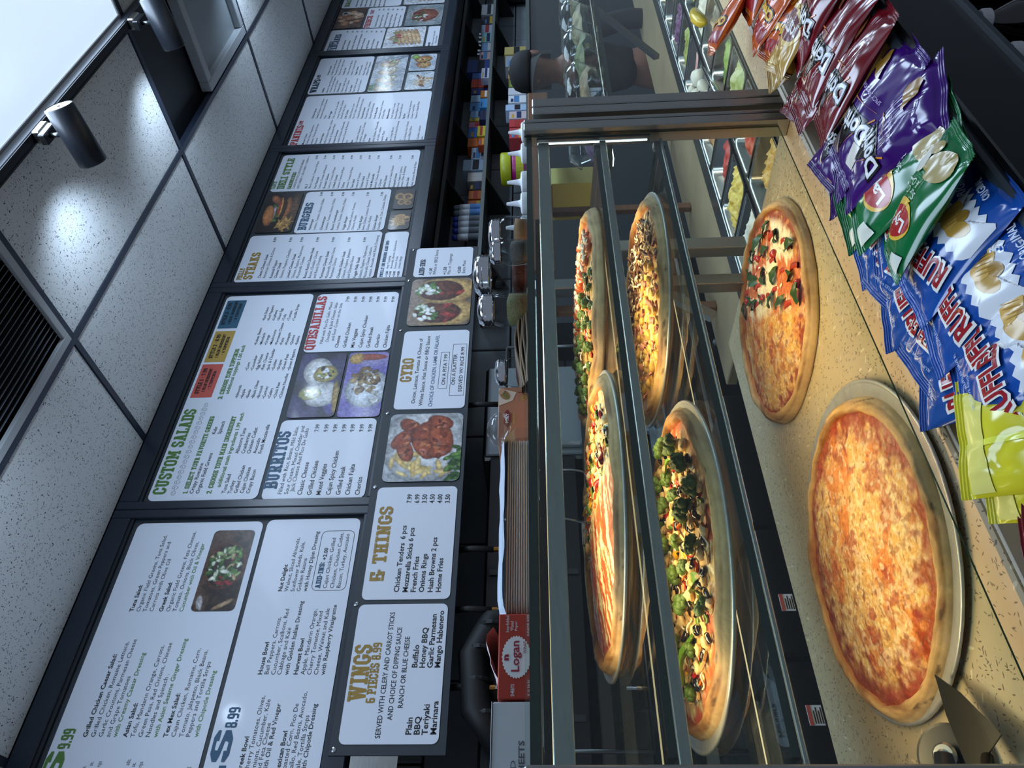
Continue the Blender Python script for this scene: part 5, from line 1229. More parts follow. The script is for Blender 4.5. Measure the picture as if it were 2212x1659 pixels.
CHK = [chunk('chicken_piece', 'chicken_orange', .010, k) for k in (2, 7, 12)]; CRUMB = [chunk('cheese_crumb', 'cheese_white', .0058, k, .6, .6) for k in (3, 8)]; PINE = [chunk('pineapple_piece', 'pineapple', .0095, k, .55, .5) for k in (4, 6)]
HAM = strip(.011, .017, .003, .001, MATS['ham_pink'], 'ham_piece'); STK = [strip(.006, .03, .0035, b, MATS['steak_brown'], 'steak_shred') for b in (.006, -.009)]; TOMH = chunk('tomato_half', 'tomato_red', .009, 3, .7, .1); TOMS = strip(.011, .045, .0025, .005, mat('tomato_strip', 'b03a22', .35, var=.2, vscale=120), 'tomato_strip'); PALE = [chunk('chicken_piece', 'chicken_pale', .0085, k, .6, .5) for k in (5, 10)]
SHAVE = strip(.004, .02, .0015, .004, MATS['cheese_white'], 'cheese_shred')
def put(t, hf, nm, meshes, pts, tilt=.3, lift=0.0, sc=(.85, 1.2), yaw=None):
    R = t['_R']; ms = meshes if isinstance(meshes, list) else [meshes]
    for k, (x, y) in enumerate(pts):
        s = sc[0] + (sc[1] - sc[0]) * rng.random()
        inst(nm, ms[k % len(ms)], t, (x * R, y * R, hf(x * R, y * R) - .001 + lift), (tilt * (rng.random() - .5), tilt * (rng.random() - .5), yaw if yaw is not None else rng.random() * 2 * PI), (s, s, s))
disc = lambda r0: (lambda x, y: x * x + y * y < r0 * r0)

# 1 cheese pizza on the counter
tray(.532, .988, CZ, .2435, 'aluminium tray under the plain cheese pizza, poking out below the front glass')
pizza(.526, .998, CZ + .002, .229, 'large plain cheese pizza on the tray nearest the front of the counter', 3, cheese_colour(3), rimh=.020, nr=150, na=480)
# 2 half basil, half plain
def f2(x, y, r):
    c = cheese_colour(21, 'd9a04a', 'e8c784', sauce_w=.07)(x, y, r); o = np.ones(x.shape + (3,)); n = fbm(x * 12, y * 12, 30); n3 = fbm(x * 40, y * 40, 31)
    half = sstep(-.06, .06, (x * .75 - y * .66) + (n - .5) * .15 + .02); st = sstep(.44, .56, fbm((x * .6 + y) * 7, (x - y) * 2.5, 33)); d = mixc(mixc(L3('d98a4a') * o, L3('b5401f'), n3), L3('efe0bc') * o, st); d = mixc(d, c, sstep(.86, .95, r))
    return mixc(c, d, half)
p, h = pizza(1.095, 1.05, CZ, .228, 'pizza half covered in basil leaves and tomato, half plain, bare on the counter', 21, f2, rimh=.020, nr=100, na=320)
hb = lambda x, y: (x * .75 - y * .66) > .02 and x * x + y * y < .60
put(p, h, 'basil_leaf', BASIL, scatter(19, hb, .19), .5, .001, (.75, 1.15)); put(p, h, 'tomato_strip', TOMS, scatter(20, hb, .17), .3, 0, (.7, 1.1), .9); put(p, h, 'tomato_half', TOMH, scatter(5, hb, .4), .2, 0); put(p, h, 'cheese_shred', SHAVE, scatter(24, hb, .1), .3)
# 3 pepper pizza, shelf one
def f3(x, y, r):
    o = np.ones(x.shape + (3,)); n = fbm(x * 10, y * 10, 41); st = fbm(x * 5, y * 26, 42); n3 = fbm(x * 40, y * 40, 43)
    sau = mixc(mixc(L3('b5351a') * o, L3('cf6a34'), n3), L3('ecd9a8') * o, sstep(.5, .62, st)); chs = mixc(mixc(L3('e0c486') * o, L3('d9a255'), n), L3('f0e2bc') * o, sstep(.5, .7, n3)); chs = mixc(chs, L3('b5401f') * o, sstep(.62, .7, fbm(x * 8, y * 8, 47)))
    return mixc(sau, chs, sstep(-.05, .05, x + .02 + (n - .5) * .2))
tray(.585, 1.0, S1, .236, 'aluminium tray under the half sauced pizza on the upper glass shelf')
p, h = pizza(.585, .998, S1 + .002, .228, 'pizza half bright peppers, half red sauce, on the upper glass shelf', 41, f3, rimh=.021)
hp = lambda x, y: x > .04 and x * x + y * y < .62
for c in PEP: put(p, h, 'pepper_piece', PEP[c], scatter(22, hp, .09), .8, 0, (.8, 1.4))
put(p, h, 'mushroom_slice', MUSH, scatter(14, hp, .13), .6, .001); put(p, h, 'cheese_shred', SHAVE, scatter(50, hp, .06), .5, .001); put(p, h, 'chicken_piece', PALE, scatter(10, hp, .2), .5); put(p, h, 'olive_ring', OLIVE, scatter(6, hp, .25), .5)
# 4 buffalo chicken / broccoli, shelf one
def f4(x, y, r):
    o = np.ones(x.shape + (3,)); n = fbm(x * 9, y * 9, 51); n3 = fbm(x * 36, y * 36, 52); a = mixc(mixc(L3('b5541c') * o, L3('8e3010'), n3), L3('e6d3a4') * o, sstep(.58, .68, n)); b = mixc(mixc(L3('c99a4e') * o, L3('9c4a20'), sstep(.5, .65, n)), L3('5f6a2a') * o, sstep(.56, .64, n3) * .6)
    return mixc(b, a, sstep(-.05, .05, x - .05 + (n - .5) * .2))
p, h = pizza(1.02, .985, S1, .212, 'pizza half orange buffalo chicken, half broccoli, on the upper glass shelf', 51, f4, rimh=.021)
ha = lambda x, y: x > .02 and x * x + y * y < .64; hc = lambda x, y: x < -.02 and x * x + y * y < .64
put(p, h, 'chicken_piece', CHK, scatter(55, ha, .10), .6); put(p, h, 'cheese_crumb', CRUMB, scatter(60, ha, .08), .5, .006); put(p, h, 'cheese_shred', SHAVE, scatter(30, ha, .08), .5, .007); put(p, h, 'broccoli_floret', BROC, scatter(34, hc, .14), .9, -.003, (.5, .85)); put(p, h, 'cheese_shred', SHAVE, scatter(30, hc, .09), .6, .004); put(p, h, 'pepper_piece', PEP['red'], scatter(10, hc, .2), .5); put(p, h, 'mushroom_slice', MUSH, scatter(10, hc, .2), .6, .002)
# 5 vegetable pizza, shelf two
def f5(x, y, r):
    o = np.ones(x.shape + (3,)); n = fbm(x * 9, y * 9, 61); n3 = fbm(x * 40, y * 40, 62); c = mixc(mixc(L3('d9b878') * o, L3('c08a45'), n), L3('efe0b8') * o, sstep(.5, .7, n3)); c = mixc(c, L3('b03a1c') * o, sstep(.6, .68, fbm(x * 7, y * 7, 63)) * .8)
    return mixc(c, L3('b5421f') * o, sstep(.86, .97, r + (n - .5) * .2) * .8)
tray(.508, 1.008, S2, .25, 'aluminium tray under the vegetable pizza on the lower glass shelf')
p, h = pizza(.512, 1.006, S2 + .002, .236, 'vegetable pizza heaped with broccoli and black olives on the lower glass shelf', 61, f5, rimh=.021)
al = disc(.80)
put(p, h, 'broccoli_floret', BROC, scatter(30, al, .2), .9, 0, (.7, 1.1)); put(p, h, 'olive_ring', OLIVE, scatter(60, al, .11), .9, .004, (.9, 1.2)); put(p, h, 'mushroom_slice', MUSH, scatter(85, al, .10), .8, .003, (.8, 1.25))
for c, n in (('red', 30), ('green', 26), ('gold', 26), ('orange', 14)): put(p, h, 'pepper_piece', PEP[c], scatter(n, al, .12), 1.0, .002, (.7, 1.2))
put(p, h, 'spinach_leaf', SPIN, [(-.62, -.12), (.25, .1), (-.1, .35), (.5, -.3), (-.35, -.45), (.05, -.55)], .6, .004, (.7, 1.1)); put(p, h, 'chicken_piece', PALE, scatter(75, al, .1), .6, .002); put(p, h, 'cheese_shred', SHAVE, scatter(80, al, .09), .6, .005)
# 6 steak / pineapple, shelf two
def f6(x, y, r):
    o = np.ones(x.shape + (3,)); n = fbm(x * 9, y * 9, 71); n3 = fbm(x * 42, y * 42, 72); a = mixc(mixc(L3('6b3f22') * o, L3('9c6a34'), n3), L3('e0c48a') * o, sstep(.54, .66, fbm(x * 30, y * 30, 75, 2))); b = mixc(mixc(L3('e2bd62') * o, L3('cf9a3c'), n), L3('d9978a') * o, sstep(.56, .66, n3) * .7); b = mixc(b, L3('efdfae') * o, sstep(.55, .7, fbm(x * 22, y * 22, 74)))
    return mixc(b, a, sstep(-.05, .05, x - .03 + (n - .5) * .2))
tray(1.045, .992, S2, .228, 'aluminium tray under the steak and pineapple pizza on the lower shelf')
p, h = pizza(1.045, .99, S2 + .002, .22, 'pizza half shredded steak, half pineapple and ham, on the lower glass shelf', 71, f6, rimh=.021)
put(p, h, 'steak_shred', STK, scatter(120, ha, .06), 1.0, .001, (.6, 1.2)); put(p, h, 'cheese_shred', SHAVE, scatter(90, ha, .06), .8, .004); put(p, h, 'pineapple_piece', PINE, scatter(44, hc, .12), .6, .0, (.8, 1.2)); put(p, h, 'ham_piece', HAM, scatter(40, hc, .12), .7, .002); put(p, h, 'cheese_shred', SHAVE, scatter(30, hc, .1), .6, .002)

# pizza wheel and pie server
mat('blade_dark', '3a3a38', .35, .9)
t = thing('pizza_cutter', 'black-handled pizza wheel lying on the counter beside the cheese pizza', 'pizza cutter', (.22, .885, CZ))
ax = Vector((.05, -.62, .75)).normalized(); c = Vector((.225, .912, CZ + .04))
def disc_at(c, ax, r, th, n=40, m='blade_dark', nm='wheel'):
    mb = MB(); mb.tube([c - ax * th, c - ax * th * .4, c + ax * th * .4, c + ax * th], [r - .003, r, r, r - .003], n); return mb.build(nm, m, t)
disc_at(c, ax, .036, .0012, nm='wheel'); disc_at(c + ax * .006, ax, .014, .005, 20, 'steel', 'hub'); disc_at(c + ax * .012, ax, .006, .002, 12, 'chrome', 'bolt')
MB().tube([c + ax * .008, c + ax * .012 + Vector((-.05, .0, .012)), c + Vector((-.14, .01, .005)), c + Vector((-.2, .012, -.015))], [.011, .013, .015, .013], 12).build('handle', 'black_plastic', t, True)
t = thing('pie_server', 'pointed steel pie server with its tip on the pizza tray rim', 'server', (.25, .82, CZ))
mb = MB(); a = Vector((.312, .902, CZ + .026)); b = Vector((.205, .832, CZ + .04)); d = (b - a).normalized(); s = d.cross(Vector((.2, -.3, 1))).normalized(); nn = s.cross(d)
for zz in (0, .0016):
    mb.v += [tuple(a + nn * zz), tuple(a + d * .05 + s * .016 + nn * zz), tuple(b + s * .03 + nn * zz), tuple(b - s * .03 + nn * zz), tuple(a + d * .05 - s * .016 + nn * zz)]
mb.f = [(0, 4, 3, 2, 1), (5, 6, 7, 8, 9)] + [(i, (i + 1) % 5, 5 + (i + 1) % 5, 5 + i) for i in range(5)]; mb.mi = [0] * 7
mb.build('blade', 'blade_dark', t); MB().tube([b, b + d * .05 + Vector((0, 0, .02)), b + d * .16 + Vector((0, 0, .02))], [.006, .01, .012], 10).build('handle', 'black_plastic', t, True)
# ---------------------------------------------------------------- snack bags
WORDS = {}
def get_words(items):
    LT = Letters(); ks = []
    for k in items:
        if k not in WORDS: ks.append((k, LT.add(k[0], k[1], 2)))
    g = LT.run()
    for k, i in ks: WORDS[k] = g[i]
def bisect(V, F, L):
    V = [tuple(p) for p in V]; out = []; st = []
    for f in F:
        for i in range(1, len(f) - 1): st.append((f[0], f[i], f[i + 1]))
    mid = {}
    while st:
        a, b, c = st.pop(); e = [((V[a][0] - V[b][0]) ** 2 + (V[a][1] - V[b][1]) ** 2, a, b, c), ((V[b][0] - V[c][0]) ** 2 + (V[b][1] - V[c][1]) ** 2, b, c, a), ((V[c][0] - V[a][0]) ** 2 + (V[c][1] - V[a][1]) ** 2, c, a, b)]
        m = max(e)
        if m[0] <= L * L: out.append((a, b, c)); continue
        _, p, q, r = m; k = (min(p, q), max(p, q))
        if k not in mid: mid[k] = len(V); V.append(((V[p][0] + V[q][0]) / 2, (V[p][1] + V[q][1]) / 2))
        st += [(p, mid[k], r), (mid[k], q, r)]
    return np.array(V), out
def ellipse(cx, cy, rx, ry, ang=0, n=18, a0=0, a1=2 * PI, zig=0):
    ca, sa = math.cos(ang), math.sin(ang); p = []
    for k in range(n):
        a = a0 + (a1 - a0) * k / n; f = 1 + (zig if k % 2 else 0); x, y = rx * f * math.cos(a), ry * f * math.sin(a); p.append((cx + x * ca - y * sa, cy + x * sa + y * ca))
    return p
def poly_mesh(p):
    """triangulate a star-shaped outline from its centre"""
    n = len(p); c = (sum(q[0] for q in p) / n, sum(q[1] for q in p) / n); return np.array(list(p) + [c]), [(i, (i + 1) % n, n) for i in range(n)]
def word_mesh(txt, bold, cx, cy, w, h=None, ang=0, slab=False, shear=0):
    V, F = slab_text(txt) if slab else WORDS[(txt, bold)]; V = np.array(V) * 1.0; lo, hi = V.min(0), V.max(0); V = V - (lo + hi) / 2; sx = w / (hi[0] - lo[0]); sy = (h / (hi[1] - lo[1])) if h else sx; V = V * (sx, sy); V[:, 0] += V[:, 1] * shear
    ca, sa = math.cos(ang), math.sin(ang); return np.stack([cx + V[:, 0] * ca - V[:, 1] * sa, cy + V[:, 0] * sa + V[:, 1] * ca], 1), F
FILM = {}
def film(c):
    if c not in FILM: FILM[c] = mat('film_' + c, c, .15, spec=.36, coat=.12, var=.06, vscale=14)
    return FILM[c]
get_words([('RUFFLES', .03), ('RUFFLES', .07), ('RUFFLES HAVE RIDGES!', .0), ('ORIGINAL', .02), ('Doritos', .03), ('Doritos', .075), ("Lay's", .03), ('Sour Cream', .0), ('& Onion', .0), ('TOSTITOS', .04), ('ORIGINAL ', .0), ('Cheetos', .05), ('Cheetos', .10), ('CRUNCHY', .02), ('SPICY SWEET CHILI', .0), ('flavored', .0)])
def bag(kind, label, x, y, z, yaw=0, pitch=15, roll=10, w=.118, l=.17, seed=0, T=.021, puff=1.0):
    base = {'ruffles': '164795', 'maroon': '640c18', 'purple': '340c60', 'green': '0f6234', 'gold': 'a9853f', 'orange': 'b9521a', 'yellow': 'c6bf2a'}[kind]
    t = thing('snack_bag', label, 'snack bag', (x, y, z), {'ruffles': 'blue bags of ridged chips', 'maroon': 'dark red snack bags', 'purple': 'purple snack bags', 'green': 'green chip bags', 'gold': 'gold snack bags', 'orange': 'orange snack bags', 'yellow': 'lime yellow snack bags'}[kind])
    t.rotation_euler = (math.radians(pitch), math.radians(roll), math.radians(yaw))
    ce = .055                                            # crimp share of the length
    def prof(v): return np.clip(np.sin(PI * np.clip((v - ce) / (1 - 2 * ce), 0, 1)), 0, 1) ** .55
    def surf(px, py, top=True, off=0.0):
        px = np.asarray(px, float); py = np.asarray(py, float); v = .5 - py / l; s = np.clip(px / (w / 2), -1, 1); pr = prof(v)
        h = T * puff * pr * np.clip(1 - s ** 2, 0, 1) ** .62
        endk = np.exp(-np.minimum(v - ce, 1 - ce - v) ** 2 / .02); rad = fbm(s * 2.6 + seed * .37, v * .9, seed, 2); cr = np.abs(fbm(s * 1.6 + v * 1.5, v * 2.0 - s * .7, seed + 4, 2) - .5) * 2
        wr = (1 - np.abs(rad - .5) * 5).clip(-.2, 1) * .0048 * endk * pr + .007 * (fbm(s * 1.5, v * 2.2, seed + 7, 2) - .5) * pr - .004 * np.exp(-(cr / .25) ** 2) * pr * (fbm(s * 1.2, v * 1.4, seed + 21, 2) > .5)
        cz = .0009 * np.sin(v / ce * 6 * PI * .9) * (v < ce) + .0009 * np.sin((1 - v) / ce * 6 * PI * .9) * (v > 1 - ce); wave = .007 * (fbm(s * 1.8 + 3, v * .6, seed + 9, 2) - .5) * (1 - pr * .6)
        nx = px * (1 - .055 * pr * (1 - .3 * np.abs(s))); bendz = .018 * (fbm(v * 1.6 + seed, s * .4, seed + 12, 2) - .5)
        if top: zz = h + wr * np.clip(1 - np.abs(s) ** 6, 0, 1) + cz + wave + bendz + off
        else: zz = -h * .75 - .0006 + cz + wave + bendz
        return np.stack([nx, py, zz], -1)
    vs = np.concatenate([np.linspace(0, ce, 13), np.linspace(ce, 1 - ce, 44)[1:], np.linspace(1 - ce, 1, 13)[1:]]); ss = np.sin(np.linspace(-1, 1, 34) * PI / 2) * .35 + np.linspace(-1, 1, 34) * .65
    S, Vv = np.meshgrid(ss, vs, indexing='ij'); px, py = S * w / 2, (.5 - Vv) * l
    def local(mb, nm, m):
        me = mesh_of(mb, nm, m, True); return inst(nm, me, t, (0, 0, 0))
    mb = MB(); mb.grid(surf(px, py), flip=True); mb.grid(surf(px, py, False)); body = local(mb, 'film', film(base))
    lay = [0]; acc = {}
    def pr(VF, c, nm='print'):
        lay[0] += 1; V, F = bisect(*VF, .0055); ok = (np.abs(V[:, 0]) < w / 2 * .985) & (np.abs(V[:, 1]) < l / 2 * .99); mb, key = acc.setdefault((nm, c), (MB(), lay[0])); V[:, 0] = np.clip(V[:, 0], -w / 2 * .985, w / 2 * .985); V[:, 1] = np.clip(V[:, 1], -l / 2 * .985, l / 2 * .985)
        mb.add(surf(V[:, 0], V[:, 1], True, .0007 + .00025 * lay[0]).tolist(), F)
    if kind == 'ruffles':
        zg = [(-.46 * w, -.06 * l)]
        for k in range(12): zg.append((-.46 * w + (k + .5) * .92 * w / 12, (.015 if k % 2 else -.02) * l + k * .003 * l))
        zg += [(.46 * w, -.02 * l), (.46 * w, -.26 * l)] + [(.46 * w - (k + .5) * .92 * w / 12, (-.30 if k % 2 else -.26) * l) for k in range(12)] + [(-.46 * w, -.28 * l)]
        pr(poly_mesh(zg), 'c9ced6'); pr(poly_mesh(ellipse(-.12 * w, -.12 * l, .16 * w, .055 * l, .5, zig=.05)), 'b08a3c'); pr(poly_mesh(ellipse(.15 * w, -.13 * l, .2 * w, .075 * l, -.3, 22, zig=.06)), 'c29a4a'); pr(poly_mesh(ellipse(-.02 * w, -.19 * l, .1 * w, .04 * l, .2)), '9a7630')
        for k in range(6): pr(poly_mesh(ellipse(.15 * w + (k - 2.5) * .055 * w, -.13 * l, .008 * w, .062 * l, -.3, 8)), 'a67f36')
        pr(word_mesh('RUFFLES', .07, 0, .17 * l, .84 * w, .195 * l, .10), 'd5d5d2'); pr(word_mesh('RUFFLES', .03, 0, .17 * l, .78 * w, .155 * l, .10), '8e1420', 'brand_lettering'); pr(word_mesh('RUFFLES HAVE RIDGES!', 0, -.02 * w, .345 * l, .55 * w, .022 * l, .05), 'aebbd2', 'small_lettering'); pr(word_mesh('ORIGINAL', .02, .08 * w, -.36 * l, .45 * w, .05 * l, 0), 'c4cede', 'small_lettering')
    elif kind in ('maroon', 'purple'):
        hot = 'c8702a' if kind == 'maroon' else 'c9822e'
        pr(poly_mesh([(-.30 * w, .02 * l), (.34 * w, .04 * l), (.05 * w, .34 * l)]), '0b0a0c')
        def tri(p, q, wd): d = (q[0] - p[0], q[1] - p[1]); n = math.hypot(*d); o = (-d[1] / n * wd, d[0] / n * wd); return poly_mesh([p, (q[0] + o[0] * .2, q[1] + o[1] * .2), q, (p[0] + o[0], p[1] + o[1])])
        pr(tri((-.36 * w, -.02 * l), (.04 * w, .36 * l), .02 * w), hot); pr(tri((.05 * w, .37 * l), (.40 * w, .02 * l), .02 * w), 'd9c7a0'); pr(tri((.42 * w, .0), (-.34 * w, -.05 * l), .018 * w), hot)
        pr(word_mesh('Doritos', .075, 0, .13 * l, .86 * w, .17 * l, .08), '0d0c10'); pr(word_mesh('Doritos', .03, 0, .13 * l, .80 * w, .14 * l, .08), 'd3d6dc', 'brand_lettering')
        pr(poly_mesh([(.04 * w, -.2 * l), (.1 * w, -.19 * l), (.3 * w, -.22 * l), (.33 * w, -.25 * l), (.28 * w, -.36 * l), (.22 * w, -.38 * l), (.12 * w, -.33 * l)]), '8a6526' if kind == 'purple' else '6b3a1c')
        if kind == 'purple': pr(word_mesh('SPICY SWEET CHILI', 0, .0, -.11 * l, .6 * w, .028 * l), 'b9a8d0', 'small_lettering')
        if seed % 4 == 1: pr(poly_mesh([(-.45 * w, .18 * l), (-.30 * w, .18 * l), (-.30 * w, .34 * l), (-.45 * w, .34 * l)]), 'c9c5bd')
    elif kind == 'green':
        pr(poly_mesh(ellipse(-.02 * w, .15 * l, .34 * w, .15 * l, .1, 28)), 'd0a93c'); pr(poly_mesh(ellipse(-.02 * w, .165 * l, .33 * w, .115 * l, .25, 28)), '9c1c22'); pr(word_mesh("Lay's", .03, -.01 * w, .16 * l, .5 * w, .12 * l, .15), 'e2e2de', 'brand_lettering'); pr(word_mesh('Sour Cream', 0, .1 * w, -.04 * l, .5 * w, .05 * l, .1), 'ccd8cc', 'small_lettering'); pr(word_mesh('& Onion', 0, .14 * w, -.10 * l, .38 * w, .05 * l, .1), 'ccd8cc', 'small_lettering')
        pr(poly_mesh(ellipse(-.18 * w, -.3 * l, .26 * w, .11 * l, .3, 20)), '9c8a52'); pr(poly_mesh(ellipse(.2 * w, -.25 * l, .16 * w, .08 * l, -.4, 16)), 'c9c8b8'); pr(poly_mesh(ellipse(.12 * w, -.36 * l, .12 * w, .05 * l, .2, 16)), 'a8955a')
        pr(poly_mesh([(-.46 * w, .30 * l), (-.28 * w, .33 * l), (-.25 * w, .44 * l), (-.46 * w, .44 * l)]), 'c9d0c8')
    elif kind == 'gold':
        pr(poly_mesh(ellipse(0, .1 * l, .46 * w, .17 * l, .12, 26)), 'c9ad6a'); pr(poly_mesh(ellipse(0, .1 * l, .41 * w, .13 * l, .12, 26)), '5a1622'); pr(word_mesh('TOSTITOS', .04, 0, .1 * l, .74 * w, .11 * l, .12), 'dcdcd8', 'brand_lettering'); pr(poly_mesh([(-.44 * w, -.12 * l), (.44 * w, -.08 * l), (.44 * w, -.42 * l), (-.44 * w, -.42 * l)]), '7a1420'); pr(word_mesh('ORIGINAL ', 0, .05 * w, -.2 * l, .5 * w, .05 * l, .05), 'd8d2c4', 'small_lettering')
    elif kind == 'orange':
        pr(poly_mesh([(-.46 * w, .36 * l), (.46 * w, .40 * l), (.46 * w, .3 * l), (-.46 * w, .2 * l)]), '8e1a1c'); pr(word_mesh('Cheetos', .10, 0, .12 * l, .84 * w, .15 * l, .12), '14100e'); pr(word_mesh('Cheetos', .05, 0, .12 * l, .76 * w, .115 * l, .12), 'd9a83a', 'brand_lettering'); pr(word_mesh('CRUNCHY', .02, .05 * w, -.03 * l, .5 * w, .05 * l, .1), '5a1414', 'small_lettering')
        for k in range(3): pr(poly_mesh(ellipse((-.2 + .18 * k) * w, (-.28 + .03 * (k % 2)) * l, .06 * w, .1 * l, .5 - k * .6, 12)), 'd98a2c')
    else:
        pr(poly_mesh([(-.06 * w, -.44 * l), (.0 * w, -.44 * l), (.0, .44 * l), (-.06 * w, .44 * l)]), 'd3d64a', 'back_seam'); pr(poly_mesh([(-.47 * w, .28 * l), (.47 * w, .28 * l), (.47 * w, .42 * l), (-.47 * w, .42 * l)]), 'cfca6c')
    for (nm, c), (mb, key) in acc.items():
        o = local(mb, nm, mat('film_ink_' + c, c, .2, spec=.36, coat=.1)); o.parent = body
    return t
BAGS = [
 # kind, label, x, y, z, yaw, pitch, roll, w, l
 ('ruffles', 'blue bag of ridged chips with ORIGINAL at its foot, first beside the green bags', 0.685, 0.556, -.482, 8, 17, 9, .116, .178),
 ('ruffles', 'blue bag of ridged chips lying flattest, second beside the green bags', 0.606, 0.562, -.486, -3, 16, 9, .118, .18),
 ('ruffles', 'blue bag of ridged chips against the black rail, third beside the green bags', 0.54, 0.562, -0.487, -7, 17, 9, .116, .178),
 ('ruffles', 'blue bag of ridged chips nearest the lime yellow bags', 0.484, 0.562, -0.486, -16, 18, 8, .116, .178),
 ('ruffles', 'blue bag of ridged chips tucked under the last green bag, white band showing', 0.775, 0.592, -.495, -18, 22, 8, .122, .175),
 ('ruffles', 'blue bag standing crimp up behind the row, beside the green bags', 0.828, 0.668, -.492, -6, 38, 4, .115, .165),
 ('ruffles', 'blue bag with a folded corner in the rear row, second along', 0.762, 0.658, -.490, 12, 36, -6, .115, .165),
 ('ruffles', 'blue bag leaning at the stone edge, third in the rear row', 0.7, 0.672, -.494, -14, 38, 8, .115, .165),
 ('ruffles', 'blue bag with crumpled crimp in the rear row, fourth along', 0.632, 0.664, -.490, 8, 34, -4, .115, .165),
 ('ruffles', 'blue bag slumped in the rear row, fifth along', 0.566, 0.674, -.494, -20, 36, 10, .115, .165),
 ('green', 'green chip bag with the whole round red and yellow logo in view', 0.846, 0.562, -.480, -8, 18, 8, 0.136, 0.2),
 ('green', 'green chip bag folded over, lying on its neighbour by the rail', 0.745, 0.54, -.462, 10, 12, 14, .118, .17),
 ('green', 'green chip bag crumpled in the rear row next to the purple bags', 0.893, 0.652, -.488, -16, 34, 6, .118, .168),
 ('green', 'green chip bag standing at the stone edge beside the blue bags', 0.905, 0.672, -.494, -22, 38, -6, .112, .16),
 ('purple', 'purple snack bag with its orange chip picture beside the red bags', 0.985, 0.552, -.480, 6, 18, 8, 0.134, 0.198),
 ('purple', 'purple snack bag with full lettering beside the green bags', 0.905, 0.546, -.476, -18, 17, 12, 0.13, 0.195),
 ('purple', 'purple snack bag wedged behind the lettered one', 0.985, 0.632, -.492, -8, 34, 6, .116, .165),
 ('purple', 'purple snack bag with its crimp at the stone edge', 1.062, 0.668, -.494, 8, 40, -4, .112, .16),
 ('purple', 'purple snack bag slumped at the stone edge nearest the green bags', 0.985, 0.674, -.497, -24, 36, 8, .112, .16),
 ('maroon', 'dark red snack bag lying nearest the gold bags, lettering whole', 1.19, 0.54, -.478, 5, 18, 8, 0.142, 0.205),
 ('maroon', 'dark red snack bag crumpled between its twin and the purple bag', 1.092, 0.546, -.476, 10, 17, 12, 0.138, 0.2),
 ('maroon', 'dark red snack bag standing behind the crumpled one', 1.222, 0.65, -.488, -4, 36, 4, .116, .165),
 ('maroon', 'dark red snack bag at the foot of the steel post', 1.262, 0.67, -.492, 12, 40, -6, .114, .16),
 ('maroon', 'dark red snack bag lying against the rail farthest from the case', 1.3, 0.53, -.486, -6, 12, 10, 0.135, 0.195),
 ('gold', 'gold snack bag with dark red oval, uppermost of the gold ones', 1.345, 0.568, -.478, 2, 20, 8, 0.14, 0.2),
 ('gold', 'gold snack bag twisted at the counter ledge', 1.375, 0.64, -.486, 16, 38, -8, .116, .16),
 ('gold', 'gold snack bag by the steel post, back side showing', 1.385, 0.672, -.492, -12, 42, 6, .11, .155),
 ('orange', 'orange snack bag propped on the stone ledge before the food pans', 1.655, .695, -.428, 25, 30, 4, .125, .17),
 ('orange', 'orange snack bag lying in the rack beyond the gold bags', 1.52, 0.61, -.482, -4, 20, 8, .125, .18),
 ('orange', 'orange snack bag with crumpled crimp behind the gold bags', 1.455, 0.655, -.488, 10, 38, -6, .116, .16),
 ('orange', 'orange snack bag farthest along the rack', 1.63, 0.6, -.484, 8, 22, 6, .125, .18),
 ('yellow', 'lime yellow snack bag lying back side up beside the blue bags', 0.432, 0.588, -0.482, -24, 26, 6, .116, .175),
 ('yellow', 'lime yellow snack bag standing at the stone edge', 0.458, 0.632, -0.49, -28, 36, 4, .112, .168),
 ('yellow', 'lime yellow snack bag nearest the dark red one at the near end', 0.402, 0.63, -0.492, -30, 36, 4, .112, .168),
 ('maroon', 'dark red snack bag at the near end of the rack, next to the yellow bags', 0.335, 0.628, -0.497, -25, 34, 4, .112, .17),
 ('maroon', 'dark red snack bag half hidden under the near-end yellow bags', 0.312, 0.64, -0.505, -30, 40, 0, .112, .165)]
for i, b in enumerate(BAGS): rear = b[6] > 33; bag(b[0], b[1], b[2], b[3] - (.03 if rear else 0), b[4] - (.006 if rear else 0), b[5], b[6] - (9 if rear else 0), b[7], b[8], b[9], seed=i + 3)
# ---------------------------------------------------------------- things standing on the case
TZ = .0245
def flat_word(parent, txt, bold, x0, x1, z0, z1, y, m, slab=False, nm='lettering'):
    V, F = slab_text(txt) if slab else WORDS[(txt, bold)]; V = np.array(V) * 1.0; lo, hi = V.min(0), V.max(0); V = (V - lo) / (hi - lo)
    MB().add([(x0 + p[0] * (x1 - x0), y, z0 + p[1] * (z1 - z0)) for p in V], F).build(nm, m, parent)
def flat_poly(parent, pts, y, m, nm='print'):
    V, F = poly_mesh(pts); MB().add([(p[0], y, p[1]) for p in V], F).build(nm, m, parent)
get_words([(s, b) for s, b in (('Logan', .02), ('WRAP', .0), ('Interfolded', 0), ('Waxed', 0), ('Paper', 0), ('SHEETS', .01), ('JUNIOR SIZE', .01), ('X 10 3/4 IN', .01), ('INTERFOLDED', .0), ('ALUMINUM FOIL SHEETS', .02), ('12"x10.75"', 0), ('POLY', .02), ('GLOVES', .01), ('POWDER FREE', .01), ('LARGE', .02), ('L', .03), ('n', .05), ('M', .03))])
mat('box_white', 'b9c0c4', .55); mat('box_red', '9c2c18', .5); mat('ink_white', 'd9dcdc', .5); mat('ink_crimson', '8e1430', .5); mat('ink_grey', '4a525a', .5); mat('box_brown', '9a6a50', .5, var=.12, vscale=10); mat('ink_maroon', '6b1420', .5); mat('ink_lime', 'b9b32a', .5); mat('ink_cream', 'c9c2b4', .5)
y = .95
t = thing('foil_box', 'white carton of foil sheets at the near end of the case top', 'box', (.235, 1.03, TZ))
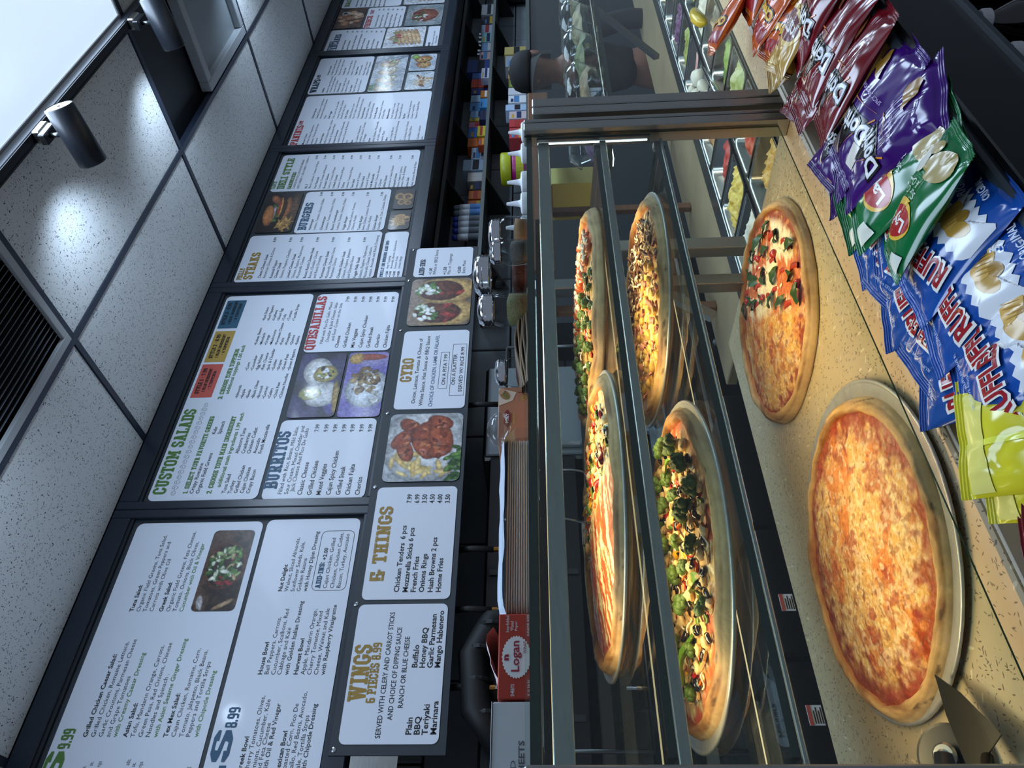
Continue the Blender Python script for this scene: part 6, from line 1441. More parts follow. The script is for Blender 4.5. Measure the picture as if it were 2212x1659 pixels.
MB().box(.13, .300, y, 1.16, TZ, .0775, .002).build('carton', 'box_white', t)
flat_word(t, 'INTERFOLDED', 0, .140, .232, .0478, .0540, y - .0006, 'ink_grey'); flat_word(t, 'ALUMINUM FOIL SHEETS', .02, .110, .254, .0372, .0445, y - .0006, 'ink_grey'); flat_word(t, '12"x10.75"', 0, .172, .224, .0285, .0345, y - .0006, 'ink_grey')
MB().box(.13, .300, y - .001, 1.16, .0777, .0785, .0004).build('lid_flap', 'box_white', t)
t = thing('waxed_paper_box', 'orange-red carton of waxed paper with a white starburst on the case top', 'box', (.358, 1.04, TZ))
MB().box(.303, .415, y, 1.14, TZ, .0715, .0015).build('carton', 'box_red', t)
flat_poly(t, ellipse(.356, .0475, .0285, .0195, 0, 64, zig=-.07), y - .0006, 'ink_white', 'starburst')
flat_word(t, 'n', .05, .351, .359, .0575, .0635, y - .0012, 'ink_crimson'); flat_word(t, 'Logan', .02, .3365, .377, .0405, .0545, y - .0012, 'ink_crimson', nm='brand_lettering'); flat_word(t, 'WRAP', 0, .360, .376, .0345, .0385, y - .0012, 'ink_crimson')
for s, z in (('Interfolded', .0575), ('Waxed', .0515), ('Paper', .0455)): flat_word(t, s, 0, .389 if s == 'Interfolded' else .391, .412 if s == 'Interfolded' else .404, z, z + .0045, y - .0006, 'ink_white')
flat_word(t, 'SHEETS', .01, .306, .321, .0500, .0545, y - .0006, 'ink_white'); flat_word(t, 'JUNIOR SIZE', .01, .383, .413, .0295, .0335, y - .0006, 'ink_white'); flat_word(t, 'X 10 3/4 IN', .01, .306, .326, .0295, .0335, y - .0006, 'ink_white')
P = np.zeros((8, 5, 3))
for i in range(8):
    for j in range(5): q = i / 7; P[i, j] = (.335 + q * .07, .97 + j * .03, .0725 + .018 * math.sin(q * PI * .8) ** 2 * (1 - .15 * j) + .004 * math.sin(q * 9 + j))
mb = MB(); mb.grid(P); o = mb.build('waxed_sheet', mat('paper_pink', 'c9bcbc', .5), None, True); tag(o, 'loose pale waxed sheet rising out of the orange-red carton', 'paper sheet')
# wrapped stack of grey trays
mat('foam_grey', 'b9bec0', .55); tr = MB(); hw, hd = .155, .11
for i, z, k in ((0.002, .0002, 0), (.0, .0012, 1), (.0, .0030, 2), (.003, .0033, 3), (.02, .0031, 4)): tr.v += [(p[0], p[1], z) for p in rrect(-hw + i, hw - i, -hd + i, hd - i, .02, 4)]
n = 20
for k in range(4): tr.f += [(k * n + a, k * n + (a + 1) % n, (k + 1) * n + (a + 1) % n, (k + 1) * n + a) for a in range(n)]
tr.f.append(tuple(4 * n + a for a in range(n))); tr.mi = [0] * len(tr.f); TM = mesh_of(tr, 'foam_tray', 'foam_grey', True)
for k in range(11):
    o = bpy.data.objects.new('foam_tray', TM); COL.objects.link(o); o.location = (.577 + .001 * (k % 2), 1.08, TZ + .001 + k * .0036 + EZ); tag(o, 'grey foam tray in the plastic-wrapped stack on the case top', 'foam tray', 'wrapped stack of grey trays')
P = np.zeros((26, 9, 3))
for i in range(26):
    for j in range(9):
        q = i / 25; r = j / 8; P[i, j] = (.416 + q * .325, .957 + .012 * min(j, 2) / 2 + .21 * max(0, j - 2) / 6, TZ + .0475 + .007 * fbm(q * 6, r * 4, 3) - (.006 + .003 * math.sin(q * 4)) * max(0, 2 - j) / 2 - .02 * sstep(.93, 1.0, q) - .008 * sstep(.94, 1, 1 - q))
mb = MB(); mb.grid(P); o = mb.build('plastic_wrap', mat('wrap_white', 'c3cede', .3, coat=.4, bump=.5, bscale=40), None, True); tag(o, 'crinkled white plastic sheet over the stack of grey trays', 'plastic wrap')
P = np.zeros((30, 7, 3))
for i in range(30):
    for j in range(7): q = i / 29; r = j / 6; P[i, j] = (.42 + q * .32, .958 - .0015 * math.sin(i * 1.3) * math.sin(j), TZ + .002 + .044 * r)
mb = MB(); mb.grid(P); mb.build('clear_side', 'plastic_clear', o, True)
P = np.zeros((12, 10, 3))
for i in range(12):
    for j in range(10): a = i / 11 * PI; b = j / 9 * 2 * PI; k = 1 + .4 * (fbm(i * .5, j * .5, 8) - .5); P[i, j] = (.765 + .034 * math.sin(a) * math.cos(b) * k, .99 + .02 * math.sin(a) * math.sin(b), .082 + .02 * math.cos(a) * k)
mb = MB(); mb.grid(P); mb.build('gathered_end', 'plastic_clear', o, True)
t = thing('glove_box', 'tan and brown carton of poly gloves behind the wrapped trays', 'box', (.84, 1.09, TZ)); y = 1.04
MB().box(.782, .902, y, 1.15, TZ, .0885, .0015).build('carton', 'box_brown', t); flat_poly(t, ellipse(.826, .0715, .020, .0058, 0, 24), y - .0006, 'ink_maroon', 'oval'); flat_word(t, 'POLY', .02, .8145, .8375, .0685, .0745, y - .0012, 'ink_white', nm='brand_lettering'); flat_word(t, 'GLOVES', .01, .815, .838, .0625, .0655, y - .0006, 'ink_maroon'); flat_word(t, 'POWDER FREE', .01, .814, .840, .0580, .0606, y - .0006, 'ink_lime')
flat_poly(t, [(.856, .0885), (.900, .0885), (.888, .055), (.868, .062)], y - .0005, 'ink_cream', 'diamond'); flat_poly(t, ellipse(.882, .0765, .012, .0085, .5, 18), y - .0012, mat('ink_bun', '8e6a3c', .6), 'sandwich_print'); flat_poly(t, ellipse(.8805, .075, .0105, .003, .5, 14), y - .0016, mat('ink_leaf', '5c6b2c', .6), 'sandwich_print'); flat_poly(t, ellipse(.890, .083, .008, .005, -.4, 14), y - .0018, mat('ink_skin', 'b09078', .6), 'sandwich_print')
flat_word(t, 'L', .03, .887, .893, .0435, .052, y - .0006, 'ink_maroon'); flat_poly(t, rrect(.884, .901, .035, .0395, .001, 2), y - .0005, 'ink_cream', 'size_tag'); flat_word(t, 'LARGE', .02, .886, .899, .036, .0385, y - .001, 'ink_maroon')
for cx, cz in ((.872, .043), (.876, .039)): 
    a = ellipse(cx, cz, .0035, .0035, 0, 16); b = ellipse(cx, cz, .0024, .0024, 0, 16); MB().add([(p[0], y - .0006, p[1]) for p in a + b], [(i, (i + 1) % 16, 16 + (i + 1) % 16, 16 + i) for i in range(16)]).build('ring_mark', 'ink_lime', t)
# folded paper bags
for k in range(6):
    P = np.zeros((16, 6, 3)); l = .27 - .012 * k
    for i in range(16):
        for j in range(6): q = i / 15; r = j / 5; P[i, j] = (.885 + q * l, 1.0 + .11 * r + .004 * k, TZ + .0045 + k * .0055 * (.35 + .65 * math.sin(q * PI * .62 + .4) ** 2) + .003 * math.sin(q * 5 + k) ** 2)
    mb = MB(); P2 = P.copy(); P2[..., 2] -= .0038; mb.grid(np.concatenate([P[:, ::-1], P2], 1)); o = mb.build('paper_bag', mat('kraft_%d' % (k % 3), ('7a6650', '8a7458', '6b5c4c')[k % 3], .7), None, True); tag(o, 'flat brown paper bag in the pile on the case top', 'paper bag', 'pile of flat paper bags')
# shakers
glass_mat('shaker_glass', 'eef2f2', .9, 1.45, .02)
mat('flakes_red', '4e2014', .6, var=.75, vscale=330); mat('oregano', '67643f', .8, var=.35, vscale=400); mat('pepper_grey', '504c46', .8, var=.4, vscale=500); mat('powder_brown', 'a07c56', .8, var=.12, vscale=200)
def shaker(x, y, r, h, fill, m, label, dome=True, fl=.02):
    t = thing('spice_shaker', label, 'shaker', (x, y, TZ), 'glass spice shakers on the case')
    hb = h * .72
    MB().lathe([(r * .9, 0), (r * .93, .003), (r * .97, hb * .3), (r, hb * .75), (r * .82, hb * .97), (r * .8, hb)], (x, y, TZ), 36, flute=fl, fl_n=12, caps=False).build('jar', 'shaker_glass', t, True)
    MB().lathe([(r * .84, .004), (r * .88, hb * .3), (r * .9, hb * fill * .9), (r * .5, hb * fill), (0, hb * fill)], (x, y, TZ), 24).build('spice', m, t, True)
    lz = hb * .97; rr = r * .9
    MB().lathe([(rr, 0), (rr * 1.03, .003), (rr * .97, .006), (rr * 1.03, .009), (rr * .97, .012), (rr * 1.02, .015), (rr * .98, h * .2), (rr * .8, h * .26), (rr * .3, h * .29), (0, h * .295)], (x, y, TZ + lz), 28, caps=False).build('lid', 'chrome', t, True)
shaker(.985, 1.09, .030, .078, .6, 'flakes_red', 'small glass shaker of red pepper flakes behind the brown paper bags', fl=.06)
shaker(1.095, 1.02, .037, .112, .62, 'oregano', 'tall glass shaker of green oregano behind the brown paper bags')
shaker(1.222, 1.035, .050, .128, .45, 'flakes_red', 'largest glass shaker, half full of red pepper flakes')
shaker(1.085, .865, .024, .075, .65, 'pepper_grey', 'small glass shaker of ground black pepper before the largest shaker', fl=.05)
shaker(1.185, .90, .036, .083, .5, 'powder_brown', 'glass shaker of brown powder nearest the steel post', fl=.05)
# wooden shelf beyond the case with squeeze bottles and yellow boards
t = thing('wood_shelf', 'brown wooden shelf standing on the prep table beyond the case', 'shelf', (2.0, 1.35, PZ))
MB().box(1.55, 2.55, 1.30, 1.318, -.035, .036, .002).build('front_board', 'wood_brown', t); MB().box(1.55, 2.55, 1.318, 1.50, -.035, -.02, .002).build('bottom_board', 'wood_brown', t)
for x in (1.56, 2.05, 2.52): MB().box(x, x + .03, 1.47, 1.49, PZ + .001, -.035, .002).build('upright', 'wood_brown', t)
for k, (x, s) in enumerate(((1.84, 1), (1.965, 1), (2.085, 1.05), (2.26, 1.1), (2.40, 1.0))):
    y = 1.37; z = -.0195
    t = thing('squeeze_bottle', ('white-tipped squeeze bottle on the wooden shelf, nearest the case', 'white-tipped squeeze bottle second from the case on the wooden shelf', 'white-tipped squeeze bottle third from the case on the wooden shelf', 'white-tipped squeeze bottle fourth from the case on the wooden shelf', 'white-tipped squeeze bottle last on the wooden shelf')[k], 'squeeze bottle', (x, y, z), 'squeeze bottles on the wooden shelf')
    MB().lathe([(.030, 0), (.033, .003), (.033, .05), (.029, .058)], (x, y, z), 20).build('body', 'white_plastic', t, True); MB().lathe([(.034, .056), (.035, .058), (.035, .078), (.030, .082), (.012, .084), (.010, .09), (.005, .128), (0, .129)], (x, y, z), 20).build('cap', 'white_plastic', t)
mat('board_yellow', 'e6c848', .5); mat('board_pale', 'dcd88a', .5)
o = MB().box(2.16, 2.40, 1.52, 1.535, -.20, .0, .004).build('cutting_board', 'board_pale'); tag(o, 'pale greenish-yellow cutting board standing upright behind the case', 'cutting board')
o = MB().box(2.06, 2.26, 1.495, 1.512, -.20, -.04, .004).build('cutting_board', 'board_yellow'); tag(o, 'deep yellow cutting board standing in front of the pale one', 'cutting board')
# ---------------------------------------------------------------- back shelves
mat('shelf_black', '25292c', .45); mat('shelf_edge', '5b615f', .4); mat('gen', '808080', .5)
for nm, z, lab in (('wall_shelf', .62, 'upper black wall shelf right under the menu boards'), ('wall_shelf', .365, 'middle black wall shelf crowded with small boxes')):
    t = thing(nm, lab, 'shelf', (5.6, 2.76, z - .02), 'black wall shelves')
    MB().box(2.98, 9.4, 2.60, 2.905, z - .02, z, .002).build('board', 'shelf_black', t); MB().box(2.98, 9.4, 2.594, 2.60, z - .021, z + .001).build('edge_strip', 'shelf_edge', t)
    for x in (3.3, 4.05, 4.8, 5.6, 6.4, 7.2, 8.0, 8.8):
        MB().prism([(2.61, z - .021), (2.905, z - .021), (2.905, z - .16)], x, x + .014, lambda p, q: (q, p[0], p[1])).build('bracket', 'shelf_black', t); MB().box(x + .001, x + .013, 2.80, 2.83, z - .075, z - .05).build('bracket_sticker', 'white_plastic', t)
t = thing('back_counter', 'dark back counter along the wall under the shelves', 'counter', (5.6, 2.74, -1.45))
MB().box(2.7, 9.4, 2.56, 2.905, .05, .083, .003).build('worktop', 'shelf_edge', t); MB().box(2.7, 9.4, 2.62, 2.905, -1.45, .05).build('cabinet', 'shelf_black', t)
def carton(x0, x1, zt, c, y, zb, k, lab, d=.09):
    """small retail box with a coloured print band on its face"""
    cm = mat('carton_' + c, c, .45); t = thing('carton', lab, 'box', ((x0 + x1) / 2, y + d / 2, zb), 'small packs on the back shelves')
    g = .004; MB().box(x0 + g, x1 - g, y, y + d, zb, zt, .002).build('body', cm, t)
    pal = ['d8dadc', '20345c', 'a8322a', 'c9a53a', '1c1e22', '4f86b8']; h = zt - zb
    MB().box(x0 + g + .006, x1 - g - .006, y - .001, y + .001, zb + h * (.2 + .1 * (k % 3)), zb + h * (.45 + .12 * (k % 3))).build('print_band', mat('band_' + pal[k % 6], pal[k % 6], .45), t)
    if k % 2: MB().box(x0 + g + .01, x0 + (x1 - x0) * .55, y - .0012, y + .0008, zb + h * .72, zb + h * .86).build('print_band', mat('band_' + pal[(k + 2) % 6], pal[(k + 2) % 6], .45), t)
S2B =[ (4.17,4.28,0.482,'d8d4cc'),(4.07,4.17,0.471,'2a2a2c'),(3.97,4.07,0.466,'c06a20'),(3.88,3.96,0.467,'b85c1c'),(4.30,4.44,0.521,'a9c4de'),(4.44,4.59,0.471,'b8cbe4'),(4.60,4.72,0.504,'d86f28'),(4.72,4.86,0.504,'3f74c8'),(4.86,4.94,0.506,'d98aa8'),(4.95,5.00,0.506,'c9b63c'),(5.00,5.10,0.503,'8fb4d8'),(5.10,5.22,0.512,'5f9fd4'),(5.23,5.34,0.511,'9fc0dc'),(5.35,5.45,0.513,'26348a'),(5.46,5.60,0.519,'d8542c'),(5.60,5.70,0.517,'4a6fc0'),(5.71,5.93,0.566,'3a4f94'),(5.93,6.07,0.472,'d8b4b4'),(6.08,6.24,0.462,'7a9cc8'),(6.25,6.43,0.469,'8cc0c4'),(6.43,6.60,0.476,'aab8d0'),(6.61,6.78,0.462,'2a2f3a'),(6.81,7.04,0.491,'b8bcc0') ]
FRB =[ (4.58,4.72,0.427,'c9b92c'),(4.46,4.56,0.416,'c8501c'),(4.80,4.94,0.420,'1f2f5c'),(4.97,5.11,0.423,'3a8fd0'),(5.12,5.23,0.425,'b8742c'),(5.42,5.59,0.431,'c8cce0') ]
LOB =[ (4.81,4.92,0.207,'c8b8bc'),(4.70,4.80,0.206,'b83a3e'),(4.55,4.69,0.204,'b8444c'),(4.93,5.02,0.235,'a8c0dc'),(5.04,5.15,0.217,'d8dce0'),(5.16,5.27,0.219,'c9ccd4'),(5.28,5.40,0.213,'6f8a3c'),(5.41,5.60,0.222,'b08a5c'),(5.61,5.80,0.247,'8f949c'),(5.82,5.96,0.258,'a89a5c') ]
CN = {'d8d4cc': 'cream', '2a2a2c': 'black', 'c06a20': 'orange', 'b85c1c': 'dark orange', 'a9c4de': 'tall pale blue', 'b8cbe4': 'pale blue', 'd86f28': 'bright orange', '3f74c8': 'blue', 'd98aa8': 'pink', 'c9b63c': 'narrow yellow', '8fb4d8': 'sky blue', '5f9fd4': 'light blue', '9fc0dc': 'powder blue', '26348a': 'navy', 'd8542c': 'red-orange', '4a6fc0': 'mid blue', '3a4f94': 'tall indigo', 'd8b4b4': 'rosy white', '7a9cc8': 'grey-blue', '8cc0c4': 'teal', 'aab8d0': 'silver-blue', '2a2f3a': 'near-black', 'b8bcc0': 'light grey', 'c9b92c': 'yellow', 'c8501c': 'small orange', '1f2f5c': 'low navy', '3a8fd0': 'low bright blue', 'b8742c': 'low tan', 'c8cce0': 'low lilac', 'c8b8bc': 'pale pink', 'b83a3e': 'red', 'b8444c': 'wide red', 'a8c0dc': 'pale blue', 'd8dce0': 'white', 'c9ccd4': 'greyish white', '6f8a3c': 'green', 'b08a5c': 'kraft', '8f949c': 'grey', 'a89a5c': 'straw'}
for k, (a, b, zt, c) in enumerate(S2B): carton(a, b, zt, c, 2.72, .3655, k, f'{CN[c]} pack in the rear row on the middle wall shelf')
for k, (a, b, zt, c) in enumerate(FRB): carton(a, b, zt, c, 2.63, .3655, k + 2, f'{CN[c]} pack at the front edge of the middle wall shelf', .06)
for k, (a, b, zt, c) in enumerate(LOB): carton(a, b, zt, c, 2.64, .0835, k + 1, f'{CN[c]} pack on the dark back counter', .1)
for k in range(9): carton(3.2 + k * .42 + (k % 3) * .06, 3.36 + k * .42 + (k % 3) * .06, .70 - .02 * (k % 2), ('c9b63c', '2a2a2c', 'd8d4cc', '26348a', '8fb4d8', '4a6fc0', 'b8bcc0', 'd8d4cc', '2a2f3a')[k], 2.70, .6205, k, ('yellow', 'black', 'cream', 'navy', 'sky blue', 'blue', 'grey', 'off-white', 'charcoal')[k] + ' pack on the upper wall shelf')
mat('spray_white', 'c9d3de', .35); mat('cap_blue', '1f3fae', .35); mat('cap_grey', '6f7d8c', .4); mat('band_grey', '5c666e', .45)
for k, (x, h) in enumerate(((3.82, .18), (3.765, .178), (3.70, .178), (3.645, .176), (3.585, .172), (3.52, .172))):
    t = thing('spray_can', ('grey-capped tall can nearest the orange packs on the wall shelf', 'grey-capped tall can second from the orange packs', 'blue-capped white can next to the grey-capped ones', 'blue-capped white can second of four', 'blue-capped white can third of four', 'blue-capped white can nearest the menu strip')[k], 'can', (x, 2.68, .3655), 'tall cans on the middle wall shelf')
    MB().lathe([(.022, 0), (.024, .003), (.024, h * .74), (.020, h * .8)], (x, 2.68, .3655), 18).build('body', 'spray_white', t, True); MB().lathe([(.0245, h * .05), (.0245, h * .42)], (x, 2.68, .3655), 18).build('label_band', 'band_grey' if k > 1 else mat('band_sky', '4f86c8', .4), t); MB().lathe([(.019, h * .78), (.019, h * .94), (.012, h), (0, h)], (x, 2.68, .3655), 18).build('cap', 'cap_blue' if k > 1 else 'cap_grey', t, True)
for k, x in enumerate((6.26, 6.33, 6.43, 6.5, 6.59, 6.66)):
    t = thing('dropper_bottle', 'small dark bottle with a silver cap behind the packs at the far end', 'bottle', (x, 2.83, .3655), 'dark bottles at the far end of the shelf'); MB().lathe([(.026, 0), (.027, .1), (.012, .12)], (x, 2.83, .3655), 14).build('body', 'cola_dark', t, True); MB().lathe([(.014, .12), (.014, .145), (0, .147)], (x, 2.83, .3655), 14).build('cap', 'chrome', t)
x, y, z = 4.2, 2.66, .0835
t = thing('candy_tub', 'magenta tub with a bright yellow lid on the dark back counter', 'tub', (x, y, z)); MB().lathe([(.095, 0), (.10, .004), (.10, .09), (.095, .1)], (x, y, z), 28).build('tub', mat('tub_magenta', 'a81f78', .35), t, True); MB().lathe([(.101, .02), (.101, .07)], (x, y, z), 28).build('label_band', mat('band_citron', 'b8bc2c', .4), t); MB().lathe([(.105, .1), (.108, .105), (.108, .16), (.10, .17), (0, .172)], (x, y, z), 28).build('lid', mat('lid_citron', 'b8c02a', .35), t, True)
# far end of the shop
t = thing('vending_cabinet', 'white wall cabinet with a printed front at the far end of the shop', 'cabinet', (8.6, 2.4, -1.45)); MB().box(8.2, 9.3, 2.1, 2.55, -1.45, .55, .01).build('body', 'box_white', t); MB().box(8.3, 9.2, 2.095, 2.1, -.9, .45, .002).build('door', 'panel_white', t); MB().box(8.5, 8.75, 2.09, 2.096, .1, .35).build('poster', 'tag_red', t); MB().box(8.85, 9.05, 2.09, 2.096, .05, .4).build('poster', 'ink_g', t)
t = thing('coffee_machine', 'black coffee machine on the back counter near the far end', 'coffee machine', (7.6, 2.7, .083)); MB().box(7.4, 7.8, 2.6, 2.86, .0835, .13, .01).build('base', 'black_plastic', t); MB().box(7.4, 7.8, 2.74, 2.86, .13, .32, .01).build('tower', 'black_plastic', t); MB().box(7.4, 7.8, 2.6, 2.86, .27, .335, .01).build('head', 'chrome', t); MB().lathe([(.05, 0), (.06, .05), (.045, .11)], (7.6, 2.67, .13), 20).build('jug', 'shaker_glass', t, True)
# ---------------------------------------------------------------- kitchen behind the case
mat('oven_black', '0c0d0f', .3); mat('iron', '131416', .5)
t = thing('range_hood', 'black hood and pipework under the menu strip', 'hood', (.7, 2.6, -.2)); MB().box(-.9, 1.72, 2.42, 2.90, -.12, .24, .01).build('body', 'oven_black', t)
for k in range(5): MB().box(-.8 + k * .5, -.78 + k * .5, 2.412, 2.42, -.1, .22).build('seam_strip', 'iron', t)
MB().tube([(.62, 2.36, .16), (.72, 2.345, .24), (.88, 2.35, .26), (1.0, 2.36, .2), (1.02, 2.38, .08)], .05, 14).build('flue_pipe', 'rubber', t, True)
for a in (.7, .8, .9, .98): MB().lathe([(.052, -.006), (.055, 0), (.052, .006)], (a, 2.35, .245 - 2.2 * (a - .83) ** 2), 16, rot=(0, PI / 2, 0)).build('clamp', 'iron', t)
for k, x in enumerate((.78, 1.035, 1.26, 1.93)):
    t = thing('gas_hose', ('black hose with a brass fitting hanging nearest the foil carton', 'black hose with a brass fitting hanging behind the waxed paper box', 'black hose hanging above the wrapped trays', 'black hose hanging above the glove carton')[k], 'hose', (x, 2.33, .12), 'black hoses under the menu strip')
    MB().tube([(x, 2.337, .33), (x + .004, 2.335, .28), (x - .003, 2.33, .2)], .011, 10).build('hose', 'rubber', t, True); MB().tube([(x - .003, 2.33, .2), (x - .003, 2.33, .182)], .009, 8).build('fitting', mat('brass', 'a9773c', .3, 1.0), t); MB().tube([(x - .003, 2.33, .182), (x - .003, 2.33, .15)], .007, 8).build('tail', 'chrome', t)
t = thing('steel_fridge', 'upright stainless refrigerator seen under the menu strip', 'refrigerator', (2.0, 2.6, -1.45)); MB().box(1.74, 2.25, 2.46, 2.90, -1.45, .27, .01).build('body', 'steel', t); MB().box(1.75, 2.24, 2.445, 2.458, -1.3, .26, .006).build('door', mat('steel_soft', '8f979c', .4, .8), t); MB().box(1.78, 1.8, 2.42, 2.444, -.7, .05, .004).build('handle', 'chrome', t)
t = thing('work_range', 'low black cooking range behind the pizza case', 'stove', (.9, 2.0, -1.45)); MB().box(-.6, 2.2, 1.78, 2.40, -1.45, -.50, .008).build('body', 'oven_black', t); MB().box(-.6, 2.2, 2.36, 2.40, -.50, -.14, .004).build('splash_back', 'steel_dark', t)
for k in range(9): MB().box(-.5 + k * .3, -.26 + k * .3, 1.82, 2.3, -.499, -.48, .004).build('grate', 'iron', t)
for k in range(7): MB().lathe([(.02, 0), (.02, .02), (.012, .025), (0, .025)], (-.4 + k * .35, 1.78, -.58), 14, rot=(PI / 2, 0, 0)).build('knob', 'black_plastic', t)
get_words([('WARNING', .02)])
for k, (x0, x1, sx) in enumerate(((.10, .535, .432), (.545, .83, .654), (.84, 1.22, None))):
    t = thing('undercounter_warmer', ('black countertop warmer with a warning sticker, nearest end', 'black countertop warmer with a warning sticker, middle one', 'black countertop warmer without a sticker, by the salad end')[k], 'food warmer', ((x0 + x1) / 2, 1.62, -1.45), 'black warmers behind the counter')
    MB().box(x0, x1, 1.46, 1.74, -.62, -.452, .006).build('body', 'oven_black', t); MB().box(x0 + .02, x1 - .02, 1.453, 1.46, -.60, -.53, .002).build('drawer', 'iron', t); MB().box(x0 + .03, x1 - .03, 1.47, 1.73, -1.45, -.62).build('stand', 'iron', t)
    if sx:
        MB().box(sx - .018, sx + .018, 1.4575, 1.4595, -.502, -.474).build('sticker', 'panel_white', t); MB().box(sx - .018, sx + .018, 1.4565, 1.4575, -.481, -.474).build('sticker_band', 'tag_red', t)
        for j in range(4): MB().box(sx - .015, sx + .014 - .006 * (j % 2), 1.4568, 1.4576, -.500 + j * .0045, -.498 + j * .0045).build('print_line', 'ink_k', t)
for k, (x, z) in enumerate(((1.10, -.10), (1.28, -.13))):
    t = thing('ladle', ('steel ladle hanging behind the upper shelf, nearer the peppers pizza', 'second steel ladle hanging behind the upper shelf')[k], 'ladle', (x, 1.95, z - .05)); u, v = np.meshgrid(np.linspace(0, 2 * PI, 21), np.linspace(PI / 2, PI, 8), indexing='ij'); P = np.stack([x + .042 * np.sin(v) * np.cos(u), 1.95 + .03 * np.sin(v) * np.sin(u), z + .036 * np.cos(v)], -1)
    mb = MB(); mb.grid(P); mb.grid(P * 1.0 + [0, 0, .0015], flip=True); mb.build('bowl', 'steel', t, True); MB().tube([(x + .04, 1.95, z), (x + .055, 1.955, z + .05), (x + .06, 1.96, z + .24)], .004, 8).build('handle', 'steel', t, True)
t = thing('ladle_rail', 'steel rail the ladles hang from behind the case', 'rail', (1.2, 1.96, -.5)); MB().tube([(.5, 1.965, .14), (1.9, 1.965, .14)], .005, 8).build('bar', 'steel_dark', t, True)
for x in (.5, 1.9): MB().tube([(x, 1.965, .14), (x, 1.965, -.5)], .006, 8).build('upright', 'steel_dark', t, True)
# papers and tins on the range shelf
mat('paper_blue', '7f93a8', .6)
for k, (x0, x1, y, z0, z1, m, lab) in enumerate(((1.75, 1.95, 2.30, -.48, -.30, 'paper_blue', 'blue-grey paper pad leaning behind the upper shelf pizzas'), (1.30, 1.46, 2.31, -.48, -.25, 'steel_soft', 'steel canister behind the case'), (.62, .92, 2.31, -.48, -.33, 'paper_blue', 'blue-grey tray leaning at the back of the range'))):
    o = MB().box(x0, x1, y, y + .03, z0, z1, .004).build(('paper_pad', 'canister', 'serving_tray')[k], m); tag(o, lab, ('paper pad', 'canister', 'tray')[k])
# ---------------------------------------------------------------- worker in a black cap
def skin_body(name, V, E, R, m, parent, root=0, sub=2):
    me = bpy.data.meshes.new(name); og = np.array(parent['_o']); me.from_pydata([tuple(np.array(p) - og) for p in V], E, []); o = bpy.data.objects.new(name, me); COL.objects.link(o); o.parent = parent
    sk = o.modifiers.new('skin', 'SKIN'); sk.use_smooth_shade = True
    for i, r in enumerate(R): me.skin_vertices[0].data[i].radius = r if isinstance(r, tuple) else (r, r)
    for i in range(len(V)): me.skin_vertices[0].data[i].use_root = (i == root)
    sb = o.modifiers.new('smooth', 'SUBSURF'); sb.levels = sb.render_levels = sub; me.materials.append(MATS[m]); return o
hx, hy, hz = 3.60, 1.725, .035
t = thing('person', 'person in a black cap and black shirt working behind the food pans', 'person', (hx, hy, -1.45))
mat('skin', '8a5c48', .5, var=.06, vscale=30); mat('cloth_black', '08090b', .8, bump=.3, bscale=120); mat('trousers_dark', '15171c', .85)
V = [(hx, hy, -.52), (hx, hy, -.38), (hx, hy, -.2), (hx, hy, -.13), (hx, hy, -.085), (hx - .015, hy, -.02), (hx - .01, hy, .05), (hx, hy, .09),
     (hx, hy - .17, -.19), (hx + .01, hy - .235, -.44), (hx - .05, hy - .24, -.68), (hx, hy + .17, -.19), (hx + .01, hy + .235, -.44), (hx - .05, hy + .24, -.68),
     (hx, hy - .09, -.66), (hx - .01, hy - .1, -1.0), (hx, hy - .1, -1.38), (hx - .13, hy - .1, -1.42), (hx, hy + .09, -.66), (hx - .01, hy + .1, -1.0), (hx, hy + .1, -1.38), (hx - .13, hy + .1, -1.42)]
E = [(0, 1), (1, 2), (2, 3), (3, 4), (4, 5), (5, 6), (6, 7), (2, 8), (8, 9), (9, 10), (2, 11), (11, 12), (12, 13), (0, 14), (14, 15), (15, 16), (16, 17), (0, 18), (18, 19), (19, 20), (20, 21)]
R = [(.13, .10), (.12, .095), (.13, .09), .06, .052, (.078, .085), (.085, .09), (.06, .065), .05, .04, .03, .05, .04, .03, .085, .055, .04, .03, .085, .055, .04, .03]
for sgn, w0 in ((-1, 10), (1, 13)):
    b = V[w0]; k0 = len(V); V.append((b[0] - .01, b[1], b[2] - .07)); R.append((.02, .034)); E.append((w0, k0))
    for j in range(4):
        a = len(V); yy = b[1] - .027 + j * .018; ln = (.055, .066, .062, .048)[j]; V += [(b[0] - .018 + .002 * j, yy, b[2] - .095), (b[0] - .022, yy, b[2] - .095 - ln * .55), (b[0] - .012, yy, b[2] - .09 - ln)]; R += [.0095, .0088, .0075]; E += [(k0, a), (a, a + 1), (a + 1, a + 2)]
    a = len(V); V += [(b[0] - .03, b[1] - sgn * .03, b[2] - .06), (b[0] - .04, b[1] - sgn * .036, b[2] - .095)]; R += [.0105, .0085]; E += [(k0, a), (a, a + 1)]
cov = {0, 1, 2, 8, 9, 11, 12, 14, 15, 16, 18, 19, 20}
skin_body('body', V, E, [tuple(q * .72 for q in (r if isinstance(r, tuple) else (r, r))) if i in cov else r for i, r in enumerate(R)], 'skin', t)
def grow(idx, g, nm, m):
    mp = {i: k for k, i in enumerate(idx)}; return skin_body(nm, [V[i] for i in idx], [(mp[a], mp[b]) for a, b in E if a in mp and b in mp], [tuple(x + g for x in (R[i] if isinstance(R[i], tuple) else (R[i], R[i]))) for i in idx], m, t)
grow([0, 1, 2, 3, 8, 9, 10, 11, 12, 13], .010, 'shirt', 'cloth_black'); grow([0, 14, 15, 16, 18, 19, 20], .013, 'trousers', 'trousers_dark')
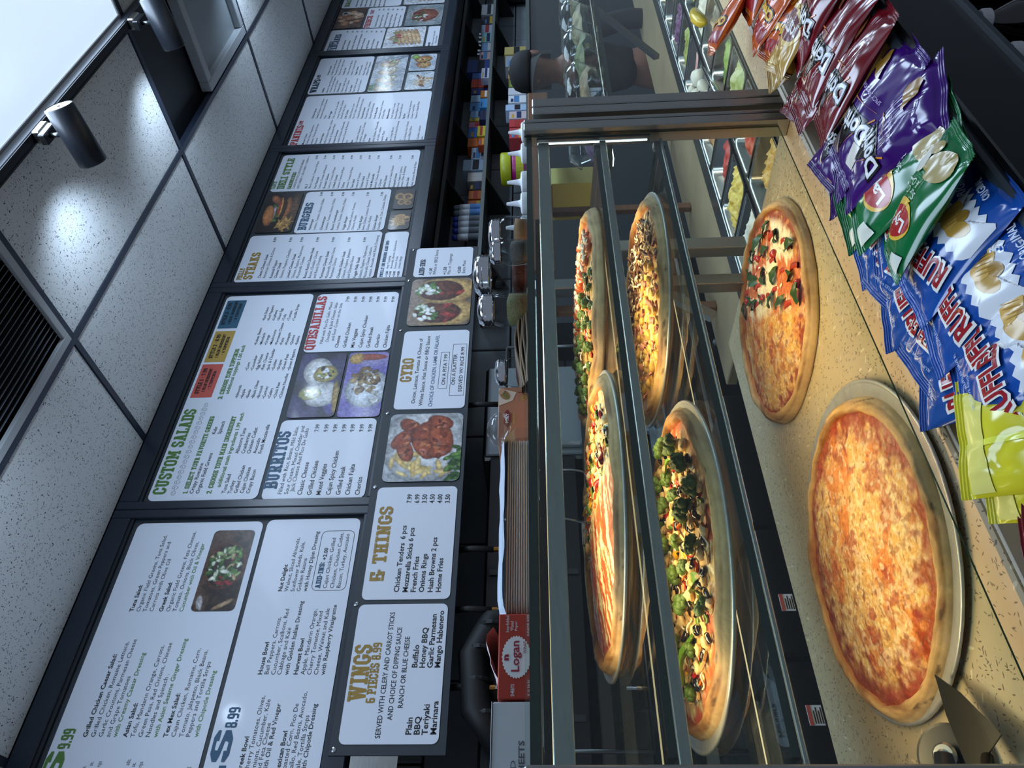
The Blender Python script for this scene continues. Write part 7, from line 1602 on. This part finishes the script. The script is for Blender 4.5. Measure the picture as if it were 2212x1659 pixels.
# face, ears, cap
for s in (-1, 1):
    MB().lathe([(.0, -.011), (.009, -.006), (.011, 0), (.009, .006), (0, .011)], (hx - .086, hy + s * .03, .028), 12).build('eye', mat('eye_white', 'b8b4b0', .3), t, True); MB().lathe([(.0, -.005), (.005, 0), (0, .005)], (hx - .096, hy + s * .03, .028), 10).build('iris', 'ink_k', t, True)
    MB().lathe([(0, -.03), (.012, -.022), (.016, -.004), (.017, .012), (.010, .026), (0, .03)], (hx + .012, hy + s * .092, .012), 14, sx=1, sy=.5).build('ear', 'skin', t, True)
MB().tube([(hx - .088, hy, .03), (hx - .112, hy, -.005), (hx - .09, hy, -.014)], [.009, .014, .010], 10).build('nose', 'skin', t, True); MB().tube([(hx - .088, hy - .025, -.04), (hx - .098, hy, -.041), (hx - .088, hy + .025, -.04)], [.004, .007, .004], 8).build('mouth', mat('lip', '6b3a34', .5), t, True)
MB().lathe([(.107, 0), (.109, .02), (.106, .05), (.09, .083), (.055, .104), (.012, .111), (.010, .114), (0, .115)], (hx, hy, .03), 32, sy=.93).build('cap_crown', 'cloth_black', t, True)
P = np.zeros((14, 6, 3))
for i in range(14):
    for j in range(6): a = PI + (i / 13 - .5) * 2.2; r = .10 + .085 * j / 5 * math.cos((i / 13 - .5) * 2.2) ** .6; P[i, j] = (hx + r * math.cos(a), hy + .93 * r * math.sin(a), .036 - .014 * (j / 5) - .05 * (abs(i / 13 - .5) * 2) ** 2 * j / 5)
mb = MB(); mb.grid(P); P2 = P.copy(); P2[..., 2] -= .003; mb.grid(P2, flip=True); mb.build('cap_brim', 'cloth_black', t, True)
P = np.zeros((12, 5, 3))
for i in range(12):
    for j in range(5): a = (i / 11 - .5) * 3.4; r = .098; P[i, j] = (hx + r * math.cos(a), hy + .95 * r * math.sin(a), .04 - j * .028)
mb = MB(); mb.grid(P); mb.build('hair', mat('hair_black', '0c0a09', .6), t, True)
# drop the builder's bookkeeping
for o in bpy.data.objects:
    for k in ('_o', '_R'):
        if k in o: del o[k]
